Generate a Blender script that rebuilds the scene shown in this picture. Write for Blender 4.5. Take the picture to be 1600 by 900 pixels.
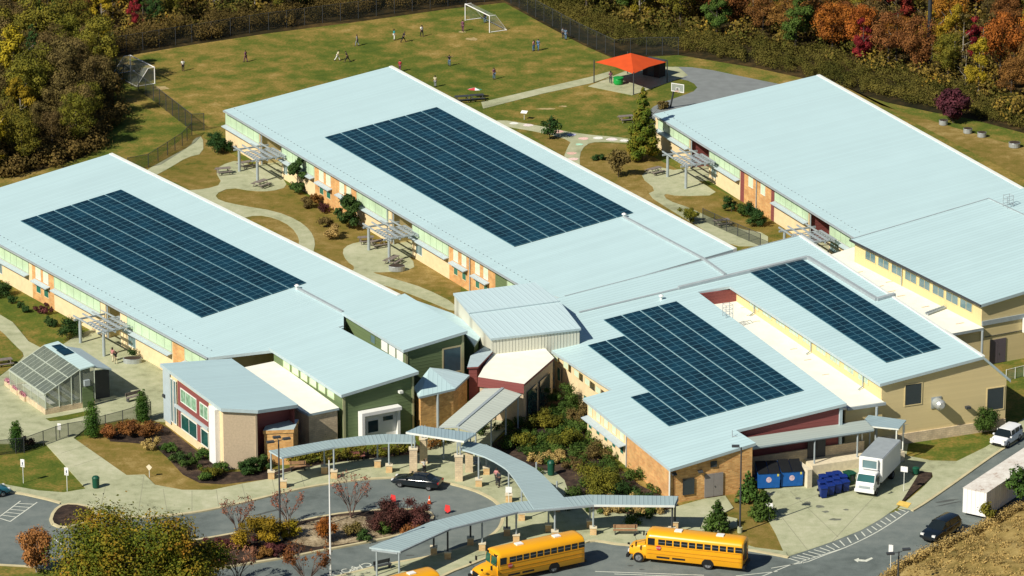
import bpy, bmesh, math, random
import numpy as np
from mathutils import Vector, Matrix
R = math.radians
for o in list(bpy.data.objects): bpy.data.objects.remove(o)
SC = bpy.context.scene
COL = SC.collection
# ------------------------------------------------------------------ camera
PITCH = R(18.3); FOC = 6950.0; CAMH = 154.5
cd = bpy.data.cameras.new('camera'); cam = bpy.data.objects.new('camera', cd); COL.objects.link(cam)
cam.location = (0, -CAMH/math.tan(PITCH), CAMH)
cam.rotation_euler = (math.pi/2 - PITCH, 0, 0)
cd.sensor_width = 36; cd.lens = FOC/1600*36; cd.clip_start = 1; cd.clip_end = 8000
SC.camera = cam
# ------------------------------------------------------------------ light
SUN_EL = R(40.5)
SUN_AZ = R(43.5+180)          # direction towards the sun, in the xy plane
sd = Vector((math.cos(SUN_AZ)*math.cos(SUN_EL), math.sin(SUN_AZ)*math.cos(SUN_EL), math.sin(SUN_EL)))
ld = bpy.data.lights.new('sun', 'SUN'); sun = bpy.data.objects.new('sun', ld); COL.objects.link(sun)
ld.energy = 4.9; ld.angle = R(0.5); ld.color = (1.0, 0.93, 0.80)
sun.rotation_euler = sd.to_track_quat('Z', 'Y').to_euler()
w = bpy.data.worlds.new('World'); SC.world = w; w.use_nodes = True
nt = w.node_tree; bg = nt.nodes['Background']
sky = nt.nodes.new('ShaderNodeTexSky'); sky.sky_type = 'NISHITA'; sky.sun_disc = False
sky.sun_elevation = SUN_EL; sky.sun_rotation = math.pi/2 - SUN_AZ
sky.air_density = 1.0; sky.dust_density = 0.6; sky.ozone_density = 3.5
nt.links.new(sky.outputs[0], bg.inputs[0]); bg.inputs[1].default_value = 0.05
SC.view_settings.view_transform = 'Standard'; SC.view_settings.look = 'None'
SC.view_settings.exposure = 0.25; SC.view_settings.gamma = 1.0; SC.view_settings.use_curve_mapping = False
# ------------------------------------------------------------------ geometry of the view
C0 = Vector(cam.location); FW = Vector((0, math.cos(PITCH), -math.sin(PITCH)))
UP = Vector((0, math.sin(PITCH), math.cos(PITCH))); RT = Vector((1, 0, 0))
def ray(px, py): return FW*FOC + RT*(px-800) + UP*(450-py)
def G(px, py, z=0.0):
    d = ray(px, py); return C0 + d*((z-C0.z)/d.z)
def yawof(a, b, z=0.0):
    A = G(*a, z); B = G(*b, z); return math.atan2(B.y-A.y, B.x-A.x)
# ------------------------------------------------------------------ materials
MATS = {}
def mat(name, col, rough=0.7, var=0.12, scale=2.0, bump=0.0, bscale=20.0, metal=0.0, spec=0.3, objrand=0.0, hue2=None, detail=4.0, coat=0.0):
    if name in MATS: return MATS[name]
    m = bpy.data.materials.new(name); m.use_nodes = True; MATS[name] = m
    t = m.node_tree; N = t.nodes; L = t.links; b = N['Principled BSDF']
    b.inputs['Roughness'].default_value = rough; b.inputs['Metallic'].default_value = metal
    b.inputs['Specular IOR Level'].default_value = spec
    if coat: b.inputs['Coat Weight'].default_value = coat; b.inputs['Coat Roughness'].default_value = 0.08
    tc = N.new('ShaderNodeTexCoord')
    ns = N.new('ShaderNodeTexNoise'); ns.inputs['Scale'].default_value = scale; ns.inputs['Detail'].default_value = detail
    L.new(tc.outputs['Object'], ns.inputs['Vector'])
    cr = N.new('ShaderNodeValToRGB'); cr.color_ramp.elements[0].position = 0.3; cr.color_ramp.elements[1].position = 0.7
    c2 = hue2 or col
    cr.color_ramp.elements[0].color = tuple(max(0, c*(1-var)) for c in col)+(1,)
    cr.color_ramp.elements[1].color = tuple(min(1, c*(1+var)) for c in c2)+(1,)
    L.new(ns.outputs['Fac'], cr.inputs['Fac'])
    out = cr.outputs['Color']
    if objrand:
        oi = N.new('ShaderNodeObjectInfo'); hs = N.new('ShaderNodeHueSaturation')
        mp = N.new('ShaderNodeMapRange'); mp.inputs['To Min'].default_value = 1-objrand; mp.inputs['To Max'].default_value = 1+objrand
        L.new(oi.outputs['Random'], mp.inputs['Value']); L.new(mp.outputs[0], hs.inputs['Value'])
        mh = N.new('ShaderNodeMath'); mh.operation = 'MULTIPLY'; mh.inputs[1].default_value = 7.31
        fr = N.new('ShaderNodeMath'); fr.operation = 'FRACT'; L.new(oi.outputs['Random'], mh.inputs[0]); L.new(mh.outputs[0], fr.inputs[0])
        mq = N.new('ShaderNodeMapRange'); mq.inputs['To Min'].default_value = 0.5-objrand*0.07; mq.inputs['To Max'].default_value = 0.5+objrand*0.07
        L.new(fr.outputs[0], mq.inputs['Value']); L.new(mq.outputs[0], hs.inputs['Hue'])
        L.new(out, hs.inputs['Color']); out = hs.outputs['Color']
    L.new(out, b.inputs['Base Color'])
    if bump:
        n2 = N.new('ShaderNodeTexNoise'); n2.inputs['Scale'].default_value = bscale; L.new(tc.outputs['Object'], n2.inputs['Vector'])
        bp = N.new('ShaderNodeBump'); bp.inputs['Strength'].default_value = bump; bp.inputs['Distance'].default_value = 0.05
        L.new(n2.outputs['Fac'], bp.inputs['Height']); L.new(bp.outputs[0], b.inputs['Normal'])
    return m
def ribbed(name, col, axis, pitch, amt=0.10, rough=0.45, metal=0.0, stain=0.06, bump=0.5):
    """panelled metal: seams every pitch metres along one object axis"""
    if name in MATS: return MATS[name]
    m = bpy.data.materials.new(name); m.use_nodes = True; MATS[name] = m
    t = m.node_tree; N = t.nodes; L = t.links; b = N['Principled BSDF']
    b.inputs['Roughness'].default_value = rough; b.inputs['Metallic'].default_value = metal
    tc = N.new('ShaderNodeTexCoord'); sp = N.new('ShaderNodeSeparateXYZ'); L.new(tc.outputs['Object'], sp.inputs[0])
    dv = N.new('ShaderNodeMath'); dv.operation = 'DIVIDE'; dv.inputs[1].default_value = pitch; L.new(sp.outputs[axis], dv.inputs[0])
    fr = N.new('ShaderNodeMath'); fr.operation = 'FRACT'; L.new(dv.outputs[0], fr.inputs[0])
    pp = N.new('ShaderNodeMath'); pp.operation = 'PINGPONG'; pp.inputs[1].default_value = 0.5; L.new(fr.outputs[0], pp.inputs[0])
    lt = N.new('ShaderNodeMapRange'); lt.inputs['From Min'].default_value = 0.0; lt.inputs['From Max'].default_value = 0.16
    lt.inputs['To Min'].default_value = 1; lt.inputs['To Max'].default_value = 0; L.new(pp.outputs[0], lt.inputs['Value'])
    ns = N.new('ShaderNodeTexNoise'); ns.inputs['Scale'].default_value = 0.22; ns.inputs['Detail'].default_value = 6; L.new(tc.outputs['Object'], ns.inputs['Vector'])
    fl = N.new('ShaderNodeMath'); fl.operation = 'FLOOR'; L.new(dv.outputs[0], fl.inputs[0])
    wn = N.new('ShaderNodeTexWhiteNoise'); wn.noise_dimensions = '1D'; L.new(fl.outputs[0], wn.inputs['W'])
    ad = N.new('ShaderNodeMath'); ad.operation = 'MULTIPLY_ADD'; ad.inputs[1].default_value = 0.5; L.new(wn.outputs['Value'], ad.inputs[0]); L.new(ns.outputs['Fac'], ad.inputs[2])
    mr = N.new('ShaderNodeMapRange'); mr.inputs['From Min'].default_value = 0.3; mr.inputs['From Max'].default_value = 1.1
    mr.inputs['To Min'].default_value = 1-stain; mr.inputs['To Max'].default_value = 1+stain; L.new(ad.outputs[0], mr.inputs['Value'])
    m2 = N.new('ShaderNodeMath'); m2.operation = 'MULTIPLY_ADD'; m2.inputs[1].default_value = -amt; L.new(lt.outputs[0], m2.inputs[0]); L.new(mr.outputs[0], m2.inputs[2])
    vm = N.new('ShaderNodeVectorMath'); vm.operation = 'SCALE'; vm.inputs[0].default_value = col; L.new(m2.outputs[0], vm.inputs['Scale'])
    L.new(vm.outputs[0], b.inputs['Base Color'])
    bp = N.new('ShaderNodeBump'); bp.inputs['Strength'].default_value = bump; bp.inputs['Distance'].default_value = 0.04
    L.new(lt.outputs[0], bp.inputs['Height']); L.new(bp.outputs[0], b.inputs['Normal'])
    return m
def brick(name, c1, c2, mortar, bw=0.6, bh=0.2):
    if name in MATS: return MATS[name]
    m = bpy.data.materials.new(name); m.use_nodes = True; MATS[name] = m
    t = m.node_tree; N = t.nodes; L = t.links; b = N['Principled BSDF']; b.inputs['Roughness'].default_value = 0.85
    tc = N.new('ShaderNodeTexCoord'); sp = N.new('ShaderNodeSeparateXYZ'); L.new(tc.outputs['Object'], sp.inputs[0])
    ad = N.new('ShaderNodeMath'); ad.operation = 'ADD'; L.new(sp.outputs[0], ad.inputs[0]); L.new(sp.outputs[1], ad.inputs[1])
    cb = N.new('ShaderNodeCombineXYZ'); L.new(ad.outputs[0], cb.inputs[0]); L.new(sp.outputs[2], cb.inputs[1])
    bt = N.new('ShaderNodeTexBrick'); bt.inputs['Scale'].default_value = 1
    bt.inputs['Brick Width'].default_value = bw; bt.inputs['Row Height'].default_value = bh; bt.inputs['Mortar Size'].default_value = 0.018
    bt.inputs['Color1'].default_value = c1+(1,); bt.inputs['Color2'].default_value = c2+(1,); bt.inputs['Mortar'].default_value = mortar+(1,)
    L.new(cb.outputs[0], bt.inputs['Vector'])
    ns = N.new('ShaderNodeTexNoise'); ns.inputs['Scale'].default_value = 1.2; ns.inputs['Detail'].default_value = 6; L.new(tc.outputs['Object'], ns.inputs['Vector'])
    mr = N.new('ShaderNodeMapRange'); mr.inputs['From Min'].default_value = 0.3; mr.inputs['From Max'].default_value = 0.7; mr.inputs['To Min'].default_value = 0.8; mr.inputs['To Max'].default_value = 1.15
    L.new(ns.outputs['Fac'], mr.inputs['Value'])
    vm = N.new('ShaderNodeVectorMath'); vm.operation = 'SCALE'; L.new(bt.outputs['Color'], vm.inputs[0]); L.new(mr.outputs[0], vm.inputs['Scale'])
    L.new(vm.outputs[0], b.inputs['Base Color'])
    return m
def glass(name, col, rough=0.08, var=0.2):
    m = mat(name, col, rough, var, 0.6, spec=0.6); return m
def see_through(name, col, alpha, rough=0.3):
    """fine mesh or clear sheet: part of the light goes straight through"""
    if name in MATS: return MATS[name]
    m = mat(name, col, rough, 0.1, 1.0); b = m.node_tree.nodes['Principled BSDF']; b.inputs['Alpha'].default_value = alpha
    return m
def ground_mat(name, stops, s1=0.05, s2=0.9, s3=9.0, rough=0.95, mixamt=0.55, bump=0.3):
    """large patches broken up by mid and fine noise, coloured through a ramp"""
    m = bpy.data.materials.new(name); m.use_nodes = True; MATS[name] = m
    t = m.node_tree; N = t.nodes; L = t.links; b = N['Principled BSDF']; b.inputs['Roughness'].default_value = rough; b.inputs['Specular IOR Level'].default_value = 0.1
    tc = N.new('ShaderNodeTexCoord'); outs = []
    for s, d in ((s1, 5), (s2, 6), (s3, 4)):
        n = N.new('ShaderNodeTexNoise'); n.inputs['Scale'].default_value = s; n.inputs['Detail'].default_value = d; n.inputs['Roughness'].default_value = 0.62
        L.new(tc.outputs['Object'], n.inputs['Vector']); outs.append(n.outputs['Fac'])
    a = N.new('ShaderNodeMath'); a.operation = 'MULTIPLY_ADD'; a.inputs[1].default_value = mixamt; L.new(outs[1], a.inputs[0]); L.new(outs[0], a.inputs[2])
    a2 = N.new('ShaderNodeMath'); a2.operation = 'MULTIPLY_ADD'; a2.inputs[1].default_value = mixamt*0.6; L.new(outs[2], a2.inputs[0]); L.new(a.outputs[0], a2.inputs[2])
    lo = 0.5*(1+mixamt*1.6)-0.26; hi = 0.5*(1+mixamt*1.6)+0.26
    mr = N.new('ShaderNodeMapRange'); mr.inputs['From Min'].default_value = lo; mr.inputs['From Max'].default_value = hi; L.new(a2.outputs[0], mr.inputs['Value'])
    cr = N.new('ShaderNodeValToRGB'); L.new(mr.outputs[0], cr.inputs['Fac'])
    e = cr.color_ramp.elements
    e[0].position = stops[0][0]; e[0].color = stops[0][1]+(1,); e[1].position = stops[-1][0]; e[1].color = stops[-1][1]+(1,)
    for p, c in stops[1:-1]:
        k = e.new(p); k.color = c+(1,)
    L.new(cr.outputs[0], b.inputs['Base Color'])
    if bump:
        bp = N.new('ShaderNodeBump'); bp.inputs['Strength'].default_value = bump; bp.inputs['Distance'].default_value = 0.1
        L.new(outs[2], bp.inputs['Height']); L.new(bp.outputs[0], b.inputs['Normal'])
    return m

ROOF = ribbed('standing_seam_roof', (0.47, 0.64, 0.665), 0, 0.45, 0.10, 0.42, 0, 0.04, 0.3)
ROOFN = ribbed('near_seam_roof', (0.465, 0.635, 0.66), 0, 0.66, 0.14, 0.42, 0, 0.045, 0.45)
ROOF2 = ribbed('broad_pan_roof', (0.50, 0.66, 0.66), 0, 0.6, 0.09, 0.42, 0, 0.05, 0.6)
ROOFY = ribbed('silver_seam_roof', (0.54, 0.69, 0.72), 1, 0.55, 0.08, 0.4, 0, 0.03, 0.35)
CANOPY = ribbed('canopy_deck', (0.27, 0.37, 0.41), 0, 0.35, 0.16, 0.5, 0, 0.06, 0.6)
FASCIA = mat('fascia_metal', (0.42, 0.52, 0.55), 0.5, 0.06)
TRIM = mat('pale_trim', (0.72, 0.75, 0.70), 0.5, 0.06)
CREAM = mat('cream_wall', (0.74, 0.59, 0.36), 0.85, 0.07, 1.5)
TAN = ribbed('tan_siding', (0.66, 0.54, 0.28), 2, 0.3, 0.02, 0.8, 0, 0.04, 0.08)
SIDING_Y = ribbed('yellow_siding', (0.66, 0.54, 0.27), 0, 0.5, 0.05, 0.8, 0, 0.04, 0.3)
GREEN = ribbed('green_siding', (0.12, 0.175, 0.075), 2, 0.35, 0.08, 0.8, 0, 0.06, 0.3)
RED = ribbed('oxblood_siding', (0.22, 0.06, 0.055), 2, 0.35, 0.08, 0.8, 0, 0.06, 0.3)
STUCCO = mat('tan_stucco', (0.50, 0.40, 0.28), 0.9, 0.09, 6.0, 0.3, 12)
BRICK = brick('orange_brick', (0.58, 0.27, 0.09), (0.66, 0.38, 0.14), (0.52, 0.38, 0.2))
BRICKD = brick('speckled_brick', (0.56, 0.27, 0.08), (0.80, 0.47, 0.17), (0.60, 0.40, 0.18), 0.45, 0.16)
BLOCK = brick('tan_block', (0.58, 0.46, 0.30), (0.68, 0.55, 0.36), (0.48, 0.4, 0.28), 0.4, 0.2)
STONE = mat('pale_stone', (0.66, 0.58, 0.42), 0.85, 0.1, 3)
WHITE = mat('white_membrane', (0.86, 0.85, 0.74), 0.8, 0.05, 0.9)
WPAINT = mat('white_paint', (0.80, 0.80, 0.78), 0.45, 0.04)
GREENGL = glass('pale_green_glazing', (0.50, 0.66, 0.45), 0.3, 0.12); MULL = mat('sage_mullion', (0.36, 0.45, 0.34), .6, .05)
DARKGL = glass('dark_glass', (0.02, 0.05, 0.06), 0.08)
TEALGL = glass('teal_glass', (0.03, 0.16, 0.12), 0.15)
BLUEGL = glass('blue_grey_glass', (0.12, 0.20, 0.22), 0.1)
LOUVRE = ribbed('dark_louvre', (0.035, 0.05, 0.055), 2, 0.12, 0.3, 0.6)
GREYM = mat('grey_steel', (0.33, 0.38, 0.40), 0.5, 0.08)
DGREY = mat('dark_steel', (0.05, 0.055, 0.06), 0.5, 0.1)
SHADE = ribbed('sunshade_deck', (0.44, 0.52, 0.56), 0, 0.3, 0.15, 0.5)
CONC = ground_mat('concrete', [(0, (0.25, 0.26, 0.16)), (0.4, (0.37, 0.39, 0.245)), (0.7, (0.43, 0.44, 0.29)), (1, (0.50, 0.50, 0.35))], 0.12, 0.9, 9, 0.9, 0.75, 0.1)
KERB = mat('kerb_concrete', (0.52, 0.46, 0.28), 0.9, 0.12, 1.2)
ASPH = ground_mat('asphalt', [(0, (0.10, 0.12, 0.115)), (0.45, (0.145, 0.172, 0.165)), (1, (0.20, 0.225, 0.21))], 0.09, 0.7, 9, 0.9, 0.7, 0.1)
GRASS = ground_mat('autumn_lawn', [(0, (0.045, 0.085, 0.012)), (0.40, (0.105, 0.13, 0.02)), (0.6, (0.185, 0.155, 0.034)), (0.8, (0.27, 0.19, 0.05)), (1, (0.36, 0.27, 0.10))], 0.035, 0.35, 3.5, 0.97, 0.85, 0.4)
DRYLAWN = ground_mat('dry_lawn', [(0, (0.07, 0.095, 0.014)), (0.3, (0.155, 0.13, 0.026)), (0.6, (0.225, 0.16, 0.045)), (1, (0.35, 0.26, 0.10))], 0.09, 0.7, 5.0, 0.97, 0.7, 0.4)
MULCH = ground_mat('bark_mulch', [(0, (0.02, 0.017, 0.015)), (0.5, (0.05, 0.035, 0.028)), (1, (0.11, 0.075, 0.05))], 0.2, 1.6, 12, 0.97, 0.7, 0.5)
LITTER = ground_mat('leaf_litter', [(0, (0.012, 0.014, 0.006)), (0.5, (0.04, 0.03, 0.012)), (1, (0.12, 0.075, 0.025))], 0.05, 0.8, 8, 0.97, 0.8, 0.5)
ROCKS = ground_mat('river_stone', [(0, (0.10, 0.08, 0.05)), (0.5, (0.27, 0.21, 0.13)), (1, (0.50, 0.42, 0.28))], 0.3, 3.0, 6, 0.95, 0.9, 0.6)
LINE = mat('road_paint', (0.62, 0.64, 0.55), 0.8, 0.15, 4)
# ------------------------------------------------------------------ mesh tools
class MB:
    def __init__(s): s.v = []; s.f = []; s.m = []
    def add(s, vs, fs, m=0):
        b = len(s.v); s.v += [tuple(v) for v in vs]; s.f += [tuple(b+i for i in f) for f in fs]; s.m += [m]*len(fs); return s
    def box(s, x0, x1, y0, y1, z0, z1, m=0):
        vs = [(x0,y0,z0),(x1,y0,z0),(x1,y1,z0),(x0,y1,z0),(x0,y0,z1),(x1,y0,z1),(x1,y1,z1),(x0,y1,z1)]
        return s.add(vs, [(0,3,2,1),(4,5,6,7),(0,1,5,4),(1,2,6,5),(2,3,7,6),(3,0,4,7)], m)
    def slab(s, top, th, m=0, mside=None):
        """polygon of 3-D points given a thickness downwards"""
        n = len(top); a = sum((top[i][0]*top[(i+1)%n][1]-top[(i+1)%n][0]*top[i][1]) for i in range(n))
        if a < 0: top = top[::-1]
        vs = [tuple(p) for p in top]+[(p[0], p[1], p[2]-th) for p in top]
        s.add(vs, [tuple(range(n)), tuple(range(2*n-1, n-1, -1))], m)
        b = len(s.v)-2*n
        for i in range(n):
            j = (i+1)%n; s.f.append((b+i, b+n+i, b+n+j, b+j)); s.m.append(m if mside is None else mside)
        return s
    def walls(s, poly, z0, zt, m=0, skip=()):
        """upright walls round a polygon; zt(u,v) gives their top"""
        n = len(poly); a = sum((poly[i][0]*poly[(i+1)%n][1]-poly[(i+1)%n][0]*poly[i][1]) for i in range(n))
        for i in range(n):
            if i in skip: continue
            p, q = poly[i], poly[(i+1)%n]
            vs = [(p[0],p[1],z0),(q[0],q[1],z0),(q[0],q[1],zt(*q)),(p[0],p[1],zt(*p))]
            s.add(vs, [(0,1,2,3) if a > 0 else (3,2,1,0)], m)
        return s
    def tube(s, p0, p1, r, n=8, m=0, r1=None, cap=True):
        p0 = Vector(p0); p1 = Vector(p1); d = (p1-p0)
        if d.length < 1e-6: return s
        d.normalize(); a = d.orthogonal().normalized(); b = d.cross(a); r1 = r if r1 is None else r1
        vs = [p0+(a*math.cos(2*math.pi*i/n)+b*math.sin(2*math.pi*i/n))*r for i in range(n)]
        vs += [p1+(a*math.cos(2*math.pi*i/n)+b*math.sin(2*math.pi*i/n))*r1 for i in range(n)]
        fs = [(i, (i+1)%n, n+(i+1)%n, n+i) for i in range(n)]
        if cap: fs += [tuple(range(n-1, -1, -1)), tuple(range(n, 2*n))]
        return s.add(vs, fs, m)
    def beam(s, p0, p1, w, h, m=0):
        """rectangular bar from p0 to p1, w wide, h high, hanging below the line"""
        p0 = Vector(p0); p1 = Vector(p1); d = p1-p0; sd_ = Vector((-d.y, d.x, 0)).normalized()*(w/2)
        dz = Vector((0, 0, -h))
        vs = [p0-sd_, p0+sd_, p1+sd_, p1-sd_]; vs += [v+dz for v in vs]
        return s.add(vs, [(0,3,2,1),(4,5,6,7),(0,1,5,4),(1,2,6,5),(2,3,7,6),(3,0,4,7)], m)
    def quad(s, a, b, c, d, m=0): return s.add([a, b, c, d], [(0,1,2,3)], m)
    def lathe(s, prof, c=(0,0,0), n=16, m=0):
        vs = []; fs = []
        for r, z in prof: vs += [(c[0]+r*math.cos(2*math.pi*i/n), c[1]+r*math.sin(2*math.pi*i/n), c[2]+z) for i in range(n)]
        for k in range(len(prof)-1):
            for i in range(n): fs.append((k*n+i, k*n+(i+1)%n, (k+1)*n+(i+1)%n, (k+1)*n+i))
        fs.append(tuple(range(n-1, -1, -1))); fs.append(tuple(range((len(prof)-1)*n, len(prof)*n)))
        return s.add(vs, fs, m)
    def build(s, name, mats, parent=None, smooth=False, bevel=0):
        me = bpy.data.meshes.new(name); me.from_pydata(s.v, [], s.f)
        if not isinstance(mats, (list, tuple)): mats = [mats]
        for x in mats: me.materials.append(x)
        me.polygons.foreach_set('material_index', s.m)
        if smooth: me.polygons.foreach_set('use_smooth', [True]*len(s.f))
        if bevel:
            bm = bmesh.new(); bm.from_mesh(me); bmesh.ops.remove_doubles(bm, verts=bm.verts, dist=0.0005)
            bmesh.ops.recalc_face_normals(bm, faces=bm.faces)
            bmesh.ops.bevel(bm, geom=[e for e in bm.edges if e.calc_face_angle(0) > 0.6], offset=bevel, segments=2, affect='EDGES', clamp_overlap=True)
            bm.to_mesh(me); bm.free()
        me.update(); o = bpy.data.objects.new(name, me); COL.objects.link(o)
        if parent: o.parent = parent
        return o
def thing(name, label, cat, loc=(0,0,0), rotz=0.0, group=None):
    o = bpy.data.objects.new(name, None); COL.objects.link(o); o.empty_display_size = 0.3
    o.location = loc; o.rotation_euler = (0, 0, rotz); o['label'] = label; o['category'] = cat
    if group: o['group'] = group
    return o
def tag(o, label, cat, group=None, kind=None):
    o['label'] = label; o['category'] = cat
    if group: o['group'] = group
    if kind: o['kind'] = kind
    return o
def struct(o, kind='structure'): o['kind'] = kind; return o
KIDS = {}
def dup(root, loc, rotz=None, label=None, group=None, scale=None):
    r = root.copy(); COL.objects.link(r); r.location = loc
    if rotz is not None: r.rotation_euler = (0, 0, rotz)
    if label: r['label'] = label
    if group: r['group'] = group
    if scale: r.scale = scale if isinstance(scale, (tuple, list)) else (scale,)*3
    def rec(a, b):
        for ch in a.children:
            c = ch.copy(); COL.objects.link(c); c.parent = b; rec(ch, c)
    rec(root, r)
    return r
def smooth_poly(pts, it=2):
    for _ in range(it):
        q = []
        for i in range(len(pts)):
            a, b = pts[i], pts[(i+1)%len(pts)]
            q += [(a[0]*.75+b[0]*.25, a[1]*.75+b[1]*.25), (a[0]*.25+b[0]*.75, a[1]*.25+b[1]*.75)]
        pts = q
    return pts
def sheet(name, pts, m, z, th=None, smooth=0, kind='structure', base=0):
    """ground sheet from a polygon of picture points laid on height z"""
    if smooth: pts = smooth_poly(pts, smooth)
    top = [G(p[0], p[1], base) for p in pts]; top = [(p.x, p.y, z) for p in top]
    b = MB()
    if th: b.slab(top, th)
    else:
        a = sum((top[i][0]*top[(i+1)%len(top)][1]-top[(i+1)%len(top)][0]*top[i][1]) for i in range(len(top)))
        if a < 0: top = top[::-1]
        b.add(top, [tuple(range(len(top)))])
    o = b.build(name, m); struct(o, kind); return o
def strip(name, pts, wdt, m, z0, z1, closed=False, parent=None):
    """kerb or painted line following picture points on the ground"""
    P = [G(p[0], p[1], 0) for p in pts]; n = len(P); L = []; Rr = []
    for i in range(n):
        a = P[(i-1)%n] if (closed or i > 0) else P[i]; c = P[(i+1)%n] if (closed or i < n-1) else P[i]
        t = (c-a); t.z = 0; t.normalize(); nn = Vector((-t.y, t.x, 0))*wdt/2
        L.append(P[i]+nn); Rr.append(P[i]-nn)
    b = MB()
    for i in range(n if closed else n-1):
        j = (i+1)%n; q = [L[i], Rr[i], Rr[j], L[j]]
        b.slab([(v.x, v.y, z1) for v in q], z1-z0)
    return b.build(name, m, parent)
def crv(pts, sub=6):
    """smooth open curve through picture points"""
    out = []; n = len(pts)
    for i in range(n-1):
        p0 = pts[max(i-1,0)]; p1 = pts[i]; p2 = pts[i+1]; p3 = pts[min(i+2,n-1)]
        for k in range(sub):
            t = k/sub
            out.append(tuple(0.5*((2*p1[a])+(-p0[a]+p2[a])*t+(2*p0[a]-5*p1[a]+4*p2[a]-p3[a])*t*t+(-p0[a]+3*p1[a]-3*p2[a]+p3[a])*t**3) for a in (0,1)))
    out.append(pts[-1]); return out
class Frame:
    """a building's own axes: x along its long side towards the viewer, y across, roof plane rising with y"""
    def __init__(s, px, py, z0, yaw, slope=0.115):
        s.O = G(px, py, z0); s.z0 = z0; s.yaw = R(yaw); s.sl = slope
        s.U = Vector((math.cos(s.yaw), math.sin(s.yaw), 0)); s.V = Vector((-s.U.y, s.U.x, 0))
        s.base = Vector((s.O.x, s.O.y, 0))
    def loc(s, p): d = p-s.base; return (d.dot(s.U), d.dot(s.V))
    def uv(s, px, py):
        d = ray(px, py); t = -(C0.z-s.z0-s.sl*((C0-s.O).dot(s.V)))/(d.z-s.sl*d.dot(s.V)); return s.loc(C0+d*t)
    def flat(s, px, py, z=0.0): return s.loc(G(px, py, z))
    def zr(s, u, v): return s.z0+s.sl*v
    def onroof(s, pts, dz=0.0):
        r = [s.uv(*p) for p in pts]; return [(u, v, s.zr(u, v)+dz) for u, v in r]
    def uwall(s, px, vwall):
        """u of the wall y=vwall where picture column px crosses it (at mid height)"""
        lo, hi = -200.0, 200.0
        for _ in range(50):
            m_ = (lo+hi)/2; p = s.base+s.U*m_+s.V*vwall; p.z = s.z0*0.7
            d = p-C0; k = d.dot(FW); x = 800+FOC*d.dot(RT)/k
            if x < px: lo = m_
            else: hi = m_
        return (lo+hi)/2
    def thing(s, name, label, cat): return thing(name, label, cat, s.base, s.yaw)
# ------------------------------------------------------------------ ground, roads, paths
b = MB(); b.add([(-3000,-3000,0),(3000,-3000,0),(3000,4000,0),(-3000,4000,0)], [(0,1,2,3)]); struct(b.build('ground', GRASS))
sheet('forest_floor_left', [(-400,330),(60,268),(130,246),(165,222),(180,170),(172,92),(300,70),(420,52),(560,34),(700,14),(788,4),(788,-700),(-400,-700)], LITTER, 0.004)
sheet('forest_floor_right', [(788,4),(850,38),(910,70),(960,92),(1060,86),(1180,106),(1290,130),(1385,160),(1460,176),(1517,186),(1600,208),(1700,240),(2100,380),(2100,-700),(788,-700)], LITTER, 0.004)
sheet('leafy_bank', [(60,268),(130,246),(165,222),(185,170),(215,140),(245,165),(300,195),(285,215),(230,245),(180,255),(100,262)], GRASS, 0.006)
# courtyard lawns: drier turf
sheet('courtyard_lawn_west', [(225,262),(300,205),(352,235),(720,440),(720,490),(600,480),(430,360)], DRYLAWN, 0.008)
sheet('courtyard_lawn_east', [(800,190),(905,262),(1150,385),(1230,370),(1220,345),(1010,240),(985,226),(925,222),(880,205)], DRYLAWN, 0.008)
sheet('front_lawn', [(118,688),(250,665),(300,700),(345,740),(430,738),(420,752),(378,756),(332,767),(285,766),(242,758),(228,742),(200,744)], DRYLAWN, 0.008, smooth=0)
sheet('roadside_lawn', [(1128,778),(1182,745),(1196,770),(1186,800),(1228,862),(1180,858),(1140,810)], DRYLAWN, 0.008)
sheet('meadow_edge', [(1290,120),(1640,300),(1640,240),(1560,220),(1400,172),(1300,140)], DRYLAWN, 0.008)
# asphalt base, everything else on it is raised
asph = [(-200,757),(0,757),(60,770),(240,800),(560,742),(700,745),(800,800),(1000,842),(1180,856),(1228,864),(1345,815),(1425,792),(1555,704),(1640,650),(1900,560),(2300,640),(2100,1150),(-200,1150)]
sheet('asphalt_road', asph, ASPH, 0.012)
# plaza and pavements: one raised slab with the loop cut out of its outline
plaza = ([(-200,745),(0,757),(60,768),(100,771),(135,765),(70,693),(0,694),(-60,700),(-60,480),(0,493),(20,505),(45,535),(68,547),(92,544),(122,524),(165,508),(262,588),(262,660),(245,659),(200,655),(138,668),(115,686),(198,744),(226,743),(242,759),(285,767),(332,767),(380,757),(420,750),(424,736),(500,728),(560,718),(640,712),(668,706),(668,690),(760,618),(850,575),(872,600),(815,645),(762,700),(800,715),(838,735),(868,738),(882,752),(891,776),(905,793),(1005,806),(1050,795),(1100,781),(1133,776),(1146,795),(1125,806),(1152,812),(1152,824),(1110,836),(1180,857),(1227,863)]
 + [(1232,872),(1180,862),(1100,852),(985,853),(930,846),(905,850),(850,853),(800,862),(760,873),(728,886),(700,897),(672,915),(640,960),(400,960),(480,920),(520,904),(600,884),(660,873),(700,864),(748,848),(775,832),(785,815),(784,798),(772,783),(745,769),(712,759),(680,752),(640,748),(600,748),(560,751),(500,759),(450,769),(420,776),(380,786),(330,797),(285,804),(240,808),(200,808),(155,805),(95,787),(60,778),(30,772),(0,769),(-200,760)])
sheet('pavement', plaza, CONC, 0.12, 0.3)
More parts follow.
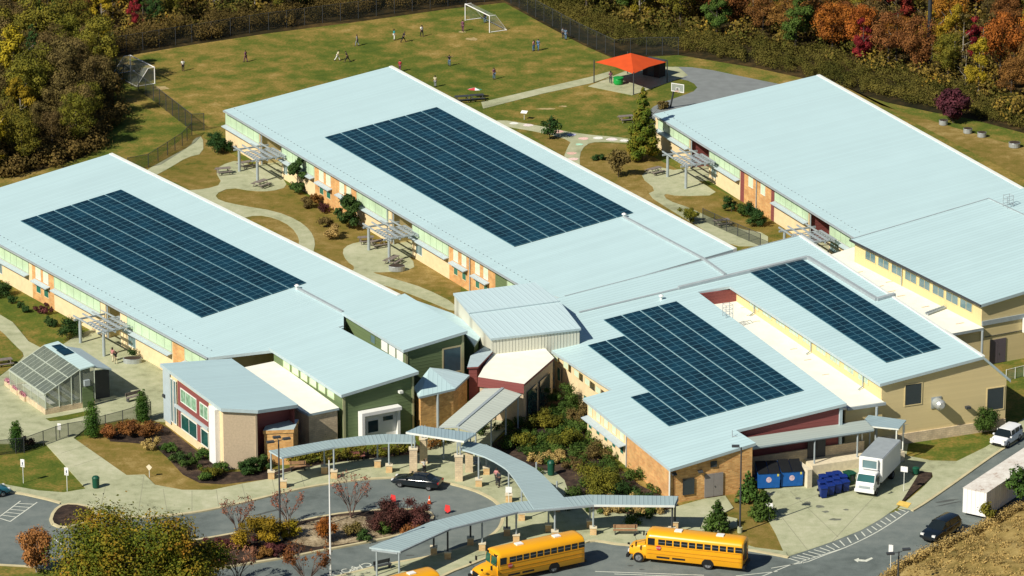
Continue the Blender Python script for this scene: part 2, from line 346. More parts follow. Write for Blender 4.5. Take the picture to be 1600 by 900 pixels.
# expansion joints sawn across the walk (thin dark recess lines)
JOINT = mat('joint', (0.26, 0.26, 0.18), 0.9, 0.1)
for i, (a, c) in enumerate([((155,805),(165,760)),((215,810),(225,745)),((262,806),(255,766)),((300,802),(300,768)),((342,794),(338,767)),((385,785),(378,758)),((430,772),(424,744)),((476,763),(470,742)),((520,755),(514,730)),((116,730),(160,716)),((95,710),(137,697))]):
    o = strip('pavement_joint', [a, c], 0.05, JOINT, 0.118, 0.124); struct(o)
kerbs = [crv([(-200,760),(0,769),(60,778),(95,787)],4), crv([(155,805),(200,809),(240,808),(285,804),(330,797),(380,786),(450,769),(500,759),(560,751),(600,748),(640,748),(680,752),(712,759),(745,769),(772,783),(784,798),(785,815),(775,832),(748,848),(700,864),(660,873),(600,884),(520,904),(440,928)],3),
         crv([(640,960),(672,915),(700,897),(728,886),(760,873),(800,862),(850,853),(905,850),(930,846),(985,853),(1100,852),(1180,862),(1232,872)],3)]
for k in kerbs: struct(strip('kerb', k, 0.34, KERB, 0.0, 0.135))
# planted island in the loop
isl = [(160,880),(180,862),(215,853),(297,847),(350,838),(457,818),(515,806),(575,799),(640,797),(670,800),(678,812),(660,826),(625,838),(560,851),(500,862),(462,870),(350,888),(250,905),(120,930),(130,900)]
sheet('planting_island', isl, MULCH, 0.14, 0.14, smooth=1)
struct(strip('kerb', smooth_poly(isl, 1), 0.32, KERB, 0.0, 0.17, closed=True))
sheet('stone_bed', [(468,822),(515,810),(570,806),(575,822),(640,832),(600,842),(500,858),(462,852),(440,840)], ROCKS, 0.155, smooth=1)
isl2 = [(78,818),(84,800),(100,789),(128,790),(150,800),(150,815),(120,822),(95,826)]
sheet('parking_island', isl2, MULCH, 0.14, 0.14, smooth=1); struct(strip('kerb', smooth_poly(isl2, 1), 0.32, KERB, 0.0, 0.17, closed=True))
sheet('verge', [(-200,890),(0,886),(40,888),(80,893),(110,902),(60,960),(-200,960)], GRASS, 0.12, 0.12)
struct(strip('kerb', [(-200,888),(0,884),(40,886),(82,892)], 0.3, KERB, 0.0, 0.14))
# loading yard (flush concrete) and pavement up the service road
lot = [(1180,778),(1195,765),(1190,740),(1183,715),(1345,680),(1420,690),(1412,735),(1440,745),(1412,780),(1402,793),(1375,812),(1345,829),(1300,847),(1262,860),(1228,871),(1212,835),(1196,806)]
sheet('loading_yard', lot, CONC, 0.03)
for a, c in [((1196,806),(1330,752)),((1300,847),(1372,770)),((1235,768),(1310,840)),((1262,860),(1215,800))]: struct(strip('yard_joint', [a, c], 0.06, JOINT, 0.028, 0.034))
walk2 = [(1405,794),(1425,797),(1448,783),(1490,754),(1530,726),(1555,708),(1600,680),(1700,612),(1700,590),(1600,655),(1555,690),(1540,700),(1495,722),(1455,721),(1415,713),(1413,735),(1432,741),(1456,740),(1458,746),(1440,765)]
sheet('side_pavement', walk2, CONC, 0.11, 0.2)
struct(strip('kerb', crv([(1425,799),(1448,785),(1490,756),(1555,710),(1600,682),(1700,614)],3), 0.3, KERB, 0.0, 0.12))
sheet('mulch_strip', [(1404,792),(1412,780),(1438,738),(1456,740),(1455,748),(1436,764)], MULCH, 0.125, smooth=0)
o = sheet('tactile_paving', [(1400,790),(1406,784),(1424,788),(1418,796)], mat('yellow_pad', (0.75, 0.52, 0.12), 0.8, 0.1), 0.135); 
# painted bay beside the yard
bay0 = crv([(1402,795),(1375,814),(1345,831),(1300,849),(1262,862),(1232,872)],4); bay1 = crv([(1420,799),(1392,818),(1362,836),(1320,856),(1290,867),(1262,878)],4)
for o in (strip('bay_line', bay1, 0.12, LINE, 0.012, 0.018),): struct(o)
for i in range(0, len(bay0)-1):
    a = bay0[i]; c = bay1[min(i+1, len(bay1)-1)]; struct(strip('bay_hatch', [(a[0]+1,a[1]), (c[0]-6+6, c[1]-3)], 0.12, LINE, 0.012, 0.017))
for k in ([(1205,888),(1262,878)],[(1215,893),(1150,900)],[(1180,905),(1232,884),(1320,856)],[(1228,871),(1256,880)],[(960,897),(1180,905)],[(930,893),(1100,899)]): struct(strip('road_line', k, 0.11, LINE, 0.012, 0.017))
# accessible bay hatching, far left
struct(strip('parking_line', [(0,807),(32,783)], 0.12, LINE, 0.012, 0.018)); struct(strip('parking_line', [(16,815),(58,785)], 0.12, LINE, 0.012, 0.018)); struct(strip('parking_line', [(0,810),(16,815)], 0.12, LINE, 0.012, 0.017))
for t in range(5): struct(strip('parking_hatch', [(3+6*t,805-4.6*t),(25+7*t,808-5*t)], 0.1, LINE, 0.012, 0.016))
struct(strip('parking_line', [(85,842),(108,860)], 0.12, LINE, 0.012, 0.018))
# turning arrow painted on the service road
aw = [(1334,875),(1342,872),(1342,874),(1352,875),(1362,871),(1364,873),(1354,878),(1341,877),(1341,879)]
sheet('turn_arrow', aw, LINE, 0.018)
# lettering on the loop road
def text_mesh(s, size, m, name, extr=0.0, parent=None, align='CENTER'):
    cu = bpy.data.curves.new('tmp', 'FONT'); cu.body = s; cu.size = size; cu.extrude = extr; cu.align_x = align; cu.align_y = 'CENTER'
    t = bpy.data.objects.new('tmp', cu); COL.objects.link(t); bpy.context.view_layer.update()
    me = bpy.data.meshes.new_from_object(t.evaluated_get(bpy.context.evaluated_depsgraph_get())); bpy.data.objects.remove(t)
    me.name = name; me.materials.clear(); me.materials.append(m); o = bpy.data.objects.new(name, me); COL.objects.link(o)
    if parent: o.parent = parent
    return o
for s_, px, py in (('CAR', 562, 886), ('POOL', 533, 894)):
    o = text_mesh(s_, 1.35, LINE, 'road_lettering'); p = G(px, py); o.location = (p.x, p.y, 0.02); o.rotation_euler = (0, 0, yawof((520,902),(575,884))+math.pi); struct(o)
# garden paths
def paths(name, pts, z=0.035, m=CONC, sm=1): return sheet(name, pts, m, z, 0.05, smooth=sm)
paths('garden_path_north', [(215,280),(225,268),(270,243),(298,228),(303,217),(317,212),(318,240),(292,246),(266,262),(240,276)])
paths('garden_path_middle', [(336,268),(346,258),(372,250),(402,262),(440,276),(450,292),(425,299),(395,299),(360,293),(335,304),(343,314),(380,322),(430,330),(465,344),(485,360),(493,378),(489,397),(482,412),(452,402),(466,386),(468,373),(455,354),(430,341),(402,336),(376,342),(350,334),(318,315),(285,298),(320,296),(348,288)])
paths('garden_path_south', [(534,392),(545,382),(570,377),(612,385),(645,404),(648,422),(600,426),(577,425),(620,437),(665,451),(712,475),(715,490),(660,467),(610,448),(577,442),(545,428),(556,418),(541,408)])
paths('field_path', [(752,160),(850,137),(920,121),(952,112),(958,118),(925,130),(850,146),(755,170)], sm=0)
paths('chalked_path', [(775,186),(845,197),(900,209),(992,217),(992,224),(935,221),(915,226),(905,242),(907,268),(880,248),(887,230),(893,220),(850,208),(780,196)])
paths('garden_path_east', [(1001,277),(1010,267),(1040,260),(1098,286),(1125,305),(1060,307),(1036,302),(1042,313),(1078,325),(1115,343),(1155,358),(1200,365),(1200,385),(1140,385),(1088,352),(1050,330),(1010,304),(1026,297)])
sheet('court_asphalt', smooth_poly([(1040,104),(1095,106),(1170,122),(1240,136),(1240,200),(1000,200),(1012,176),(1024,164),(1060,152),(1092,140),(1082,128),(1055,122)],1), mat('court_grey', (0.20, 0.22, 0.22), 0.9, 0.1, 0.8), 0.03)
paths('shade_pad', [(919,135),(988,149),(1050,127),(1075,118),(1060,105),(1000,104),(975,112)], sm=0)
paths('yard_lawn_patch', [(-30,498),(0,517),(24,542),(39,556),(30,566),(-10,597),(-60,600)], 0.15, GRASS)
sheet('greenhouse_lawn_strip', [(71,656),(100,651),(140,643),(140,650),(105,658),(78,660)], GRASS, 0.14)
# children's chalk drawings on the path
for k, (px, py, rx, c) in enumerate([(803,193,7,(0.75,0.76,0.7)),(825,196,8,(0.75,0.66,0.62)),(871,206,9,(0.68,0.42,0.36)),(893,211,7,(0.42,0.42,0.6)),(912,217,8,(0.75,0.5,0.45)),(935,216,8,(0.78,0.78,0.72)),(956,218,9,(0.75,0.68,0.66)),(975,220,7,(0.76,0.76,0.7)),(905,226,6,(0.4,0.68,0.5)),(893,240,8,(0.68,0.44,0.36)),(896,249,8,(0.75,0.55,0.5))]):
    pts = [(px+rx*math.cos(a)*(1+.15*math.sin(3*a+k)), py+rx*.26*math.sin(a)) for a in [2*math.pi*i/12 for i in range(12)]]
    sheet('chalk_drawing', pts, mat('chalk%d' % k, c, 0.95, 0.25, 6), 0.045)
# grassy bank at the near right corner
FOOT = [G(*p) for p in [(1345,925),(1395,884),(1440,862),(1500,836),(1545,812),(1600,785),(1700,735),(1800,690)]]
def bank_h(x, y):
    best = 1e9; sgn = 0
    for a, c in zip(FOOT, FOOT[1:]):
        ab = Vector((c.x-a.x, c.y-a.y)); ap = Vector((x-a.x, y-a.y)); t = max(0, min(1, ap.dot(ab)/ab.length_squared)); q = ap-ab*t
        if q.length < best: best = q.length; sgn = ab.x*ap.y-ab.y*ap.x
    if sgn > 0: return 0
    h = 0.27*best; h = h if h < 5 else 5+0.05*(best-18)
    return max(0, h*(1-math.exp(-best/1.5))+0.18*math.sin(x*1.3+y*.7)*min(1, best/2))
BX0, BX1, BY0, BY1, ST = 24, 96, -105, -48, 0.9
nx = int((BX1-BX0)/ST); ny = int((BY1-BY0)/ST); vs = []
for j in range(ny+1):
    for i in range(nx+1):
        x = BX0+i*ST; y = BY0+j*ST; h = bank_h(x, y); vs.append((x, y, h-0.05 if h <= 0 else h+0.02))
fs = [(j*(nx+1)+i, j*(nx+1)+i+1, (j+1)*(nx+1)+i+1, (j+1)*(nx+1)+i) for j in range(ny) for i in range(nx)]
fs = [f for f in fs if max(vs[k][2] for k in f) > 0]
b = MB(); b.add(vs, fs); struct(b.build('grassy_bank', ground_mat('bank_turf', [(0,(0.10,0.085,0.025)),(.35,(0.22,0.16,0.05)),(.7,(0.33,0.24,0.085)),(1,(0.42,0.32,0.13))], .12, .8, 5, .97, .75, .4), smooth=True))

STAIN = mat('oil_stain', (0.16,0.17,0.13), .8, .25, 3); TYREM = mat('tyre_mark', (0.085,0.095,0.09), .85, .2, 2); WORN = ground_mat('worn_turf', [(0,(0.30,0.22,0.09)),(.5,(0.40,0.31,0.15)),(1,(0.5,0.42,0.24))], .5, 2, 6, .95, .7, 0)
def blot(name, px, py, rx, ry, m, z, seed, tilt=0.0):
    r_ = random.Random(seed); pts = []
    for i in range(18):
        a = 2*math.pi*i/18; k = r_.uniform(.55, 1.1); x = rx*k*math.cos(a); y = ry*k*math.sin(a); pts.append((px+x, py+y+tilt*x))
    return sheet(name, pts, m, z, smooth=1)
for i, a in enumerate([(1262,786,7,2.5),(1281,792,9,2.5),(1290,800,6,2),(1322,797,5,1.6),(1247,779,5,2),(1305,812,12,2.2)]): blot('oil_stain', *a, STAIN, .037, 60+i)
blot('tyre_mark', 1478,783,26,1.6, TYREM, .0175, 71, -.16); blot('tyre_mark', 1484,787,22,1.2, TYREM, .0175, 72, -.2); blot('tyre_mark', 985,884,6,1.4, TYREM, .0175, 73); blot('tyre_mark', 1003,890,5,1.2, TYREM, .0175, 74); blot('tyre_mark', 40,840,10,2, TYREM, .0175, 75); blot('tyre_mark', 640,868,8,1.4, TYREM, .0175, 76); blot('tyre_mark', 420,800,30,1.6, TYREM, .0175, 77, -.25)
for i, a in enumerate([(738,61,10,2.6),(854,170,17,1.8),(880,166,8,1.2),(252,138,14,3.5),(722,50,6,1.6)]): blot('worn_patch', *a, WORN, .010, 80+i)
# ------------------------------------------------------------------ buildings
def inset(poly, d):
    n = len(poly); a = sum(poly[i][0]*poly[(i+1)%n][1]-poly[(i+1)%n][0]*poly[i][1] for i in range(n)); s = 1 if a > 0 else -1
    out = []
    for i in range(n):
        p0 = Vector(poly[i-1][:2]); p1 = Vector(poly[i][:2]); p2 = Vector(poly[(i+1)%n][:2])
        e1 = (p1-p0).normalized(); e2 = (p2-p1).normalized(); n1 = Vector((-e1.y, e1.x))*s; n2 = Vector((-e2.y, e2.x))*s
        k = n1+n2; q = k.length_squared
        out.append(tuple(p1+(k*(2*d/q) if q > 0.2 else n1*d)))
    return out
def window(parent, fr, a, b_, z0, z1, plane, axis='u', gl=DARKGL, frame=TRIM, mull=0, fw=0.07, out=-1, label=None, reveal=0.05):
    """a framed window on the wall plane; axis 'u' = on a wall y=plane, 'v' = on a wall x=plane; out = outward sign"""
    f = MB(); g = MB(); d0 = plane+out*0.002; d1 = plane+out*(0.002+reveal); d2 = plane+out*0.03
    def bx(B, p, q, z, zz, e0, e1):
        e0, e1 = min(e0, e1), max(e0, e1)
        if axis == 'u': B.box(p, q, e0, e1, z, zz)
        else: B.box(e0, e1, p, q, z, zz)
    bx(f, a, b_, z0, z0+fw, d0, d1); bx(f, a, b_, z1-fw, z1, d0, d1)
    bx(f, a, a+fw, z0+fw, z1-fw, d0, d1); bx(f, b_-fw, b_, z0+fw, z1-fw, d0, d1)
    for i in range(mull):
        c = a+(b_-a)*(i+1)/(mull+1); bx(f, c-fw/3, c+fw/3, z0+fw, z1-fw, d0, d1)
    bx(g, a+fw, b_-fw, z0+fw, z1-fw, d0, d2)
    o = f.build('window', frame, parent); g.build('pane', gl, o)
    if label: o['label'] = label
    return o
def door(parent, a, b_, z0, z1, plane, axis='v', out=1, m=GREYM, double=True):
    B = MB(); H = MB()
    def bx(Q, p, q, z, zz, e0, e1):
        e0, e1 = min(plane+out*e0, plane+out*e1), max(plane+out*e0, plane+out*e1)
        if axis == 'u': Q.box(p, q, e0, e1, z, zz)
        else: Q.box(e0, e1, p, q, z, zz)
    mid = (a+b_)/2
    if double: bx(B, a, mid-0.015, z0, z1, 0.003, 0.05); bx(B, mid+0.015, b_, z0, z1, 0.003, 0.05)
    else: bx(B, a, b_, z0, z1, 0.003, 0.05)
    bx(H, mid+0.08, mid+0.12, z0+0.95, z0+1.1, 0.05, 0.1)
    o = B.build('door', m, parent); H.build('handle', DGREY, o); return o
def facade(T, fr, vw, segs, zt, deep=2.6, back=TAN, shade=True):
    """long eaves wall built bay by bay from picture columns"""
    for s in segs:
        W = MB(); BR = MB(); RC = MB(); PN = MB()
        a, b_ = fr.uwall(s[0], vw), fr.uwall(s[1], vw); k = s[2]
        if k == 'recess':
            rb = s[3] if len(s) > 3 else back
            R_ = MB(); R_.box(a, b_, vw+deep, vw+deep+0.2, 0, zt+0.28); R_.box(a-0.2, a, vw+.25, vw+deep, 0, zt+0.2); R_.box(b_, b_+0.2, vw+.25, vw+deep, 0, zt+0.2)
            R_.build('porch_wall', rb, T); R_ = MB(); R_.box(a, b_, -1.6, vw+deep, 0, .06); R_.build('porch_floor', CONC, T)
            c = (a+b_)/2; window(T, fr, a+0.3, c-0.5, 0.9, 2.3, vw+deep, gl=DARKGL); door(T, c+0.1, c+1.9 if c+1.9 < b_ else b_-.1, 0.05, 2.2, vw+deep, 'u', -1, RED, True)
            P = MB(); P.tube((a+0.15, vw+0.15, 0), (a+0.15, vw+0.15, zt), 0.09); P.build('porch_post', GREYM, T)
            P = MB(); P.tube((b_-0.15, vw+0.15, 0), (b_-0.15, vw+0.15, zt), 0.09); P.build('porch_post', GREYM, T)
            continue
        if k in ('brick',): BR.box(a, b_, vw, vw+0.25, 0, zt)
        elif k == 'red': RC.box(a, b_, vw, vw+0.25, 0, zt)
        elif k == 'green': PN.box(a, b_, vw, vw+0.25, 0, zt)
        else: W.box(a, b_, vw, vw+0.25, 0, zt)
        if k == 'glass':
            n = max(1, round((b_-a)/1.55)); window(T, fr, a+0.12, b_-0.12, 2.6, zt-0.12, vw, gl=GREENGL, frame=MULL, mull=n-1, fw=0.08)
            if shade:
                S = MB(); S.slab([(a+0.1, vw-0.62, 2.42), (b_-0.1, vw-0.62, 2.42), (b_-0.1, vw-0.01, 2.54), (a+0.1, vw-0.01, 2.54)], 0.09); S.build('sunshade', SHADE, T)
            for (x0, x1) in s[3:] if len(s) > 3 else []: window(T, fr, fr.uwall(x0, vw), fr.uwall(x1, vw), 0.75, 2.1, vw, gl=BLUEGL, frame=TRIM, mull=1)
        if k == 'brick' and len(s) > 3:
            for (x0, x1) in s[3:]:
                p, q = fr.uwall(x0, vw), fr.uwall(x1, vw)
                window(T, fr, p, q, 2.55, zt-0.12, vw, gl=mat('frost_glass', (0.62, 0.74, 0.55), 0.4, 0.08), frame=TRIM, fw=0.06)
                if not (len(s[0:3]) and k == 'x'): window(T, fr, p+.05, q-.05, 0.95, 2.15, vw, gl=TEALGL, frame=CREAM, fw=0.06)
            p, q = fr.uwall(s[3][0]-2, vw), fr.uwall(s[-1][1]+2, vw)
            S = MB(); S.slab([(p, vw-0.6, 2.28), (q, vw-0.6, 2.28), (q, vw-0.01, 2.42), (p, vw-0.01, 2.42)], 0.1); S.build('sunshade', SHADE, T)
        if W.v: W.build('wall', CREAM, T)
        if BR.v: BR.build('brick_wall', BRICK, T)
        if RC.v: RC.build('red_panel', RED, T)
        if PN.v: PN.build('green_panel', GREEN, T)
def gutter(T, fr, u0, u1, v=0.0, z=None):
    z = fr.z0 if z is None else z; g = MB(); g.box(u0, u1, v-0.16, v-0.01, z-0.2, z-0.02); g.build('gutter', GREYM, T)
def snow_guards(T, fr, u0, u1):
    g = MB(); u = u0+0.5
    for i in range(int((u1-u0-1)/0.9)): g.box(u+i*0.9, u+i*0.9+0.06, 1.1, 1.2, fr.zr(0, 1.15)+0.002, fr.zr(0, 1.15)+0.1)
    g.build('snow_guard_rail', GREYM, T)
def wing(name, label, fr, poly, vw=0.5, roofm=ROOF, right=True):
    T = fr.thing(name, label, 'school wing'); us = [p[0] for p in poly]; vs_ = [p[1] for p in poly]
    r = MB(); r.slab([(u, v, fr.zr(u, v)) for u, v in poly], 0.3, 0, 1); r.build('roof', [roofm, FASCIA], T)
    v1 = max(vs_); u0 = min(us)
    ur = max(u for u, v in poly if abs(v-v1) < 0.5)
    rd = MB(); rd.slab([(u0, v1-0.3, fr.zr(0, v1-.3)+0.06), (ur, v1-0.3, fr.zr(0, v1-.3)+0.06), (ur, v1+0.12, fr.zr(0, v1)+0.05), (u0, v1+0.12, fr.zr(0, v1)+0.05)], 0.4); rd.build('ridge_flashing', TRIM, T)
    gutter(T, fr, u0, max(u for u, v in poly if abs(v) < 0.5)); snow_guards(T, fr, u0, max(u for u, v in poly if abs(v) < 0.5))
    return T, u0, v1, ur
def back_walls(T, fr, u0, u1, v0, v1, m=CREAM, overh=0.5, near=True, zb=0):
    W = MB(); zt = lambda u, v: fr.zr(u, v)-0.29
    pl = [(u0+overh, v0), (u1, v0), (u1, v1-overh), (u0+overh, v1-overh)]
    W.walls(pl, zb, zt, 0, skip=(0,) if near else (0, 1)); W.build('end_wall', m, T)
# ---- west wing
F1 = Frame(0, 381, 4.6, -56.3)
T, u0, v1, ur = wing('classroom_wing', 'long mono-pitch classroom wing at the far left with pale blue metal roof and green clerestory', F1, [(-16.2,0),(46.0,0),F1.uv(425,547),F1.uv(537,512),F1.uv(537,489),(46.4,23.0),(-16.2,23.0)])
facade(T, F1, 0.5, [(-70,-12,'glass',(-40,-28)),(-12,46,'glass',(-4,3)),(46,50,'cream'),(50,84,'brick',(56,64),(68,76)),(84,158,'glass'),(158,165,'cream'),(165,188,'recess'),(188,198,'cream'),(198,270,'glass',(200,212)),(270,288,'brick'),(288,325,'glass')], F1.zr(0,0.5)-0.29)
back_walls(T, F1, -16.2, 46.0, 0.5, 23.0)
W1T = T
# ---- middle wing
F2 = Frame(350, 172, 4.6, -62.1)
pm = F2.uv(1148, 389); pn = F2.uv(880, 466)
T, u0, v1, ur = wing('classroom_wing', 'largest central classroom wing, its pale roof carrying the seven-row solar field', F2, [(0,0),(78.5,0),(pn[0], pn[1]),(pm[0], 22.8),(0,22.8)])
facade(T, F2, 0.5, [(352,406,'glass'),(406,440,'recess'),(440,492,'glass',(443,449)),(492,520,'brick',(499,506),(510,517)),(520,557,'brick',(531,538),(542,549)),(557,608,'glass'),(608,612,'cream'),(612,644,'recess'),(644,702,'glass',(650,660)),(702,735,'brick',(709,716),(722,729)),(735,774,'brick',(743,750),(756,763)),(774,792,'green'),(792,830,'glass')], F2.zr(0,0.5)-0.29)
back_walls(T, F2, 0, 80, 0.5, 22.8, near=False)
d = MB()
for px in (606, 735):
    u = F2.uwall(px, 0.5)
    p = MB(); p.tube((u, 0.4, 0.1), (u, 0.4, 4.3), 0.06); p.build('downpipe', GREYM, T)
W2T = T
# ---- east wing
F3 = Frame(1022, 178, 4.4, -67.3)
T, u0, v1, ur = wing('classroom_wing', 'right-hand classroom wing with bare pale blue roof, no solar panels, oxblood columns beside its windows', F3, [(0,0),(54.2,0),(53.6,22.3),(0,22.3)])
facade(T, F3, 0.5, [(1024,1028,'cream'),(1028,1078,'glass'),(1078,1108,'recess',RED),(1108,1157,'glass',(1112,1120)),(1157,1163,'red'),(1163,1205,'brick'),(1205,1210,'red'),(1210,1264,'glass'),(1264,1296,'recess',RED),(1296,1340,'glass',(1298,1312))], F3.zr(0,0.5)-0.29)
for x0, x1 in ((1170,1177),(1189,1196)): window(T, F3, F3.uwall(x0,.5), F3.uwall(x1,.5), 2.4, 3.9, 0.5, gl=mat('frost_glass', (0.62,0.74,0.55)), frame=TRIM, fw=0.06)
p = MB(); u = F3.uwall(1183, .5); p.tube((u, .4, .1), (u, .4, 4.1), .06); p.build('downpipe', GREYM, T)
back_walls(T, F3, 0, 54, 0.5, 22.3)
W3T = T
# ---- front block and gymnasium share one roof plane
FC = Frame(1375, 600, 6.85, -67.3)
def roofpoly(T, fr, pts, m=ROOFN, th=0.3, dz=0.0, name='roof'):
    r = MB(); r.slab(fr.onroof(pts, dz), th, 0, 1); return r.build(name, [m, FASCIA], T)
TC = FC.thing('gymnasium_block', 'tan-sided hall block with the narrow solar field and a gabled end wall', 'school building')
cpts = [(866,467),(1250,368),(1537,557),(1375,600),(1140,447),(1090,456),(1085,445),(889,493)]
roofpoly(TC, FC, cpts)
cu, cv = FC.uv(1537,557)
RU, RV = FC.uv(1250,368)
zr_ = FC.zr(0, cv)
r = MB(); r.slab([(RU, cv, zr_), (cu, cv, zr_), (cu, cv+3.2, zr_-2.9), (RU, cv+3.2, zr_-2.9)], 0.3, 0, 1); r.build('lower_roof_slope', [ROOFN, FASCIA], TC)
# walls of the gymnasium
ub = FC.uv(1140,447)[0]
def ztC(u, v): return (FC.zr(u, v)-0.28) if v <= cv+0.01 else zr_-0.28-(v-cv)*2.9/3.2
W = MB(); pl = [(-0.35, 0.4), (-0.35, cv), (-0.35, cv+2.9)]
W.add([(-0.35,0.4,0),(-0.35,cv+2.9,0),(-0.35,cv+2.9,ztC(0,cv+2.9)),(-0.35,cv,ztC(0,cv)),(-0.35,0.4,ztC(0,.4))], [(0,1,2,3,4)]); W.build('gable_wall', TAN, TC)
W = MB(); W.box(ub, -0.36, 0.4, 0.6, 0, ztC(0, .4)); W.build('clerestory_wall', SIDING_Y, TC)
W = MB(); W.box(RU, -0.36, cv+2.7, cv+2.9, 0, ztC(0, cv+2.9)); W.build('side_wall', TAN, TC)
W = MB(); W.box(-0.34, -0.2, 0.4, cv+2.9, 0, 1.1); W.build('stone_base', BLOCK, TC)
W = MB(); W.box(ub-0.25, ub, FC.uv(1090,456)[1], 0.6, 4, 6.35); W.build('red_end_wall', RED, TC)
v_a = lambda px: FC.flat(px, 640, 3.2)[1]
def vwall(fr, px, u):
    lo, hi = -60.0, 60.0
    for _ in range(50):
        m_ = (lo+hi)/2; p = fr.base+fr.U*u+fr.V*m_; p.z = 3.0; d_ = p-C0
        if 800+FOC*d_.dot(RT)/d_.dot(FW) < px: lo = m_
        else: hi = m_
    return (lo+hi)/2
for x0, x1, z0, z1 in ((1412,1440,3.95,6.3),(1541,1569,2.1,4.6)):
    window(TC, FC, vwall(FC,x0,-.35), vwall(FC,x1,-.35), z0, z1, -0.35, 'v', LOUVRE, TAN, 0, 0.1, 1)
# clerestory windows above the white roof
for i in range(9):
    u = ub+3.2+i*3.15
    window(TC, FC, u, u+2.3, 5.55, 6.45, 0.4, 'u', mat('pale_glazing', (0.42,0.55,0.45), 0.3, 0.2), SIDING_Y, 2, 0.07)
for u in (ub+4.6, ub+18, -4.2):
    p = MB(); p.tube((u, 0.25, 5.2), (u, 0.25, 6.5), 0.06); p.tube((u, 0.25, 5.2), (u+0.5, -0.5, 5.12), 0.06); p.build('downpipe', GREYM, TC)
# rooftop flashings
def flash(T, fr, a, c, wd=0.35, hh=0.14, m=GREYM, name='roof_flashing'):
    p = fr.uv(*a); q = fr.uv(*c); B = MB(); B.beam((p[0],p[1],fr.zr(*p)+hh), (q[0],q[1],fr.zr(*q)+hh), wd, hh+0.05); B.build(name, m, T)
flash(TC, FC, (905,489), (1060,452), 0.25); flash(TC, FC, (1060,452), (1262,404), 0.45, 0.3); flash(TC, FC, (1262,404), (1370,470), 0.4, 0.3); flash(TC, FC, (1370,470), (1398,462), 0.45, 0.3)
flash(TC, FC, (882,463), (1250,368), 0.12, 0.06, GREYM)
flash(TC, FC, (1250,368), (1537,557), 0.3, 0.08, TRIM)
flash(W2T, F2, (975,340), (1098,405), 0.3, 0.2); flash(TC, FC, (1098,405), (1133,430), 0.3, 0.2)
flash(W1T, F1, (466,452), (536,489), 0.3, 0.2); flash(W1T, F1, (425,546), (536,510), 0.15, 0.08)
# white flat roofs either side
wv = MB(); va = FC.uv(1090,456)[1]-0.5
wv.box(ub-0.1, 0.25, va, 0.39, 4.75, 5.0); wv.build('flat_roof', WHITE, TC)
wv = MB(); wv.box(0.25, 0.45, va+.6, 0.5, 4.7, 4.98); wv.build('fascia', GREYM, TC)
wv = MB(); wv.box(-0.3, 0.0, va+0.6, 0.35, 0, 4.74); wv.build('link_wall', TAN, TC)
p = MB(); p.tube((0.6, -0.6, 0), (0.6, -0.6, 4.7), 0.14); p.build('downpipe', GREYM, TC)
# ---- front (kitchen) block
TB = FC.thing('kitchen_block', 'front school block with the stepped solar field, orange brick corner and double grey doors', 'school building')
bpts = [(889,493),(1085,445),(1090,456),(1323,630),(1150,672),(1181,692),(1047,733),(911,622),(957,609),(850,540)]
roofpoly(TB, FC, bpts)
bl = [FC.uv(*p) for p in bpts]; bi = inset(bl, 0.35); _u = (bi[5][0]+bi[6][0])/2; bi[5] = (_u, bi[5][1]); bi[6] = (_u, bi[6][1])
zB = lambda u, v: FC.zr(u, v)-0.28
def wseg(T, i, j, m, name='wall', z0=0, th=0.25):
    a, c = bi[i], bi[j]; W = MB(); W.add([(a[0],a[1],z0),(c[0],c[1],z0),(c[0],c[1],zB(*c)),(a[0],a[1],zB(*a))], [(0,1,2,3)]); return W.build(name, m, T)
wseg(TB, 2, 3, RED, 'valley_wall', 4.5); wseg(TB, 3, 4, RED, 'red_wall'); wseg(TB, 4, 5, BRICKD, 'return_wall'); wseg(TB, 5, 6, BRICKD, 'brick_front')
wseg(TB, 7, 8, CREAM, 'step_wall'); wseg(TB, 8, 9, CREAM, 'side_wall')
# left side: lower run is part rendered, part brick
uA, vA = bi[7]; uB_, vB_ = bi[6]
us = FC.uwall(980, vA)
W = MB(); W.box(uA, us, vA, vA+0.25, 0, zB(0, vA)); W.build('rendered_wall', CREAM, TB)
W = MB(); W.box(us, uB_, vA-0.04, vA+0.25, 0, zB(0, vA)); W.build('brick_side', BRICK, TB)
zt = zB(0, vA); n = 5; L_ = (us-uA)
for i in range(n):
    a = uA+0.25+i*L_/n; window(TB, FC, a, a+L_/n*0.55, 2.35, zt-0.1, vA, gl=mat('frost_glass', (0.62,0.74,0.55)), frame=SIDING_Y, fw=0.05)
    window(TB, FC, a+0.1, a+L_/n*0.5, 0.95, 1.9, vA, gl=TEALGL, frame=CREAM, fw=0.06)
S = MB(); S.slab([(uA+0.2, vA-0.8, 2.1), (us-0.2, vA-0.8, 2.1), (us-0.2, vA-0.01, 2.24), (uA+0.2, vA-0.01, 2.24)], 0.09); S.build('sunshade', SHADE, TB)
p = MB(); p.tube((us+.05, vA-.1, 0), (us+.05, vA-.1, zt), 0.06); p.build('downpipe', GREYM, TB)
p = MB(); p.tube((uB_+.1, vB_-.1, 0), (uB_+.1, vB_-.1, zt), 0.09); p.box(uB_-.05, uB_+.25, vB_-.25, vB_+.05, zt-.15, zt+.1); p.build('downpipe', TRIM, TB)
u8, v8 = bi[8]; u9, v9 = bi[9]; L2 = u8-u9
for i in range(5):
    a = u9+1.5+i*(L2-2)/5; window(TB, FC, a, a+1.3, 3.2, zB(0, v8)-0.1, min(v8,v9)-0.02, gl=mat('frost_glass', (0.62,0.74,0.55)), frame=SIDING_Y, fw=0.05)
for a, z0, z1 in ((u9+2.6, 1.3, 2.8), (u9+9.5, 1.2, 2.0)): window(TB, FC, a, a+0.9, z0, z1, min(v8,v9)-0.02, gl=TEALGL, frame=CREAM, fw=0.06)
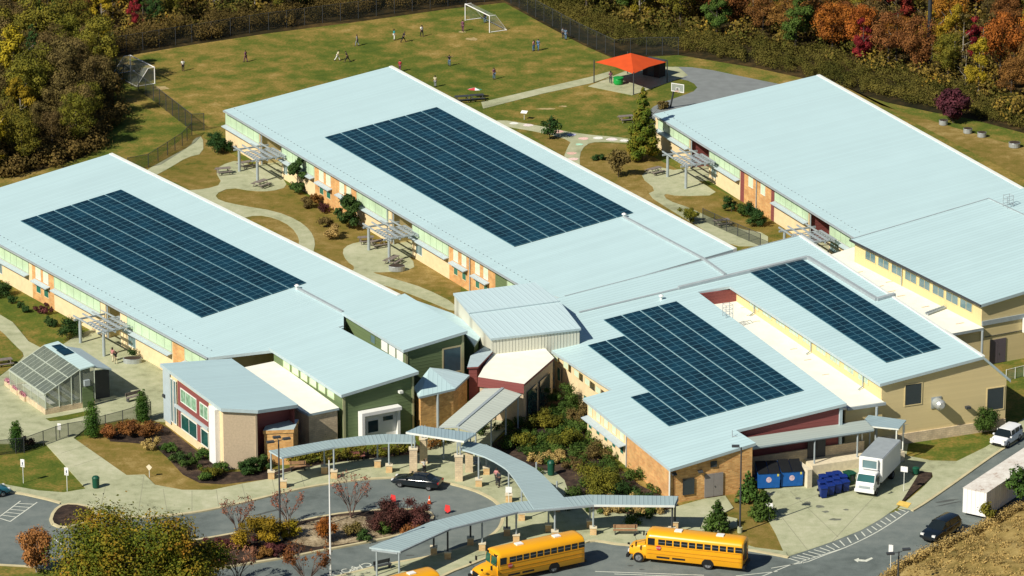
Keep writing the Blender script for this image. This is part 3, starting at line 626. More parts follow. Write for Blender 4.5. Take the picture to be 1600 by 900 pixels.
# brick front: doors, louvres, lamp
uf = (bi[5][0]+bi[6][0])/2+0.06
def vfr(px): return vwall(FC, px, uf)
door(TB, vfr(1101), vfr(1130), 0.12, 2.5, uf, 'v', 1, mat('door_grey', (0.27,0.25,0.24), .6, .05))
window(TB, FC, vfr(1067), vfr(1085), 0.7, 2.35, uf, 'v', LOUVRE, DGREY, 0, 0.06, 1); window(TB, FC, vfr(1110), vfr(1120), 3.15, 3.75, uf, 'v', LOUVRE, DGREY, 0, 0.05, 1)
for px, z in ((1093, 2.95), (1052, 3.1)):
    p = MB(); v = vfr(px); p.slab([(uf+.02, v-.25, z+.15), (uf+.02, v+.25, z+.15), (uf+.4, v+.25, z), (uf+.4, v-.25, z)], 0.08); p.build('wall_light', DGREY, TB)
p = MB(); q = FC.uv(1144, 683); p.tube((q[0], q[1], FC.zr(*q)), (q[0], q[1], FC.zr(*q)+0.7), 0.05); p.tube((q[0], q[1], FC.zr(*q)+0.1), (q[0]+.2, q[1]+.4, FC.zr(*q)+0.05), 0.06); p.build('vent_pipe', GREYM, TB)
# dock under the red wall: deck, back wall, canopy
a = FC.flat(1183, 699, 3.9); c = FC.flat(1345, 668, 3.9); ud0 = FC.flat(1162, 690, 4.6)[0]
zc = 3.75; u_c0 = bi[3][0]; fr_u = (a[0]+c[0])/2
TD = FC.thing('dock_canopy', 'long grey metal canopy over the shaded loading dock below the oxblood wall', 'canopy')
r = MB(); r.slab([(u_c0-.1, bi[5][1]+0.1, zc+0.3), (u_c0-.1, c[1]+1.2, zc+0.3), (fr_u, c[1]+1.2, zc), (fr_u, bi[5][1]+0.1, zc)], 0.18, 0, 1); r.build('roof_deck', [ribbed('dock_roof', (0.36,0.42,0.39), 0, .4, .12, .5), FASCIA], TD)
p = MB(); p.box(fr_u-.3, fr_u-.1, bi[5][1]+.1, c[1]+1.2, zc-0.32, zc-0.14); p.build('edge_beam', GREYM, TD)
for px in (1273, 1340):
    p = MB(); v = vwall(FC, px, fr_u-.2); p.tube((fr_u-.2, v, 0), (fr_u-.2, v, zc-.3), 0.09); p.build('post', GREYM, TD)
udw = u_c0+0.02; v0_, v1_ = bi[5][1], c[1]+1
W = MB(); W.box(udw, udw+0.2, v0_, v1_, 0.0, 2.0); W.build('dock_wall', BLOCK, TB)
for x0, x1 in ((1262,1290),):
    door(TB, vwall(FC,x0,udw+.2), vwall(FC,x1,udw+.2), 1.0, 3.3, udw+.2, 'v', 1, DGREY)
W = MB(); vd = vwall(FC, 1262, udw+1); W.box(udw+0.2, udw+2.2, vd, v1_+3.5, 0, 1.0); W.build('dock_platform', STONE, TB)
W = MB(); q = FC.flat(1262, 762); W.box(udw+2.2, q[0]+0.2, q[1]-0.15, q[1]+0.35, 0, 1.9); W.build('screen_wall', STONE, TB)
W = MB(); W.box(u_c0-6, u_c0+.2, bi[3][1]-0.3, bi[3][1], 0, zB(0, bi[3][1])); W.build('east_wall', FASCIA, TB)
# small canopy beside the dock
k = [FC.flat(*p, 3.6) for p in ((1343,664),(1357,652),(1416,660),(1404,670))]
TS = FC.thing('shelter_canopy', 'small flat grey canopy on four slim posts behind the box truck', 'canopy')
r = MB(); r.slab([(u, v, 3.6+(0.25 if i in (1,2) else 0)) for i, (u, v) in enumerate(k)], 0.15, 0, 1); r.build('roof_deck', [CANOPY, TRIM], TS)
for i, (u, v) in enumerate(k):
    cx = sum(q[0] for q in k)/4; cy = sum(q[1] for q in k)/4; p = MB(); p.tube((u+(cx-u)*.12, v+(cy-v)*.12, 0), (u+(cx-u)*.12, v+(cy-v)*.12, 3.5), 0.08); p.build('post', TRIM, TS)
# ---- right-hand tall block
FR = Frame(1533, 476, 7.0, -62.0)
TR = FR.thing('assembly_block', 'tall tan block at the right edge, eight clerestory windows above a white flat roof', 'school building')
r = MB(); r.slab([(-25.5,0,7.0),(0,0,7.0),(0,24,FR.zr(0,24)),(-25.5,24,FR.zr(0,24))], 0.32, 0, 1); r.build('roof', [ROOFN, FASCIA], TR)
g = MB(); g.box(-25.6, 0.02, -0.16, -0.01, 6.78, 6.98); g.build('gutter', DGREY, TR)
g = MB(); g.beam((-25.45,0,7.07),(-25.45,17.9,FR.zr(0,17.9)+.07),.12,.08); g.build('edge_flashing', GREYM, TR); g = MB(); g.beam((-25.5,17.9,FR.zr(0,17.9)+.08),(0,17.9,FR.zr(0,17.9)+.08),.14,.1); g.build('seam_flashing', GREYM, TR)
W = MB(); W.box(-25.3, -0.4, 0.4, 0.6, 0, 6.72); W.build('clerestory_wall', SIDING_Y, TR)
W = MB(); zz = lambda v: FR.zr(0, v)-.3
W.add([(-.38,.4,0),(-.38,23.6,0),(-.38,23.6,zz(23.6)),(-.38,.4,zz(.4))], [(0,1,2,3)]); W.build('front_wall', TAN, TR)
W = MB(); W.add([(-25.3,.4,4),(-25.3,23.6,4),(-25.3,23.6,zz(23.6)),(-25.3,.4,zz(.4))], [(3,2,1,0)]); W.build('back_wall', TAN, TR)
W = MB(); W.box(-.37, -.25, 0.4, 24, 4.5, 5.0); W.build('grey_band', GREYM, TR)
W = MB(); W.box(-.37, -.3, 0.8, 20, 3.15, 3.2); W.build('siding_joint', DGREY, TR)
for x0, x1 in ((1352,1368),(1372,1389),(1393,1410),(1414,1432),(1436,1453),(1457,1475),(1478,1497),(1500,1519)):
    window(TR, FR, FR.uwall(x0,.4), FR.uwall(x1,.4), 5.35, 6.4, 0.4, gl=BLUEGL, frame=SIDING_Y, mull=1, fw=0.06)
u = FR.uwall(1410,.4); p = MB(); p.tube((u,.25,4.5),(u,.25,6.8),.06); p.build('downpipe', GREYM, TR)
door(TR, vwall(FR,1547,-.36), vwall(FR,1572,-.36), 0.05, 2.7, -.36, 'v', 1, mat('door_plum', (0.12,0.10,0.12), .5, .05))
p = MB(); v = vwall(FR,1597,-.3); p.box(-.3,.2,v,v+1.2,3.0,4.6); p.build('wall_vent', TRIM, TR)
wv = MB(); pts = [G(px,py,4.4) for px,py in ((1285,402),(1334,386),(1537,512),(1488,521))]; wv.slab([(FR.loc(p)[0], FR.loc(p)[1], 4.4) for p in pts], 0.3, 0, 1); wv.build('flat_roof', [WHITE, GREYM], TR)
wv = MB(); q = [FR.loc(G(px,py,4.4)) for px,py in ((1537,512),(1488,521))]; wv.add([(q[0][0]-.4,q[0][1],0),(q[1][0]-.4,q[1][1]-3,0),(q[1][0]-.4,q[1][1]-3,4.1),(q[0][0]-.4,q[0][1],4.1)],[(0,1,2,3)]); wv.build('link_wall', TAN, TR)
p = MB(); p.tube((q[0][0]+.1,q[0][1]-.2,0),(q[0][0]+.1,q[0][1]-.2,4.1),.13); p.build('downpipe', GREYM, TR)
# conduit and duct lying on the white roofs
p = MB(); a = FR.loc(G(1446,490,4.5)); c = FR.loc(G(1478,478,4.5)); p.tube((a[0],a[1],4.55),(c[0],c[1],4.55),.12); p.tube((c[0],c[1],4.55),(c[0]-1.2,c[1]+1.6,4.9),.16); p.tube((a[0]+.4,a[1],4.55),(c[0]+.4,c[1],4.55),.1); p.build('roof_duct', GREYM, TR)
RUSTP = mat('roof_patch', (0.62,0.50,0.36), .9, .3, 6)
for i, (px, py) in enumerate([(1342,425),(1375,447),(1393,455),(1408,462),(1446,479),(1390,440),(1500,505)]):
    a = FR.loc(G(px,py,4.42)); p = MB(); p.box(a[0]-.12,a[0]+.12,a[1]-.5,a[1]+.5,4.402,4.41); p.build('roof_patch', RUSTP, TR)
for i, (px, py) in enumerate([(1163,480),(1172,492),(1182,502),(1240,545),(1262,562),(1290,585)]):
    a = FC.loc(G(px,py,5.02)); p = MB(); p.box(a[0]-.1,a[0]+.1,a[1]-.4,a[1]+.4,5.002,5.01); p.build('roof_patch', RUSTP, TC)
RUST = mat('rust_patch', (0.45,0.30,0.2), .9, .3, 6)
# ---- silver monitor over the crossing
TM = thing('silver_monitor', 'silver corrugated metal roof monitor in two tiers above the entrance hall', 'school building', G(800, 500, 0), R(-67.3))
Minv = Matrix.Rotation(R(67.3), 3, 'Z')
def lm(px, py, z, o=None):
    q = Minv @ (G(px, py, z)-Vector((TM.location.x, TM.location.y, 0))); return (q.x, q.y, z)
t1 = [lm(708,458,7.2), lm(836,441,7.2), lm(875,470,6.95), lm(733,489,6.95)]; t2 = [lm(733,490,6.82), lm(875,471,6.82), lm(908,513,6.3), lm(767,529,6.3)]
r = MB(); r.slab(t1, 0.22, 0, 1); r.build('upper_roof', [ROOFY, FASCIA], TM); r = MB(); r.slab(t2, 0.22, 0, 1); r.build('lower_roof', [ROOFY, FASCIA], TM)
W = MB()
CORR = ribbed('corrugated_silver', (0.60,0.60,0.50), 1, 0.35, 0.35, 0.45, 0, .04, 1.0)
pl = [(t1[0][0]+.1,t1[0][1]+.1),(t1[1][0]+.1,t1[1][1]-.1),(t2[2][0]-.15,t2[2][1]-.1),(t2[3][0]-.15,t2[3][1]+.1)]
zq = [6.98, 6.98, 6.08, 6.08]
for i in range(4):
    j = (i+1)%4; W.add([(pl[i][0],pl[i][1],0),(pl[j][0],pl[j][1],0),(pl[j][0],pl[j][1],zq[j]),(pl[i][0],pl[i][1],zq[i])],[(0,1,2,3)])
W.build('corrugated_wall', CORR, TM)
# ---- entrance hall with white roof and red fascia
def block(name, label, cat, pts, z, m, roofm=WHITE, th=0.3, rot=-22.9, fasm=None, zlow=0, ins=0.15, roofname='flat_roof', wallname='wall'):
    o = G(*pts[0], z); T = thing(name, label, cat, (o.x, o.y, 0), R(rot)); M_ = Matrix.Rotation(-R(rot), 3, 'Z')
    zs = z if isinstance(z, (list, tuple)) else [z]*len(pts)
    L_ = []
    for (px, py), zi in zip(pts, zs):
        q = M_ @ (G(px, py, zi)-Vector((o.x, o.y, 0))); L_.append((q.x, q.y, zi))
    r = MB(); r.slab(L_, th, 0, 1); r.build(roofname, [roofm, fasm or m], T)
    pin = inset([(a[0], a[1]) for a in L_], ins); W = MB(); n = len(pin)
    for i in range(n):
        j = (i+1)%n; W.add([(pin[i][0],pin[i][1],zlow),(pin[j][0],pin[j][1],zlow),(pin[j][0],pin[j][1],zs[j]-th*.95),(pin[i][0],pin[i][1],zs[i]-th*.95)],[(0,1,2,3)])
    W.build(wallname, m, T); return T, L_
TH, LH = block('entrance_hall', 'low entrance hall with sunlit white flat roof and oxblood fascia above the gabled walkway', 'school building', [(747,589),(819,600),(866,559),(846,538),(768,552)], 4.5, STUCCO, WHITE, 0.25, fasm=RED)
f = MB(); a, c, d3 = LH[0], LH[1], LH[2]
nf = Vector((c[1]-a[1], -(c[0]-a[0]), 0)).normalized()*0.08
f.add([(a[0]+nf.x,a[1]+nf.y,4.5),(c[0]+nf.x,c[1]+nf.y,4.5),(c[0]+nf.x,c[1]+nf.y,3.5),(a[0]+nf.x,a[1]+nf.y,3.5)],[(3,2,1,0)]); f.build('red_fascia', RED, TH)
f = MB(); e = Vector((d3[0]-c[0], d3[1]-c[1], 0)); nl = Vector((e.y, -e.x, 0)).normalized()*0.03
for t0_, t1_ in ((0.12,0.42),(0.52,0.85)):
    p = Vector(c)+e*t0_+nl*-1 if False else Vector((c[0],c[1],0))+e*t0_; q = Vector((c[0],c[1],0))+e*t1_
    f.add([(p.x+nl.x,p.y+nl.y,0.2),(q.x+nl.x,q.y+nl.y,0.2),(q.x+nl.x,q.y+nl.y,3.3),(p.x+nl.x,p.y+nl.y,3.3)],[(0,1,2,3)])
f.build('glazed_opening', DARKGL, TH)
TK, LK = block('red_lobby_block', 'small oxblood block with shaded flat roof wedged between green hall and white entrance roof', 'school building', [(730,574),(747,573),(770,549),(758,541),(735,556)], 4.9, RED, FASCIA, 0.15)
TG2, _ = block('link_corridor', 'low green link corridor tucked behind the upper green hall', 'school building', [(632,463),(706,489),(756,519),(741,540),(728,522)], 5.2, GREEN, ROOF, 0.2, -61, FASCIA)
# ---- upper and lower green halls
FG = Frame(536, 489, 6.95, -61.0)
TG = FG.thing('green_hall', 'upper green-sided hall with one big dark square window facing the front', 'school building')
r = MB(); r.slab([(-0.3,0,6.95),(13.5,0,6.95),(13.5,7.4,FG.zr(0,7.4)),(-0.3,7.4,FG.zr(0,7.4))], 0.3, 0, 1); r.build('roof', [ROOF, FASCIA], TG)
W = MB(); W.walls([(0,.35),(13.2,.35),(13.2,7.1),(0,7.1)], 0, lambda u, v: FG.zr(u,v)-.28); W.build('wall', GREEN, TG)
W = MB(); W.box(13.18,13.26,.33,.63,0,6.6); W.build('corner_board', mat('corner_board',(0.35,0.36,0.2),.7,.05), TG); W = MB(); W.box(13.18,13.26,6.85,7.12,0,7.4); W.build('corner_board', MATS['corner_board'], TG)
window(TG, FG, vwall(FG,691,13.2), vwall(FG,722,13.2), 3.4, 6.3, 13.2, 'v', mat('big_pane',(0.045,0.09,0.11),.15,.1), mat('frame_tan',(0.42,0.38,0.22),.6,.05), 0, .18, 1)
for i in range(3): window(TG, FG, 8.0+i*1.7, 9.4+i*1.7, 5.35, 6.5, .35, gl=WPAINT, frame=TRIM, fw=.05)
window(TG, FG, 5.6, 6.6, 5.4, 6.3, .35, gl=BLUEGL, frame=GREEN, fw=.05)
FL = Frame(532, 616, 5.6, -61.0)
TL = FL.thing('green_hall', 'lower green-sided hall with white framed portal behind the front canopy', 'school building')
r = MB(); r.slab([(-16.2,0,5.6),(0.2,0,5.6),(0.2,8.7,FL.zr(0,8.7)),(-1.8,8.7,FL.zr(0,8.7)),(-16.2,8.0,FL.zr(0,8.0))], 0.32, 0, 1); r.build('roof', [ROOF, FASCIA], TL)
W = MB(); W.walls([(-15.8,.35),(-.2,.35),(-.2,8.3),(-15.8,8.0)], 0, lambda u, v: FL.zr(u,v)-.3); W.build('wall', GREEN, TL)
W = MB(); W.box(-.22,-.12,.33,.6,0,5.3); W.build('corner_board', MATS['corner_board'], TL); W = MB(); W.box(-.22,-.12,8.1,8.32,0,6.2); W.build('corner_board', MATS['corner_board'], TL)
for i in range(6): window(TL, FL, -13.6+i*2.0, -12.0+i*2.0, 4.25, 5.2, .35, gl=GREENGL, frame=mat('sage_frame',(0.42,0.48,0.26),.6,.05), fw=.07)
va_, vb_ = vwall(FL,562,.2), vwall(FL,624,.2)
P = MB(); P.box(-.15,.75,va_,vb_,3.05,3.4); P.box(-.15,.75,va_,va_+.3,0,3.05); P.box(-.15,.4,vb_-.3,vb_,0,3.05); P.box(-.19,0.05,va_+.3,vb_-.3,0,3.05); PO = P.build('portal', WPAINT, TL)
window(TL, FL, va_+.9, va_+2.2, .9, 2.3, .05, 'v', DARKGL, WPAINT, 0, .08, 1); window(TL, FL, va_+2.6, vb_-.6, 1.9, 2.5, .05, 'v', DARKGL, WPAINT, 0, .06, 1)
p = MB(); v = vwall(FL,622,-.1); p.box(-.1,.3,v,v+.4,4.6,4.85); p.build('wall_light', TRIM, TL)
# white roof between stair block and green hall
TWR, _ = block('cloakroom_link', 'low stone-fronted link with bright white flat roof between red block and green hall', 'school building', [(381,574),(430,564),(530,637),(482,647),(468,640)], 4.2, BLOCK, WHITE, 0.25, -61, FASCIA)
# ---- stair / media block
FS = Frame(250, 568, 6.5, -62.0, -0.09)
TST = FS.thing('media_block', 'two-storey block nearest the front with red striped window wall, tan end and pale roof', 'school building')
sp_ = [FS.uv(*p) for p in ((250,568),(362,560),(466,632),(403,641),(345,638))]
r = MB(); r.slab([(u,v,FS.zr(u,v)) for u,v in sp_], .35, 0, 1); r.build('roof', [ROOF, FASCIA], TST)
si = inset(sp_, .3); zS = lambda u, v: FS.zr(u,v)-.33
def sw(i, j, m, name, z0=0):
    a, c = si[i], si[j]; W = MB(); W.add([(a[0],a[1],z0),(c[0],c[1],z0),(c[0],c[1],zS(*c)),(a[0],a[1],zS(*a))],[(0,1,2,3)]); return W.build(name, m, TST)
sw(0,1,STUCCO,'back_wall'); sw(1,2,RED,'side_wall')
sx = (si[3][0]-1.3, si[3][1]); sy = (si[2][0]-1.3, si[2][1])
W = MB(); W.add([(sy[0],sy[1],0),(sx[0],sx[1],0),(sx[0],sx[1],zS(*sx)),(sy[0],sy[1],zS(*sy))],[(0,1,2,3)]); W.build('red_front', RED, TST)
W = MB(); W.box(sx[0], si[3][0], si[3][1]-.2, si[3][1], 0, zS(*sx)-.1); W.build('end_fin', STUCCO, TST)
sw(3,4,STUCCO,'tan_front'); 
aa, cc = si[0], si[4]
vl = (aa[1]+cc[1])/2
uw = lambda px: FS.uwall(px, vl)
W = MB(); W.add([(aa[0],aa[1],0),(cc[0],cc[1],0),(cc[0],cc[1],zS(*cc)),(aa[0],aa[1],zS(*aa))],[(0,1,2,3)]); W.build('window_wall', CREAM, TST)
vo = min(aa[1],cc[1])
W = MB(); W.box(aa[0], uw(267), vo-.06, vo-.003, .6, 6.1); W.build('grey_panel', mat('pale_blue_panel',(0.42,0.50,0.53),.6,.05), TST)
W = MB(); W.box(uw(279), uw(327), vo-.05, vo-.003, 3.3, 5.9); W.build('red_panel', RED, TST)
W = MB(); W.box(uw(279), uw(283), vo-.05, vo-.003, 1.0, 2.9); W.build('red_panel', RED, TST); W = MB(); W.box(uw(309), uw(315), vo-.05, vo-.003, 1.0, 2.9); W.build('red_panel', RED, TST)
W = MB(); W.box(uw(275), uw(327), vo-.2, vo-.003, 2.95, 3.25); W.build('blue_sill_band', mat('pale_blue_panel',(0.42,0.50,0.53)), TST)
W = MB(); W.box(uw(334), uw(344), vo-.5, vo-.003, .2, 6.0); W.build('white_fin', WPAINT, TST)
def swin(x0, x1, z0, z1, gl=TEALGL, mull=0): window(TST, FS, uw(x0), uw(x1), z0, z1, vo-.05, gl=gl, frame=TRIM, mull=mull, fw=.1)
swin(268,272,1,5.7,BLUEGL); swin(273,277,1,5.7,BLUEGL); swin(284,309,3.9,5.4,mat('green_blind',(0.22,0.38,0.26),.3,.35,3),2); swin(314,327,3.9,5.4,MATS['green_blind'],1); swin(284,309,1.0,2.75,glass('deep_teal_glass',(0.015,0.075,0.065),.1,.5),1); swin(315,327,1.0,2.75,MATS['deep_teal_glass'])
p = MB(); p.box(uw(257), uw(259.5), vo-.25, vo-.06, 3.1, 3.4); p.build('wall_light', DGREY, TST)
# small brick block beside it
TBK, _ = block('brick_annex', 'small speckled brick annex with pale metal cap in front of the red wall', 'school building', [(411,673),(459,671),(467,655),(419,657)], 3.7, BRICKD, FASCIA, .35, ins=.08)
# brick lobby with faceted roof
TX = thing('brick_lobby', 'speckled brick lobby with a folded pale metal roof beside the gabled walkway', 'school building', G(690,668,0), R(0)); ox = TX.location
def lx(px, py, z): q = G(px,py,z); return (q.x-ox.x, q.y-ox.y, z)
ap = lx(672,574,5.3); e1 = lx(646,606,4.1); e2 = lx(655,620,4.1); e3 = lx(711,607,4.1); e4 = lx(734,586,4.1); e5 = lx(700,577,4.6)
def tri(B, *p):
    top = list(p); B.slab([tuple(q) for q in top], .22, 0, 1)
r = MB(); tri(r, ap, e1, e2, e3); r.build('roof_slope', [ROOF, FASCIA], TX); r = MB(); tri(r, (ap[0],ap[1],ap[2]-.02), (e3[0],e3[1],e3[2]-.02), e4, e5); r.build('roof_slope', [ROOFY, FASCIA], TX)
W = MB(); pin = inset([(q[0],q[1]) for q in (e1,e2,e3,e4,e5)], .2)
for i in range(5):
    j = (i+1)%5; W.add([(pin[i][0],pin[i][1],0),(pin[j][0],pin[j][1],0),(pin[j][0],pin[j][1],3.9),(pin[i][0],pin[i][1],3.9)],[(0,1,2,3)])
W.build('brick_wall', BRICKD, TX)
p = MB(); k0 = Vector((pin[1][0],pin[1][1],0)); k1 = Vector((pin[2][0],pin[2][1],0)); km = k0+(k1-k0)*.5; nn = Vector(((k1-k0).y, -(k1-k0).x, 0)).normalized()*.12
p.tube((km.x+nn.x,km.y+nn.y,0),(km.x+nn.x,km.y+nn.y,3.9),.14); p.build('downpipe', GREYM, TX)
# ------------------------------------------------------------------ solar fields
CELL = mat('solar_cells', (0.003, 0.026, 0.046), 0.35, 0.45, 0.5, spec=0.25)
CFR = mat('module_frame', (0.055, 0.155, 0.21), 0.5, 0.1, spec=.2)
RAIL = mat('rail_alu', (0.5, 0.58, 0.6), 0.4, 0.05)
def solar(fr, label, strips, parent_cat='solar field', mod=1.05):
    """strips: (u0, u1, v0, v1) each; two modules across"""
    us = min(s[0] for s in strips); vs_ = min(s[2] for s in strips); o = fr.base+fr.U*us+fr.V*vs_
    T = thing('solar_array', label, parent_cat, (o.x, o.y, fr.zr(us, vs_)), fr.yaw)
    for (u0, u1, v0, v1) in strips:
        B = MB(); n = max(1, round((u1-u0)/mod)); du = (u1-u0)/n; dv = (v1-v0)
        for i in range(n):
            for j in range(1):
                a, c = u0-us+i*du+.02, u0-us+(i+1)*du-.02; p, q = v0-vs_+j*dv+.02, v0-vs_+(j+1)*dv-.02; zf = lambda v: fr.sl*v+.13
                B.slab([(a,p,zf(p)),(c,p,zf(p)),(c,q,zf(q)),(a,q,zf(q))], .05, 1)
                m_ = (p+q)/2
                for y0, y1 in ((p+.05, m_-.025), (m_+.025, q-.05)): B.add([(a+.045,y0,zf(y0)+.004),(c-.045,y0,zf(y0)+.004),(c-.045,y1,zf(y1)+.004),(a+.045,y1,zf(y1)+.004)],[(0,1,2,3)],0)
        B.build('panel_row', [CELL, CFR], T)
    return T
def even(u0, u1, v0, v1, n, gap=.08):
    w_ = (v1-v0+gap)/n; return [(u0, u1, v0+i*w_, v0+(i+1)*w_-gap) for i in range(n)]
solar(F1, 'dark blue solar field of six rows on the left wing roof', even(-4.4, 36.1, 4.85, 17.75, 6))
solar(F2, 'largest dark blue solar field, seven rows on the central wing roof', even(18.4, 66.6, 4.8, 19.8, 7))
q = [FC.uv(*p) for p in ((1173,425),(1257,408),(1470,546),(1380,568))]
solar(FC, 'narrow three-row solar field on the tan gabled block', even((q[0][0]+q[1][0])/2, (q[2][0]+q[3][0])/2, (q[0][1]+q[3][1])/2, (q[1][1]+q[2][1])/2, 3))
g = FC.uv
vb0 = g(985,622)[1]; vtop = g(1257,612)[1]; W_ = (vtop-vb0+.08)/7; st = []
ub_end = (g(1257,612)[0]+g(1040,667)[0])/2
starts = [g(985,622)[0], g(918,541)[0], g(918,541)[0], g(975,493)[0], g(975,493)[0], g(975,493)[0], g(975,493)[0]]
for i in range(7): st.append((starts[i], ub_end, vb0+i*W_, vb0+(i+1)*W_-.08))
solar(FC, 'stepped solar field of seven rows on the brick-cornered front block', st)
print('B strips', [tuple(round(x,1) for x in s) for s in st], [tuple(round(x,1) for x in FC.uv(*p)) for p in ((918,541),(970,528),(975,493),(1058,475))])
# ------------------------------------------------------------------ covered walkways
def lfr(px, py, rot=0.0):
    """local axes for a thing standing at a ground point"""
    o = G(px, py, 0); M_ = Matrix.Rotation(-rot, 3, 'Z')
    def f(x, y, z=0.0): q = M_ @ (G(x, y, z)-Vector((o.x, o.y, 0))); return (q.x, q.y, z)
    return o, f
PIER = brick('pier_brick', (0.60,0.36,0.15), (0.72,0.5,0.24), (0.55,0.42,0.25), .3, .15)
def post(T, p, ztop, pier=0.75, r=0.085, wide=0.62, m=GREYM, cap=True, pm=None, pz=None):
    P = MB(); P.tube((p[0],p[1],pier*.9), (p[0],p[1],ztop), r); P.build('post', m, T)
    if pier:
        B = MB(); h = wide/2; B.box(p[0]-h, p[0]+h, p[1]-h, p[1]+h, 0.1, pier); o = B.build('brick_pier', pm or PIER, T)
        C = MB(); C.box(p[0]-h-.05, p[0]+h+.05, p[1]-h-.05, p[1]+h+.05, pier, pier+.09); C.build('pier_cap', STONE, o)
def ribbon(T, A, B_, m, th=0.16, name='roof_deck'):
    """deck between two edges given point by point"""
    for i in range(len(A)-1):
        r = MB(); r.slab([A[i], B_[i], B_[i+1], A[i+1]], th, 0, 1); o = r.build(name, [m, FASCIA], T)
def cross_ribbed(ang, nm):
    """deck ribs across the walk: rib axis turned to the walk's direction"""
    m = ribbed(nm, (0.33, 0.43, 0.44), 0, 0.4, 0.16, 0.5, 0, 0.05, 0.6); 
    t = m.node_tree; tc = [n for n in t.nodes if n.type == 'TEX_COORD'][0]; sp = [n for n in t.nodes if n.type == 'SEPXYZ'][0]
    mp = t.nodes.new('ShaderNodeMapping'); mp.inputs['Rotation'].default_value = (0, 0, -ang); t.links.new(tc.outputs['Object'], mp.inputs[0]); t.links.new(mp.outputs[0], sp.inputs[0]); return m
# long bus canopy
Z = 3.25
o, f = lfr(800, 840); T = thing('bus_canopy', 'longest grey metal canopy running beside the yellow school buses', 'walkway canopy', (o.x, o.y, 0))
up = [(577,855),(673,815),(789,786),(921,773),(1060,775)]; lo = [(625,861),(703,825),(809,799),(928,788),(1054,789)]
A = [f(x, y, Z) for x, y in up]; B_ = [f(x, y, Z) for x, y in lo]
for i in range(4):
    ang = math.atan2(B_[i+1][1]-B_[i][1], B_[i+1][0]-B_[i][0])
    r = MB(); r.slab([A[i], B_[i], B_[i+1], A[i+1]], .16, 0, 1); r.build('roof_deck', [cross_ribbed(ang, 'bus_deck_%d' % i), FASCIA], T)
    g_ = MB(); a, c = Vector(B_[i]), Vector(B_[i+1]); g_.beam((a.x, a.y-.08, Z-.02), (c.x, c.y-.08, Z-.02), .1, .18); g_.build('edge_gutter', TRIM if i == 3 else GREYM, T)
for (x, y), (x2, y2) in zip(up, lo):
    a = Vector(f(x, y, Z)); c = Vector(f(x2, y2, Z)); g_ = MB(); p = a+(c-a)*.08; q = a+(c-a)*.92; g_.beam((p.x,p.y,Z-.17),(q.x,q.y,Z-.17),.12,.16); g_.build('cross_beam', GREYM, T)
cols = []
for i in range(5):
    a, c = Vector(A[i]), Vector(B_[i]); cols += [a+(c-a)*.15+Vector((.25 if i == 0 else (-.25 if i == 4 else 0),0,0)), a+(c-a)*.88+Vector((.25 if i == 0 else (-.25 if i == 4 else 0),0,0))]
for i in (1, 2):
    a = (Vector(A[i])+Vector(A[i+1]))/2; c = (Vector(B_[i])+Vector(B_[i+1]))/2; cols += [a+(c-a)*.15, a+(c-a)*.88]
for k, p in enumerate(cols): post(T, p, Z-.15, .78 if k not in (0, 1) else .0, .09, .6, m=(DGREY if k in (2,3,4,8,9,10) else GREYM))
# front canopy on the left
Z = 3.2
o, f = lfr(530, 730); T = thing('front_canopy', 'low grey canopy on brick-based posts in front of the lower green hall', 'walkway canopy', (o.x, o.y, 0))
up = [(420,704),(511,688),(565,681),(600,678),(647,679)]; lo = [(440,715),(523,698.5),(572,693),(606,691),(650,691)]
A = [f(x, y, Z) for x, y in up]; B_ = [f(x, y, Z) for x, y in lo]
for i in range(4):
    ang = math.atan2(B_[i+1][1]-B_[i][1], B_[i+1][0]-B_[i][0]); r = MB(); r.slab([A[i], B_[i], B_[i+1], A[i+1]], .16, 0, 1); r.build('roof_deck', [cross_ribbed(ang, 'front_deck_%d' % i), FASCIA], T)
for x, y in ((424,749),(443,763),(522,748),(608,739)): post(T, f(x, y, 0), Z-.15, .82)
for x, y in ((507,741),(590,731)): post(T, f(x, y, 0), Z-.15, .82)
# entrance canopy, higher, on stone pillars
Z = 4.2
o, f = lfr(690, 730); T = thing('entrance_canopy', 'raised flat grey canopy on tall tan stone pillars at the main entrance', 'walkway canopy', (o.x, o.y, 0))
top = [f(634,675,Z), f(725,689,Z), f(744,677,Z+.15), f(656,665,Z+.15)]
r = MB(); r.slab(top, .2, 0, 1); r.build('roof_deck', [CANOPY, TRIM], T)
for x, y in ((646,741),(717,752),(662,725),(733,738)):
    p = f(x, y, 0)
    for dx in (-.14, .14):
        P = MB(); P.tube((p[0]+dx,p[1],2.5),(p[0]+dx,p[1],Z-.15),.07); P.build('post', GREYM, T)
    B = MB(); B.box(p[0]-.38,p[0]+.38,p[1]-.38,p[1]+.38,.1,2.65); o2 = B.build('stone_pillar', BLOCK, T); C = MB(); C.box(p[0]-.44,p[0]+.44,p[1]-.44,p[1]+.44,2.65,2.76); C.build('pillar_cap', STONE, o2)
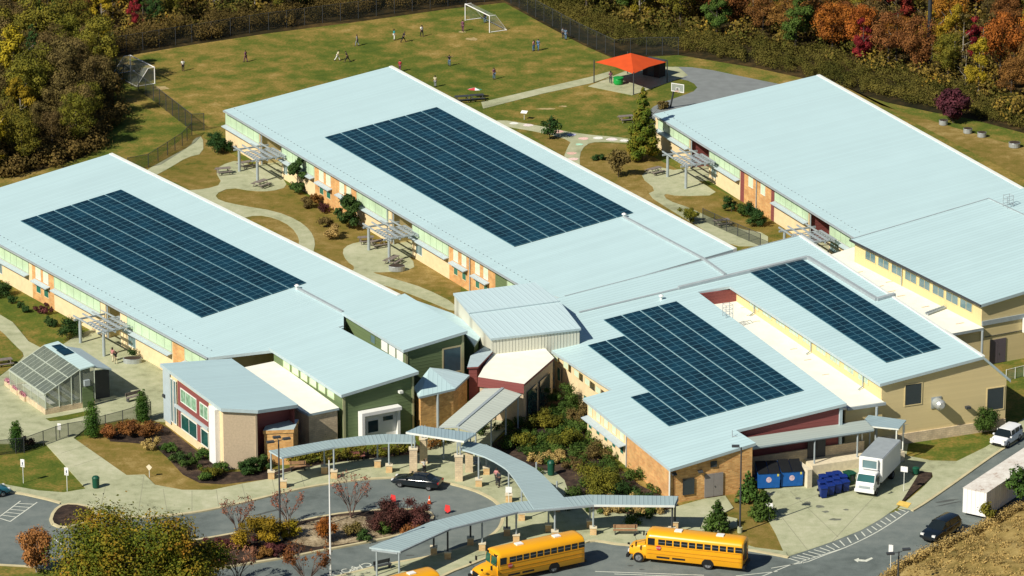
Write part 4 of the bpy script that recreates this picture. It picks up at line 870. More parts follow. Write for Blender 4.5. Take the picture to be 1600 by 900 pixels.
# gabled walkway to the hall
ang = R(68.4); o, f = lfr(750, 690, ang); T = thing('gabled_walkway', 'pale low-gabled metal walkway roof leading up to the entrance hall', 'walkway canopy', (o.x, o.y, 0), ang)
Z = 3.7; a, c, d3, e = f(686,667,Z), f(743,676,Z), f(815,616,Z), f(756,607,Z)
m0 = ((a[0]+c[0])/2, (a[1]+c[1])/2, Z+.35); m1 = ((d3[0]+e[0])/2, (d3[1]+e[1])/2, Z+.35)
WALKR = ribbed('walkway_seams', (0.52,0.57,0.50), 0, 0.6, 0.12, 0.5, 0, .05, .6)
r = MB(); r.slab([a, m0, m1, e], .14, 0, 1); r.build('roof_slope', [WALKR, GREYM], T); r = MB(); r.slab([m0, c, d3, m1], .14, 0, 1); r.build('roof_slope', [WALKR, GREYM], T)
r = MB(); r.beam((m0[0],m0[1],m0[2]+.06),(m1[0],m1[1],m1[2]+.06),.3,.1); r.build('ridge_cap', GREYM, T)
for t_ in (.05,.38,.7,.97):
    for p0, p1, s_ in ((a, e, 1), (c, d3, -1)):
        p = Vector(p0)+(Vector(p1)-Vector(p0))*t_; mm = Vector(m0)+(Vector(m1)-Vector(m0))*t_; p = p+(mm-p)*.12; post(T, p, Z-.1, 0, .09)
# curved canopy
Z = 3.3; o, f = lfr(800, 760); T = thing('curved_canopy', 'curving grey canopy sweeping from the main entrance down to the bus canopy', 'walkway canopy', (o.x, o.y, 0))
up = crv([(727,689),(760,695),(800,713),(837,732),(862,756),(893,790)],2); lo = crv([(719,701),(757,713),(783,727),(796,738),(812,760),(834,795)],2)
A = [f(x, y, Z) for x, y in up]; B_ = [f(x, y, Z) for x, y in lo]
n = len(A)
for i in range(n-1):
    d_ = ((A[i+1][0]+B_[i+1][0]-A[i][0]-B_[i][0]), (A[i+1][1]+B_[i+1][1]-A[i][1]-B_[i][1])); ang = math.atan2(d_[1], d_[0])
    zz = -.25 if i >= n-3 else 0
    r = MB(); r.slab([(p[0],p[1],p[2]+zz*(i-(n-4))/2*0) for p in (A[i], B_[i], B_[i+1], A[i+1])], .16, 0, 1); r.build('roof_deck', [cross_ribbed(ang, 'curve_deck_%d' % i), FASCIA], T)
for x, y in ((748,761),(795,785),(815,814),(760,742),(838,770),(870,800)): post(T, f(x, y, 0), Z-.15, .8)
# ------------------------------------------------------------------ pergolas
def pergola(px, py, yaw, label, L=6.9, D=3.4, h=2.9):
    p = G(px, py, 0); T = thing('pergola', label, 'pergola', (p.x, p.y, 0), R(yaw), 'pergolas beside the classroom wings')
    for u in (.5, L-1.2):
        P = MB(); P.tube((u, .4, 0), (u, .4, h-.1), .17, 12); P.build('post', GREYM, T)
        B = MB(); B.beam((u, -.3, h), (u, D+.9, h), .14, .2); B.build('cross_beam', GREYM, T)
    for i in range(4):
        v = .1+i*(D)/3; B = MB(); B.beam((-.4, v, h+.16), (L, v, h+.16), .12, .16); B.build('beam', GREYM, T)
    B = MB()
    for i in range(7):
        u = L*.42+i*L*.09; B.box(u, u+.1, -.1, D+.2, h+.17, h+.25)
    for i in range(5):
        v = .1+i*D/4; B.box(L*.42, L*.98, v, v+.32, h+.26, h+.30)
    B.build('slat_screen', GREYM, T)
    return T
def perg_at(px, py, z, yaw, label, **k):
    """corner of the timber grid seen at picture point, height z"""
    q = G(px, py, z); o_ = pergola(800, 450, yaw, label, **k); o_.location = (q.x, q.y, 0); return o_
perg_at(366,231,2.9,-62.1,'pale grey steel pergola at the far end of the central wing patio')
perg_at(568,352,2.9,-62.1,'pale grey steel pergola on the round patio halfway along the central wing')
perg_at(1036,239,2.9,-67.3,'pale grey steel pergola on the patio beside the tall conifer')
perg_at(1218,358,2.9,-67.3,'grey steel pergola half hidden behind the cross roof on the right wing')
perg_at(116,496,2.9,-56.3,'grey steel pergola behind the greenhouse on the left wing')
# ------------------------------------------------------------------ greenhouse
o, f = lfr(71, 650, R(-59.6)); T = thing('greenhouse', 'glazed lean-to greenhouse with brick plinth and white metal roof strip', 'greenhouse', (o.x, o.y, 0), R(-59.6))
V1, V2 = 4.0, 5.6; L_ = 8.7; ze, zr1, zr2 = 2.35, 4.3, 4.45
GH = see_through('greenhouse_glass', (0.42,0.47,0.38), .42, .15); GHR = see_through('greenhouse_roof_sheet', (0.13,0.155,0.13), .85, .25); GHF = mat('greenhouse_frame', (0.45,0.50,0.42), .5, .05)
b = MB(); b.box(-L_, 0, 0, .22, 0, .7); b.box(-.22, 0, .22, V2, 0, .7); b.box(-L_, -L_+.22, .22, V2, 0, .7); b.build('plinth', BLOCK, T)
g_ = MB(); g_.quad((-L_,.06,.7),(0,.06,.7),(0,.06,ze),(-L_,.06,ze)); g_.add([(-.03,.1,.7),(-.03,V2,.7),(-.03,V2,zr2-.1),(-.03,V1,zr1-.05),(-.03,.1,ze)],[(0,1,2,3,4)]); g_.add([(-L_+.03,.1,.7),(-L_+.03,V2,.7),(-L_+.03,V2,zr2-.1),(-L_+.03,V1,zr1-.05),(-L_+.03,.1,ze)],[(4,3,2,1,0)]); g_.build('glazing', GH, T)
g_ = MB(); g_.quad((-L_,0,ze),(0.0,0,ze),(0.0,V1,zr1),(-L_,V1,zr1)); g_.build('glass_roof', GHR, T)
fr_ = MB()
for u in (-L_, -L_*.62, -L_*.28, 0):
    fr_.beam((u-.001,0,ze+.04),(u-.001,V1,zr1+.04),.09,.08)
for i in range(1, 3): v = V1*i/3; z = ze+(zr1-ze)*i/3+.05; fr_.beam((-L_,v,z),(0,v,z),.1,.06)
for i in range(12): u = -L_+L_*i/11; fr_.beam((u,0,ze+.02),(u,V1,zr1+.02),.03,.03)
fr_.beam((-L_,-.03,ze+.04),(0,-.03,ze+.04),.12,.14)
for v in (.1, 1.6, 3.0, V1, V2): 
    z = ze+(zr1-ze)*min(1, v/V1); fr_.tube((0,v,.7),(0,v,z),.045); fr_.tube((-L_,v,.7),(-L_,v,z),.045)
for i in range(6): u = -L_+L_*i/5; fr_.tube((u,.04,.7),(u,.04,ze),.035)
fr_.build('frame', GHF, T)
r = MB(); r.slab([(-L_,V1,zr1+.06),(.1,V1,zr1+.06),(.1,V2,zr2+.06),(-L_,V2,zr2+.06)],.14); r.build('white_roof_strip', ROOF2, T)
pnl = MB(); pnl.box(-L_+1.1,-L_+2.5,V1+.35,V2-.25,zr1+.2,zr1+.26); pnl.box(-L_+2.6,-L_+4.3,V1+.2,V2-.15,zr1+.2,zr1+.26); pnl.build('roof_panel', CELL, T)
d = MB(); d.box(-.02,.06,V1+.2,V2-.2,.1,2.3); d.build('door', GREEN, T); d = MB(); d.box(.0,.3,V1+.35,V1+.95,2.5,3.1); d.build('ventilator', GREYM, T)
b = MB(); b.slab([(-L_-.2,V2+.05,4.0),(-1.4,V2+.05,4.0),(-1.4,V2+2.6,3.2),(-L_-.2,V2+2.6,3.2)],.15); b.build('lean_to_roof', FASCIA, T)
b = MB(); b.box(-L_,-1.6,V2+.1,V2+.25,0,3.8); b.box(-1.75,-1.6,V2+.25,V2+2.4,0,3.15); b.build('lean_to_wall', DGREY, T)
for k_ in range(3):
    b = MB(); b.box(-L_+.8,-1,1.0+k_*1.3,1.7+k_*1.3,.75,.82); b.build('bench', TRIM, T)
# ------------------------------------------------------------------ orange shade canopy
def mid(a, b_): return ((a[0]+b_[0])/2, (a[1]+b_[1])/2)
cs = [G(930,97,2.75), G(990,115,2.75), G(1041,97,2.75), G(981,84,2.75)]; ctr = sum(cs, Vector())/4
T = thing('shade_sail', 'bright orange four-sided fabric shade canopy on dark posts over the play patio', 'shade canopy', (ctr.x, ctr.y, 0))
ORG = mat('orange_fabric', (0.56,0.07,0.012), .8, .08, 1.0)
a, c = cs[0]-ctr, cs[2]-ctr; L_ = [q-ctr for q in cs]; r1 = L_[0].lerp(L_[2], .42)+Vector((0,0,1.35)); 
r = MB(); r1 = (L_[3]+(L_[0]+L_[1])/2)/2*0.9; apx = [Vector((L_[0].x*.12, L_[0].y*.1, 4.0)), Vector((L_[2].x*.12, L_[2].y*.1, 4.0))]
for i in range(4):
    p, q = L_[i], L_[(i+1)%4]; p = Vector((p.x,p.y,2.75)); q = Vector((q.x,q.y,2.75)); top_ = Vector((0,0,4.05)); mq = (p+q)/2*.94; mq.z = 2.85
    r.slab([tuple(p), tuple(mq), tuple(top_)], .03); r.slab([tuple(mq), tuple(q), tuple(top_)], .03)
r.build('fabric_roof', ORG, T)
for p in L_:
    P = MB(); P.tube((p.x*1.03,p.y*1.03,0),(p.x*1.03,p.y*1.03,3.0),.075); P.build('post', DGREY, T)
# equipment cupboard below the canopy
q = G(1022,118); T = thing('storage_shed', 'dark brown storage shed standing under the orange shade canopy', 'shed', (q.x,q.y,0), R(-38)); b = MB(); b.box(-1.3,1.3,-.7,.7,.03,1.9); b.build('shed_wall', mat('shed_brown',(0.04,0.03,0.025),.8), T); b = MB(); b.slab([(-1.45,-.85,2.0),(1.45,-.85,2.0),(1.45,.85,2.15),(-1.45,.85,2.15)],.1); b.build('shed_roof', DGREY, T); b = MB(); b.box(-.5,.5,-.75,-.705,.1,1.7); b.build('door', DGREY, T)
# ------------------------------------------------------------------ vehicles
YEL = mat('bus_yellow', (0.82, 0.38, 0.008), .3, .03, .5, spec=.5, coat=.3); BLK = mat('black_trim', (0.012,0.013,0.014), .5, .1); TYRE = mat('tyre', (0.015,0.016,0.017), .85, .15)
RIM = mat('rim', (0.35,0.36,0.37), .35, .05, metal=.6); CHROME = mat('chrome', (0.6,0.6,0.6), .2, .03, metal=.9); WGL = glass('vehicle_glass', (0.01,0.015,0.017), .06)
LAMP = mat('head_lamp', (0.75,0.75,0.72), .15, .03, spec=.8); TAILL = mat('tail_lamp', (0.35,0.01,0.01), .2, .03); AMBER = mat('amber_lamp', (0.6,0.2,0.01), .2)
def wheel(T, x, y, r, wd, side):
    B = MB(); prof = [(r*.62,-wd/2),(r*.93,-wd/2),(r,-wd/2+.04),(r,wd/2-.04),(r*.93,wd/2),(r*.62,wd/2)]; n = 22
    vs = []; fs = []
    for rr, yy in prof: vs += [(x+rr*math.cos(2*math.pi*i/n), y+yy, r+rr*math.sin(2*math.pi*i/n)) for i in range(n)]
    for k in range(len(prof)-1):
        for i in range(n): fs.append((k*n+i, k*n+(i+1)%n, (k+1)*n+(i+1)%n, (k+1)*n+i))
    for i in range(n): fs.append(((len(prof)-1)*n+i, (len(prof)-1)*n+(i+1)%n, (i+1)%n, i))
    o = B.add(vs, fs).build('wheel', TYRE, T, smooth=False)
    H = MB(); yo = y+side*(wd/2-.05); c = (x, yo, r); vs = [c]+[(x+r*.62*math.cos(2*math.pi*i/n), yo+side*.01, r+r*.62*math.sin(2*math.pi*i/n)) for i in range(n)]
    H.add(vs, [(0, 1+i, 1+(i+1)%n) for i in range(n)])
    for i in range(5):
        a = 2*math.pi*i/5; H.beam((x+.04*math.cos(a), yo+side*.03, r+.04*math.sin(a)+.03), (x+r*.55*math.cos(a), yo+side*.03, r+r*.55*math.sin(a)+.03), .05, .06)
    H.build('rim', RIM, o); return o
def loft(secs, m=0, capends=True):
    """rings of equal length joined in order"""
    B = MB(); n = len(secs[0]); vs = [p for s in secs for p in s]; fs = []
    for k in range(len(secs)-1):
        for i in range(n): fs.append((k*n+i, k*n+(i+1)%n, (k+1)*n+(i+1)%n, (k+1)*n+i))
    if capends: fs.append(tuple(range(n-1,-1,-1))); fs.append(tuple(range((len(secs)-1)*n, len(secs)*n)))
    return B.add(vs, fs, m)
def rsec(x, hw, z0, z1, r=.15, tum=0.0, n=4):
    """rounded-rectangle section across the car at x; tum pulls the top in"""
    pts = []
    def arc(cy, cz, a0, a1):
        for i in range(n+1):
            a = a0+(a1-a0)*i/n; pts.append((cy+r*math.cos(a), cz+r*math.sin(a)))
    r = min(r, (z1-z0)/2.05, hw/2.05)
    arc(hw-r, z0+r, -math.pi/2, 0); arc(hw-r-tum, z1-r, 0, math.pi/2); arc(-hw+r+tum, z1-r, math.pi/2, math.pi); arc(-hw+r, z0+r, math.pi, 1.5*math.pi)
    return [(x, y, z) for y, z in pts]
def fixn(o):
    bm = bmesh.new(); bm.from_mesh(o.data); bmesh.ops.recalc_face_normals(bm, faces=bm.faces); bm.to_mesh(bm_ := o.data); bm.free(); return o
def autosm(o, ang=40):
    me = o.data; me.polygons.foreach_set('use_smooth', [True]*len(me.polygons))
    try: me.set_sharp_from_angle(angle=R(ang))
    except Exception: pass
    return o
def school_bus(label, loc, rot):
    """front at +x = 0 going back to -11; x forward"""
    T = thing('school_bus', label, 'school bus', loc, rot, 'school buses at the kerb')
    w_ = 1.2; body = []
    def bs(x, zt, hw=w_, z0=.5, rr=.42): return rsec(x, hw, z0, zt, rr, .06, 5)
    def sec(x, zt, hw=w_, z0=.5):
        pts = [(hw-.03, z0), (hw, z0+.05), (hw, 2.35), (hw-.04, zt-.45), (hw-.16, zt-.22), (hw-.42, zt-.07), (hw*.35, zt), (-hw*.35, zt), (-hw+.42, zt-.07), (-hw+.16, zt-.22), (-hw+.04, zt-.45), (-hw, 2.35), (-hw, z0+.05), (-hw+.03, z0)]
        return [(x, y, z) for y, z in pts]
    b = fixn(loft([sec(-11.0, 2.98, w_-.08), sec(-10.9, 3.06), sec(-10.6, 3.1), sec(-2.2, 3.1), sec(-1.9, 3.06), sec(-1.75, 2.95, w_-.06)]).build('body', YEL, T)); autosm(b, 35)
    h = fixn(loft([rsec(-1.78, 1.08, .55, 1.78, .3, .15), rsec(-1.0, 1.02, .55, 1.68, .32, .15), rsec(-.35, .95, .55, 1.52, .32, .15), rsec(-.08, .85, .6, 1.35, .25, .1)]).build('hood', YEL, T)); autosm(h, 50)
    g_ = MB(); g_.box(-.1, .0, -.5, .5, .75, 1.2); g_.build('grille', BLK, T)
    g_ = MB(); g_.box(-.12, .14, -1.15, 1.15, .42, .7); g_.build('front_bumper', BLK, T); g_ = MB(); g_.box(-11.2, -10.98, -1.15, 1.15, .42, .7); g_.build('rear_bumper', BLK, T)
    for s in (-1, 1):
        g_ = MB(); g_.box(-.06, .04, s*.68-.14, s*.68+.14, .85, 1.1); g_.build('headlight', LAMP, T)
        F = MB(); F.lathe([(.5,0),(.56,.05),(.56,.24),(.5,.26)], n=20)
        for k, v in enumerate(F.v): F.v[k] = (v[0]*1.0-1.05, s*(v[2]+.84), v[1]+.55)
        F.build('fender', YEL, T)
        for x in (-1.05, -7.7): wheel(T, x, s*1.02, .5, .34, s)
        a = MB(); n = 18
        for i in range(n):
            t0_, t1_ = math.pi*i/n, math.pi*(i+1)/n; a.quad((-7.7+.62*math.cos(t0_), s*1.204, .5+.62*math.sin(t0_)), (-7.7+.62*math.cos(t1_), s*1.204, .5+.62*math.sin(t1_)), (-7.7, s*1.204, .5), (-7.7, s*1.204, .5))
        a.v = a.v; A2 = MB(); A2.add([(-7.7+.6*math.cos(math.pi*i/n), s*1.206, .5+.6*math.sin(math.pi*i/n)) for i in range(n+1)], [tuple(range(n+1))]); A2.build('wheel_arch', BLK, T)
        for k in range(11):
            x1 = -2.95-k*.735; wd = .6 if 0 < k < 10 else .66
            window_box(T, x1-wd, x1, s, 2.0, 2.55)
        g_ = MB(); g_.box(-2.62, -1.95, s*1.2, s*1.213, 1.85, 2.6); o_ = g_.build('driver_window', WGL, T)
        for z in (1.05, 1.42, 1.86): g_ = MB(); g_.box(-10.9, -1.9, min(s*1.2,s*1.225), max(s*1.2,s*1.225), z, z+.055); g_.build('rub_rail', mat('rail_ochre',(0.5,0.22,0.01),.5), T)  # rub rails coloured a darker ochre than the body
        for x in (-4.9, -3.4): g_ = MB(); g_.box(x-.65, x+.6, min(s*1.2,s*1.212), max(s*1.2,s*1.212), .68, .86); g_.build('luggage_slot', BLK, T)
        m_ = MB(); m_.tube((-1.7, s*1.1, 2.3), (-.9, s*1.45, 2.1), .02); m_.box(-.95, -.85, s*1.45-.12, s*1.45+.12, 1.75, 2.15); m_.build('mirror', BLK, T)
        m_ = MB(); m_.tube((-.4, s*.85, 1.3), (-.1, s*1.1, 1.75), .015); m_.lathe([(.02,-.1),(.12,-.06),(.12,.06),(.02,.1)], (-.1, s*1.1, 1.8), 10); m_.build('hood_mirror', BLK, T)
    g_ = MB(); g_.slab([(-1.69,-1.02,2.72),(-1.69,1.02,2.72),(-1.66,1.02,2.7),(-1.66,-1.02,2.7)],.02)
    g_ = MB(); g_.add([(-1.62,-1.0,1.78),(-1.62,1.0,1.78),(-1.74,1.0,2.62),(-1.74,-1.0,2.62)],[(0,1,2,3)]); g_.build('windscreen', glass('green_windscreen',(0.02,0.09,0.06),.08), T)
    g_ = MB(); g_.box(-1.76,-1.6,-.03,.03,1.78,2.62); g_.build('windscreen_bar', YEL, T)
    for s in (-.75, .75):
        m_ = MB(); 
        for q in (-.14, .14): m_.box(-1.82, -1.68, s+q-.09, s+q+.09, 2.68, 2.86)
        m_.build('warning_lamp', BLK, T)
    for x in (-4.6, -8.6): g_ = MB(); g_.box(x-.35, x+.35, -.3, .3, 3.08, 3.2); g_.build('roof_hatch', WPAINT, T)
    g_ = MB(); g_.box(-11.03, -10.95, -.45, .45, 1.0, 2.6); g_.build('emergency_door', BLK, T)
    for s in (-1, 1): g_ = MB(); g_.box(-11.03,-10.97, s*.85-.12, s*.85+.12, 1.2, 1.7); g_.build('tail_lamp', TAILL, T)
    # folded stop sign on the driver's side
    S = MB(); c = (-3.0, -1.27 if True else 0, 1.72); n = 8; vs = [(c[0]+.24*math.cos(R(22.5+45*i)), c[1], c[2]+.24*math.sin(R(22.5+45*i))) for i in range(n)]; vs += [(v[0], v[1]+.03, v[2]) for v in vs]
    S.add(vs, [tuple(range(n)), tuple(range(2*n-1,n-1,-1))]+[(i,(i+1)%n,n+(i+1)%n,n+i) for i in range(n)])
    return T, S
def window_box(T, x0, x1, s, z0, z1):
    y0, y1 = sorted((s*1.2, s*1.212)); g_ = MB(); g_.box(x0, x1, y0, y1, z0, z1); o = g_.build('side_window', WGL, T)
    y0, y1 = sorted((s*1.212, s*1.222)); g_ = MB(); zc = (z0+z1)/2; g_.box(x0, x1, y0, y1, zc-.02, zc+.02); g_.build('window_bar', RIM, o)
STOPR = mat('stop_red', (0.45,0.03,0.03), .5, .05)
def bus_with_sign(label, loc, rot, side):
    T, S = school_bus(label, loc, rot)
    if side > 0: S.v = [(x, -y, z) for x, y, z in S.v]
    so = fixn(S.build('stop_sign', STOPR, T)); t = text_mesh('STOP', .19, WPAINT, 'stop_lettering'); t.parent = so
    t.location = (-3.0, side*1.305 if True else 0, 1.72); t.rotation_euler = (R(90), 0, 0 if side < 0 else math.pi)
    return T
# bus pointing left: its near side is its own left (+y side when x points forward and the nose is to the left)
def bus_place(label, rear_contact, yaw_fwd):
    """near-side rear wheel contact given in the picture"""
    p = G(*rear_contact); T = bus_with_sign(label, (0,0,0), yaw_fwd, 1)
    l = Vector((-7.7, 1.2, 0)); l.rotate(Matrix.Rotation(yaw_fwd, 3, 'Z')); T.location = (p.x-l.x, p.y-l.y, .012); return T
bus_place('yellow school bus parked nearest the loading yard, nose towards the other bus', (1105.5,891), R(-16.2+180))
BUS1 = bus_place('yellow school bus angled beneath the long bus canopy, in the middle of the three', (866,896), R(29.5+180))
p = BUS1.location; q = G(664, 893, 3.0); dd = Vector((math.cos(R(27)), math.sin(R(27)), 0))
T3 = bus_with_sign('yellow school bus cut off by the bottom edge, only its rear roof showing', (0,0,0), R(33+180), 1)
l = Vector((-10.6, 0, 0)); l.rotate(Matrix.Rotation(R(213), 3, 'Z')); q = G(672, 890, 3.05); T3.location = (q.x-l.x, q.y-l.y, .012)
def car(label, loc, rot, paint, L=4.7, H=1.45, hw=.92, kind='sedan', name='parked_car'):
    """x forward, centre at origin"""
    T = thing(name, label, 'car', loc, rot)
    h = L/2
    if kind == 'sedan': prof = [(-h,.5,.82),(-h+.1,.38,.95),(-h+.7,.3,1.02),(-.9,.28,1.0),(.6,.28,.96),(h-.9,.3,.88),(h-.25,.32,.76),(h,.45,.62)]
    elif kind == 'suv': prof = [(-h,.5,1.0),(-h+.1,.4,1.12),(-h+.6,.36,1.16),(-.6,.34,1.14),(.6,.34,1.12),(h-.8,.36,1.06),(h-.2,.4,.94),(h,.5,.75)]
    else: prof = [(-h,.5,.98),(-h+.08,.38,1.1),(-h+.4,.34,1.14),(-.5,.32,1.08),(.7,.32,1.04),(h-.7,.34,1.0),(h-.18,.36,.88),(h,.48,.7)]
    secs = [rsec(x, hw*(.9 if abs(x) > h-.05 else (.97 if abs(x) > h-.4 else 1)), z0, z1, .14, .05) for x, z0, z1 in prof]
    b = fixn(loft(secs).build('body', paint, T)); autosm(b, 40)
    if kind == 'sedan': cab = [(-1.75,.98,1.02,.7),(-1.1,.98,H-.05,.6),(-.5,.96,H,.58),(.2,.95,H-.03,.6),(1.15,.92,.97,.72)]
    elif kind == 'suv': cab = [(-h+.12,1.1,1.16,.8),(-h+.45,1.1,H-.04,.66),(-.6,1.1,H,.64),(.3,1.08,H-.04,.66),(1.25,1.05,1.1,.76)]
    else: cab = [(-h+.08,1.08,1.12,.82),(-h+.25,1.08,H-.03,.7),(-.4,1.06,H,.7),(.35,1.04,H-.03,.7),(1.15,1.0,1.04,.78)]
    gs = []; rs = []
    for x, z0, z1, w2 in cab:
        w1 = hw-.09; gs.append([(x,w1,z0-.03),(x,w2+.04,z1-.05),(x,-w2-.04,z1-.05),(x,-w1,z0-.03)])
    g_ = fixn(loft(gs).build('glasshouse', WGL, T))
    # roof skin
    r = MB(); mids = cab[1:-1]; ring = []
    for x, z0, z1, w2 in mids: ring.append([(x,w2+.05,z1-.06),(x,w2-.08,z1),(x,0,z1+.03),(x,-w2+.08,z1),(x,-w2-.05,z1-.06),(x,0,z1-.08)])
    rf = fixn(loft(ring).build('roof', WPAINT if False else paint, T)); autosm(rf, 50)
    for s in (-1, 1):
        for x in ((-1.0, -.02) if kind == 'sedan' else (-h+.75, -.35, .45)):
            k = [c for c in cab if c[0] <= x+.5]; P = MB(); P.tube((x, s*(hw-.09), cab[2][1]-.02), (x+(.05), s*(cab[2][3]+.05), H-.06), .035); P.build('pillar', paint, T)
        for x in (-L*.3, L*.31): wheel(T, x, s*(hw-.11), .33 if kind == 'sedan' else .36, .22, s)
        g_ = MB(); g_.box(h-.22, h-.02, s*.62-.17, s*.62+.17, .6 if kind == 'sedan' else .78, .74 if kind == 'sedan' else .95); g_.build('headlight', LAMP, T)
        g_ = MB(); g_.box(-h-.02, -h+.15, s*.66-.16, s*.66+.16, .74, .9); g_.build('tail_lamp', TAILL, T)
        g_ = MB(); g_.box(.75,.92, s*hw-.02 if s>0 else s*hw-.16, s*hw+.16 if s>0 else s*hw+.02, .98, 1.12); g_.build('mirror', paint, T)
    g_ = MB(); g_.box(h-.06,h+.02,-.5,.5,.4,.58); g_.build('grille', BLK, T)
    return T
def pcar(px, py, rot, *a, **k): p = G(px, py); return car(a[0], (p.x, p.y, .012), rot, *a[1:], **k)
BLKP = mat('black_paint', (0.006,0.010,0.014), .18, .1, 1, spec=.6, coat=.6); WHP = mat('white_car_paint', (0.78,0.80,0.82), .25, .02, 1, coat=.4); TEALP = mat('teal_paint', (0.02,0.13,0.17), .2, .1, 1, coat=.6)
pcar(652,760, R(-19+180), 'black sedan with its boot open waiting at the entrance kerb', BLKP, L=4.9, H=1.42)
pcar(1572,692, R(57+180), 'small boxy white car parked on the pavement by the green shrub', WHP, L=4.1, H=1.62, hw=.9, kind='hatch')
pcar(1470,838, R(54+180), 'black family SUV parked on the service road before the white trailer', BLKP, L=5.0, H=1.75, hw=.97, kind='suv')
pcar(-22,777, R(32), 'teal car at the left edge beside the hatched parking bay', TEALP, L=4.6, H=1.45)
# white box truck
d_ = yawof((1402,700),(1381,722),3.2); p = G(1350.5, 776); T = thing('box_truck', 'white box truck with grey roof and refrigeration unit backed up to the dock', 'truck', (p.x, p.y, .03), d_)
TW = mat('truck_white', (0.74,0.75,0.74), .4, .04, 1)
b = MB(); b.box(-7.6,-1.75,-1.2,1.2,.95,3.4); b.build('cargo_box', [TW], T, bevel=.05); b = MB(); b.box(-7.55,-1.8,-1.15,1.15,3.4,3.42); b.build('box_roof', mat('truck_roof',(0.30,0.34,0.36),.6,.08,1.5), T)
for i in range(9): b = MB(); b.box(-7.4+i*.65,-7.36+i*.65,1.2,1.21,1.0,3.35) if False else b.box(-7.4+i*.65,-7.36+i*.65,-1.212,-1.2,1.0,3.35); b.build('side_rib', mat('rib_grey',(0.45,0.46,0.46),.5), T)
b = fixn(loft([rsec(-1.7,1.0,.6,2.15,.12,.08),rsec(-.6,1.02,.55,2.12,.14,.1),rsec(-.25,1.0,.5,1.45,.12,.05),rsec(0,.95,.5,1.2,.1,.03)]).build('cab', TW, T)); autosm(b, 40)
b = MB(); b.add([(-.20,-.88,1.40),(-.20,.88,1.40),(-.54,.82,2.06),(-.54,-.82,2.06)],[(0,1,2,3)]); b.build('windscreen', glass('truck_glass',(0.02,0.10,0.10),.06), T)
for s in (-1,1): b = MB(); y0,y1 = sorted((s*.97,s*1.03)); b.add([(-1.5,s*1.022,1.4),(-.55,s*1.022,1.4),(-.72,s*.99,1.95),(-1.5,s*.99,1.95)],[(0,1,2,3)]); b.build('side_window', WGL, T)
b = MB(); b.box(-1.74,-1.45,-.72,.72,2.4,3.2); o_ = b.build('refrigeration_unit', BLUEGL, T); b = MB(); b.box(-1.78,-1.4,-.82,-.72,2.3,3.3); b.box(-1.78,-1.4,.72,.82,2.3,3.3); b.box(-1.78,-1.4,-.72,.72,3.2,3.3); b.box(-1.78,-1.4,-.72,.72,2.3,2.4); b.build('unit_casing', TW, o_)
b = MB(); b.box(-.02,.12,-1.0,1.0,.42,.72); b.build('front_bumper', TW, T); b = MB(); b.box(-7.4,-.4,-.5,.5,.55,.95); b.build('chassis', BLK, T); b = MB(); b.box(-.01,.03,-.55,.55,.8,1.05); b.build('grille', GREYM, T)
for s in (-1,1):
    wheel(T, -.75, s*.9, .4, .26, s); wheel(T, -5.6, s*.88, .42, .5, s)
    b = MB(); b.box(-.02,.04,s*.75-.14,s*.75+.14,.8,1.0); b.build('headlight', LAMP, T); b = MB(); b.tube((-.5,s*1.0,1.8),(-.2,s*1.3,1.8),.02); b.box(-.24,-.16,s*1.3-.1,s*1.3+.1,1.35,1.85); b.build('mirror', BLK, T)
# white trailer on the verge
yw = yawof((1505,762),(1600,700),2.8); p = G(1505,762,2.85); T = thing('storage_trailer', 'long weathered white corrugated trailer half hidden by the dry grass bank', 'trailer', (p.x,p.y,0), yw)
TRW = ribbed('trailer_side', (0.74,0.74,0.72), 0, .45, .18, .6, 0, .12, .8); TRF = ribbed('trailer_front', (0.84,0.84,0.82), 1, .45, .15, .6, 0, .1, .8)
b = MB(); b.box(0.03,14,-2.5,-.0,.35,2.8); b.build('side_walls', TRW, T); b = MB(); b.box(-.0,.03,-2.5,0,.35,2.8); b.build('front_wall', TRF, T)
b = MB(); b.box(-.03,14.03,-2.53,.03,2.8,2.86); b.build('roof', ground_mat('weathered_roof',[(0,(0.35,0.22,0.16)),(.35,(0.62,0.58,0.52)),(1,(0.78,0.76,0.70))],.3,2.0,5,.8,.7,0), T)
for x in (11.2,12.4):
    for s, y in ((1,-.15),(-1,-2.35)): wheel(T, x, y, .45, .3, s)
b = MB(); b.box(1.5,1.7,-2.2,-2.0,0,.35); b.box(1.5,1.7,-.5,-.3,0,.35); b.build('landing_leg', DGREY, T)
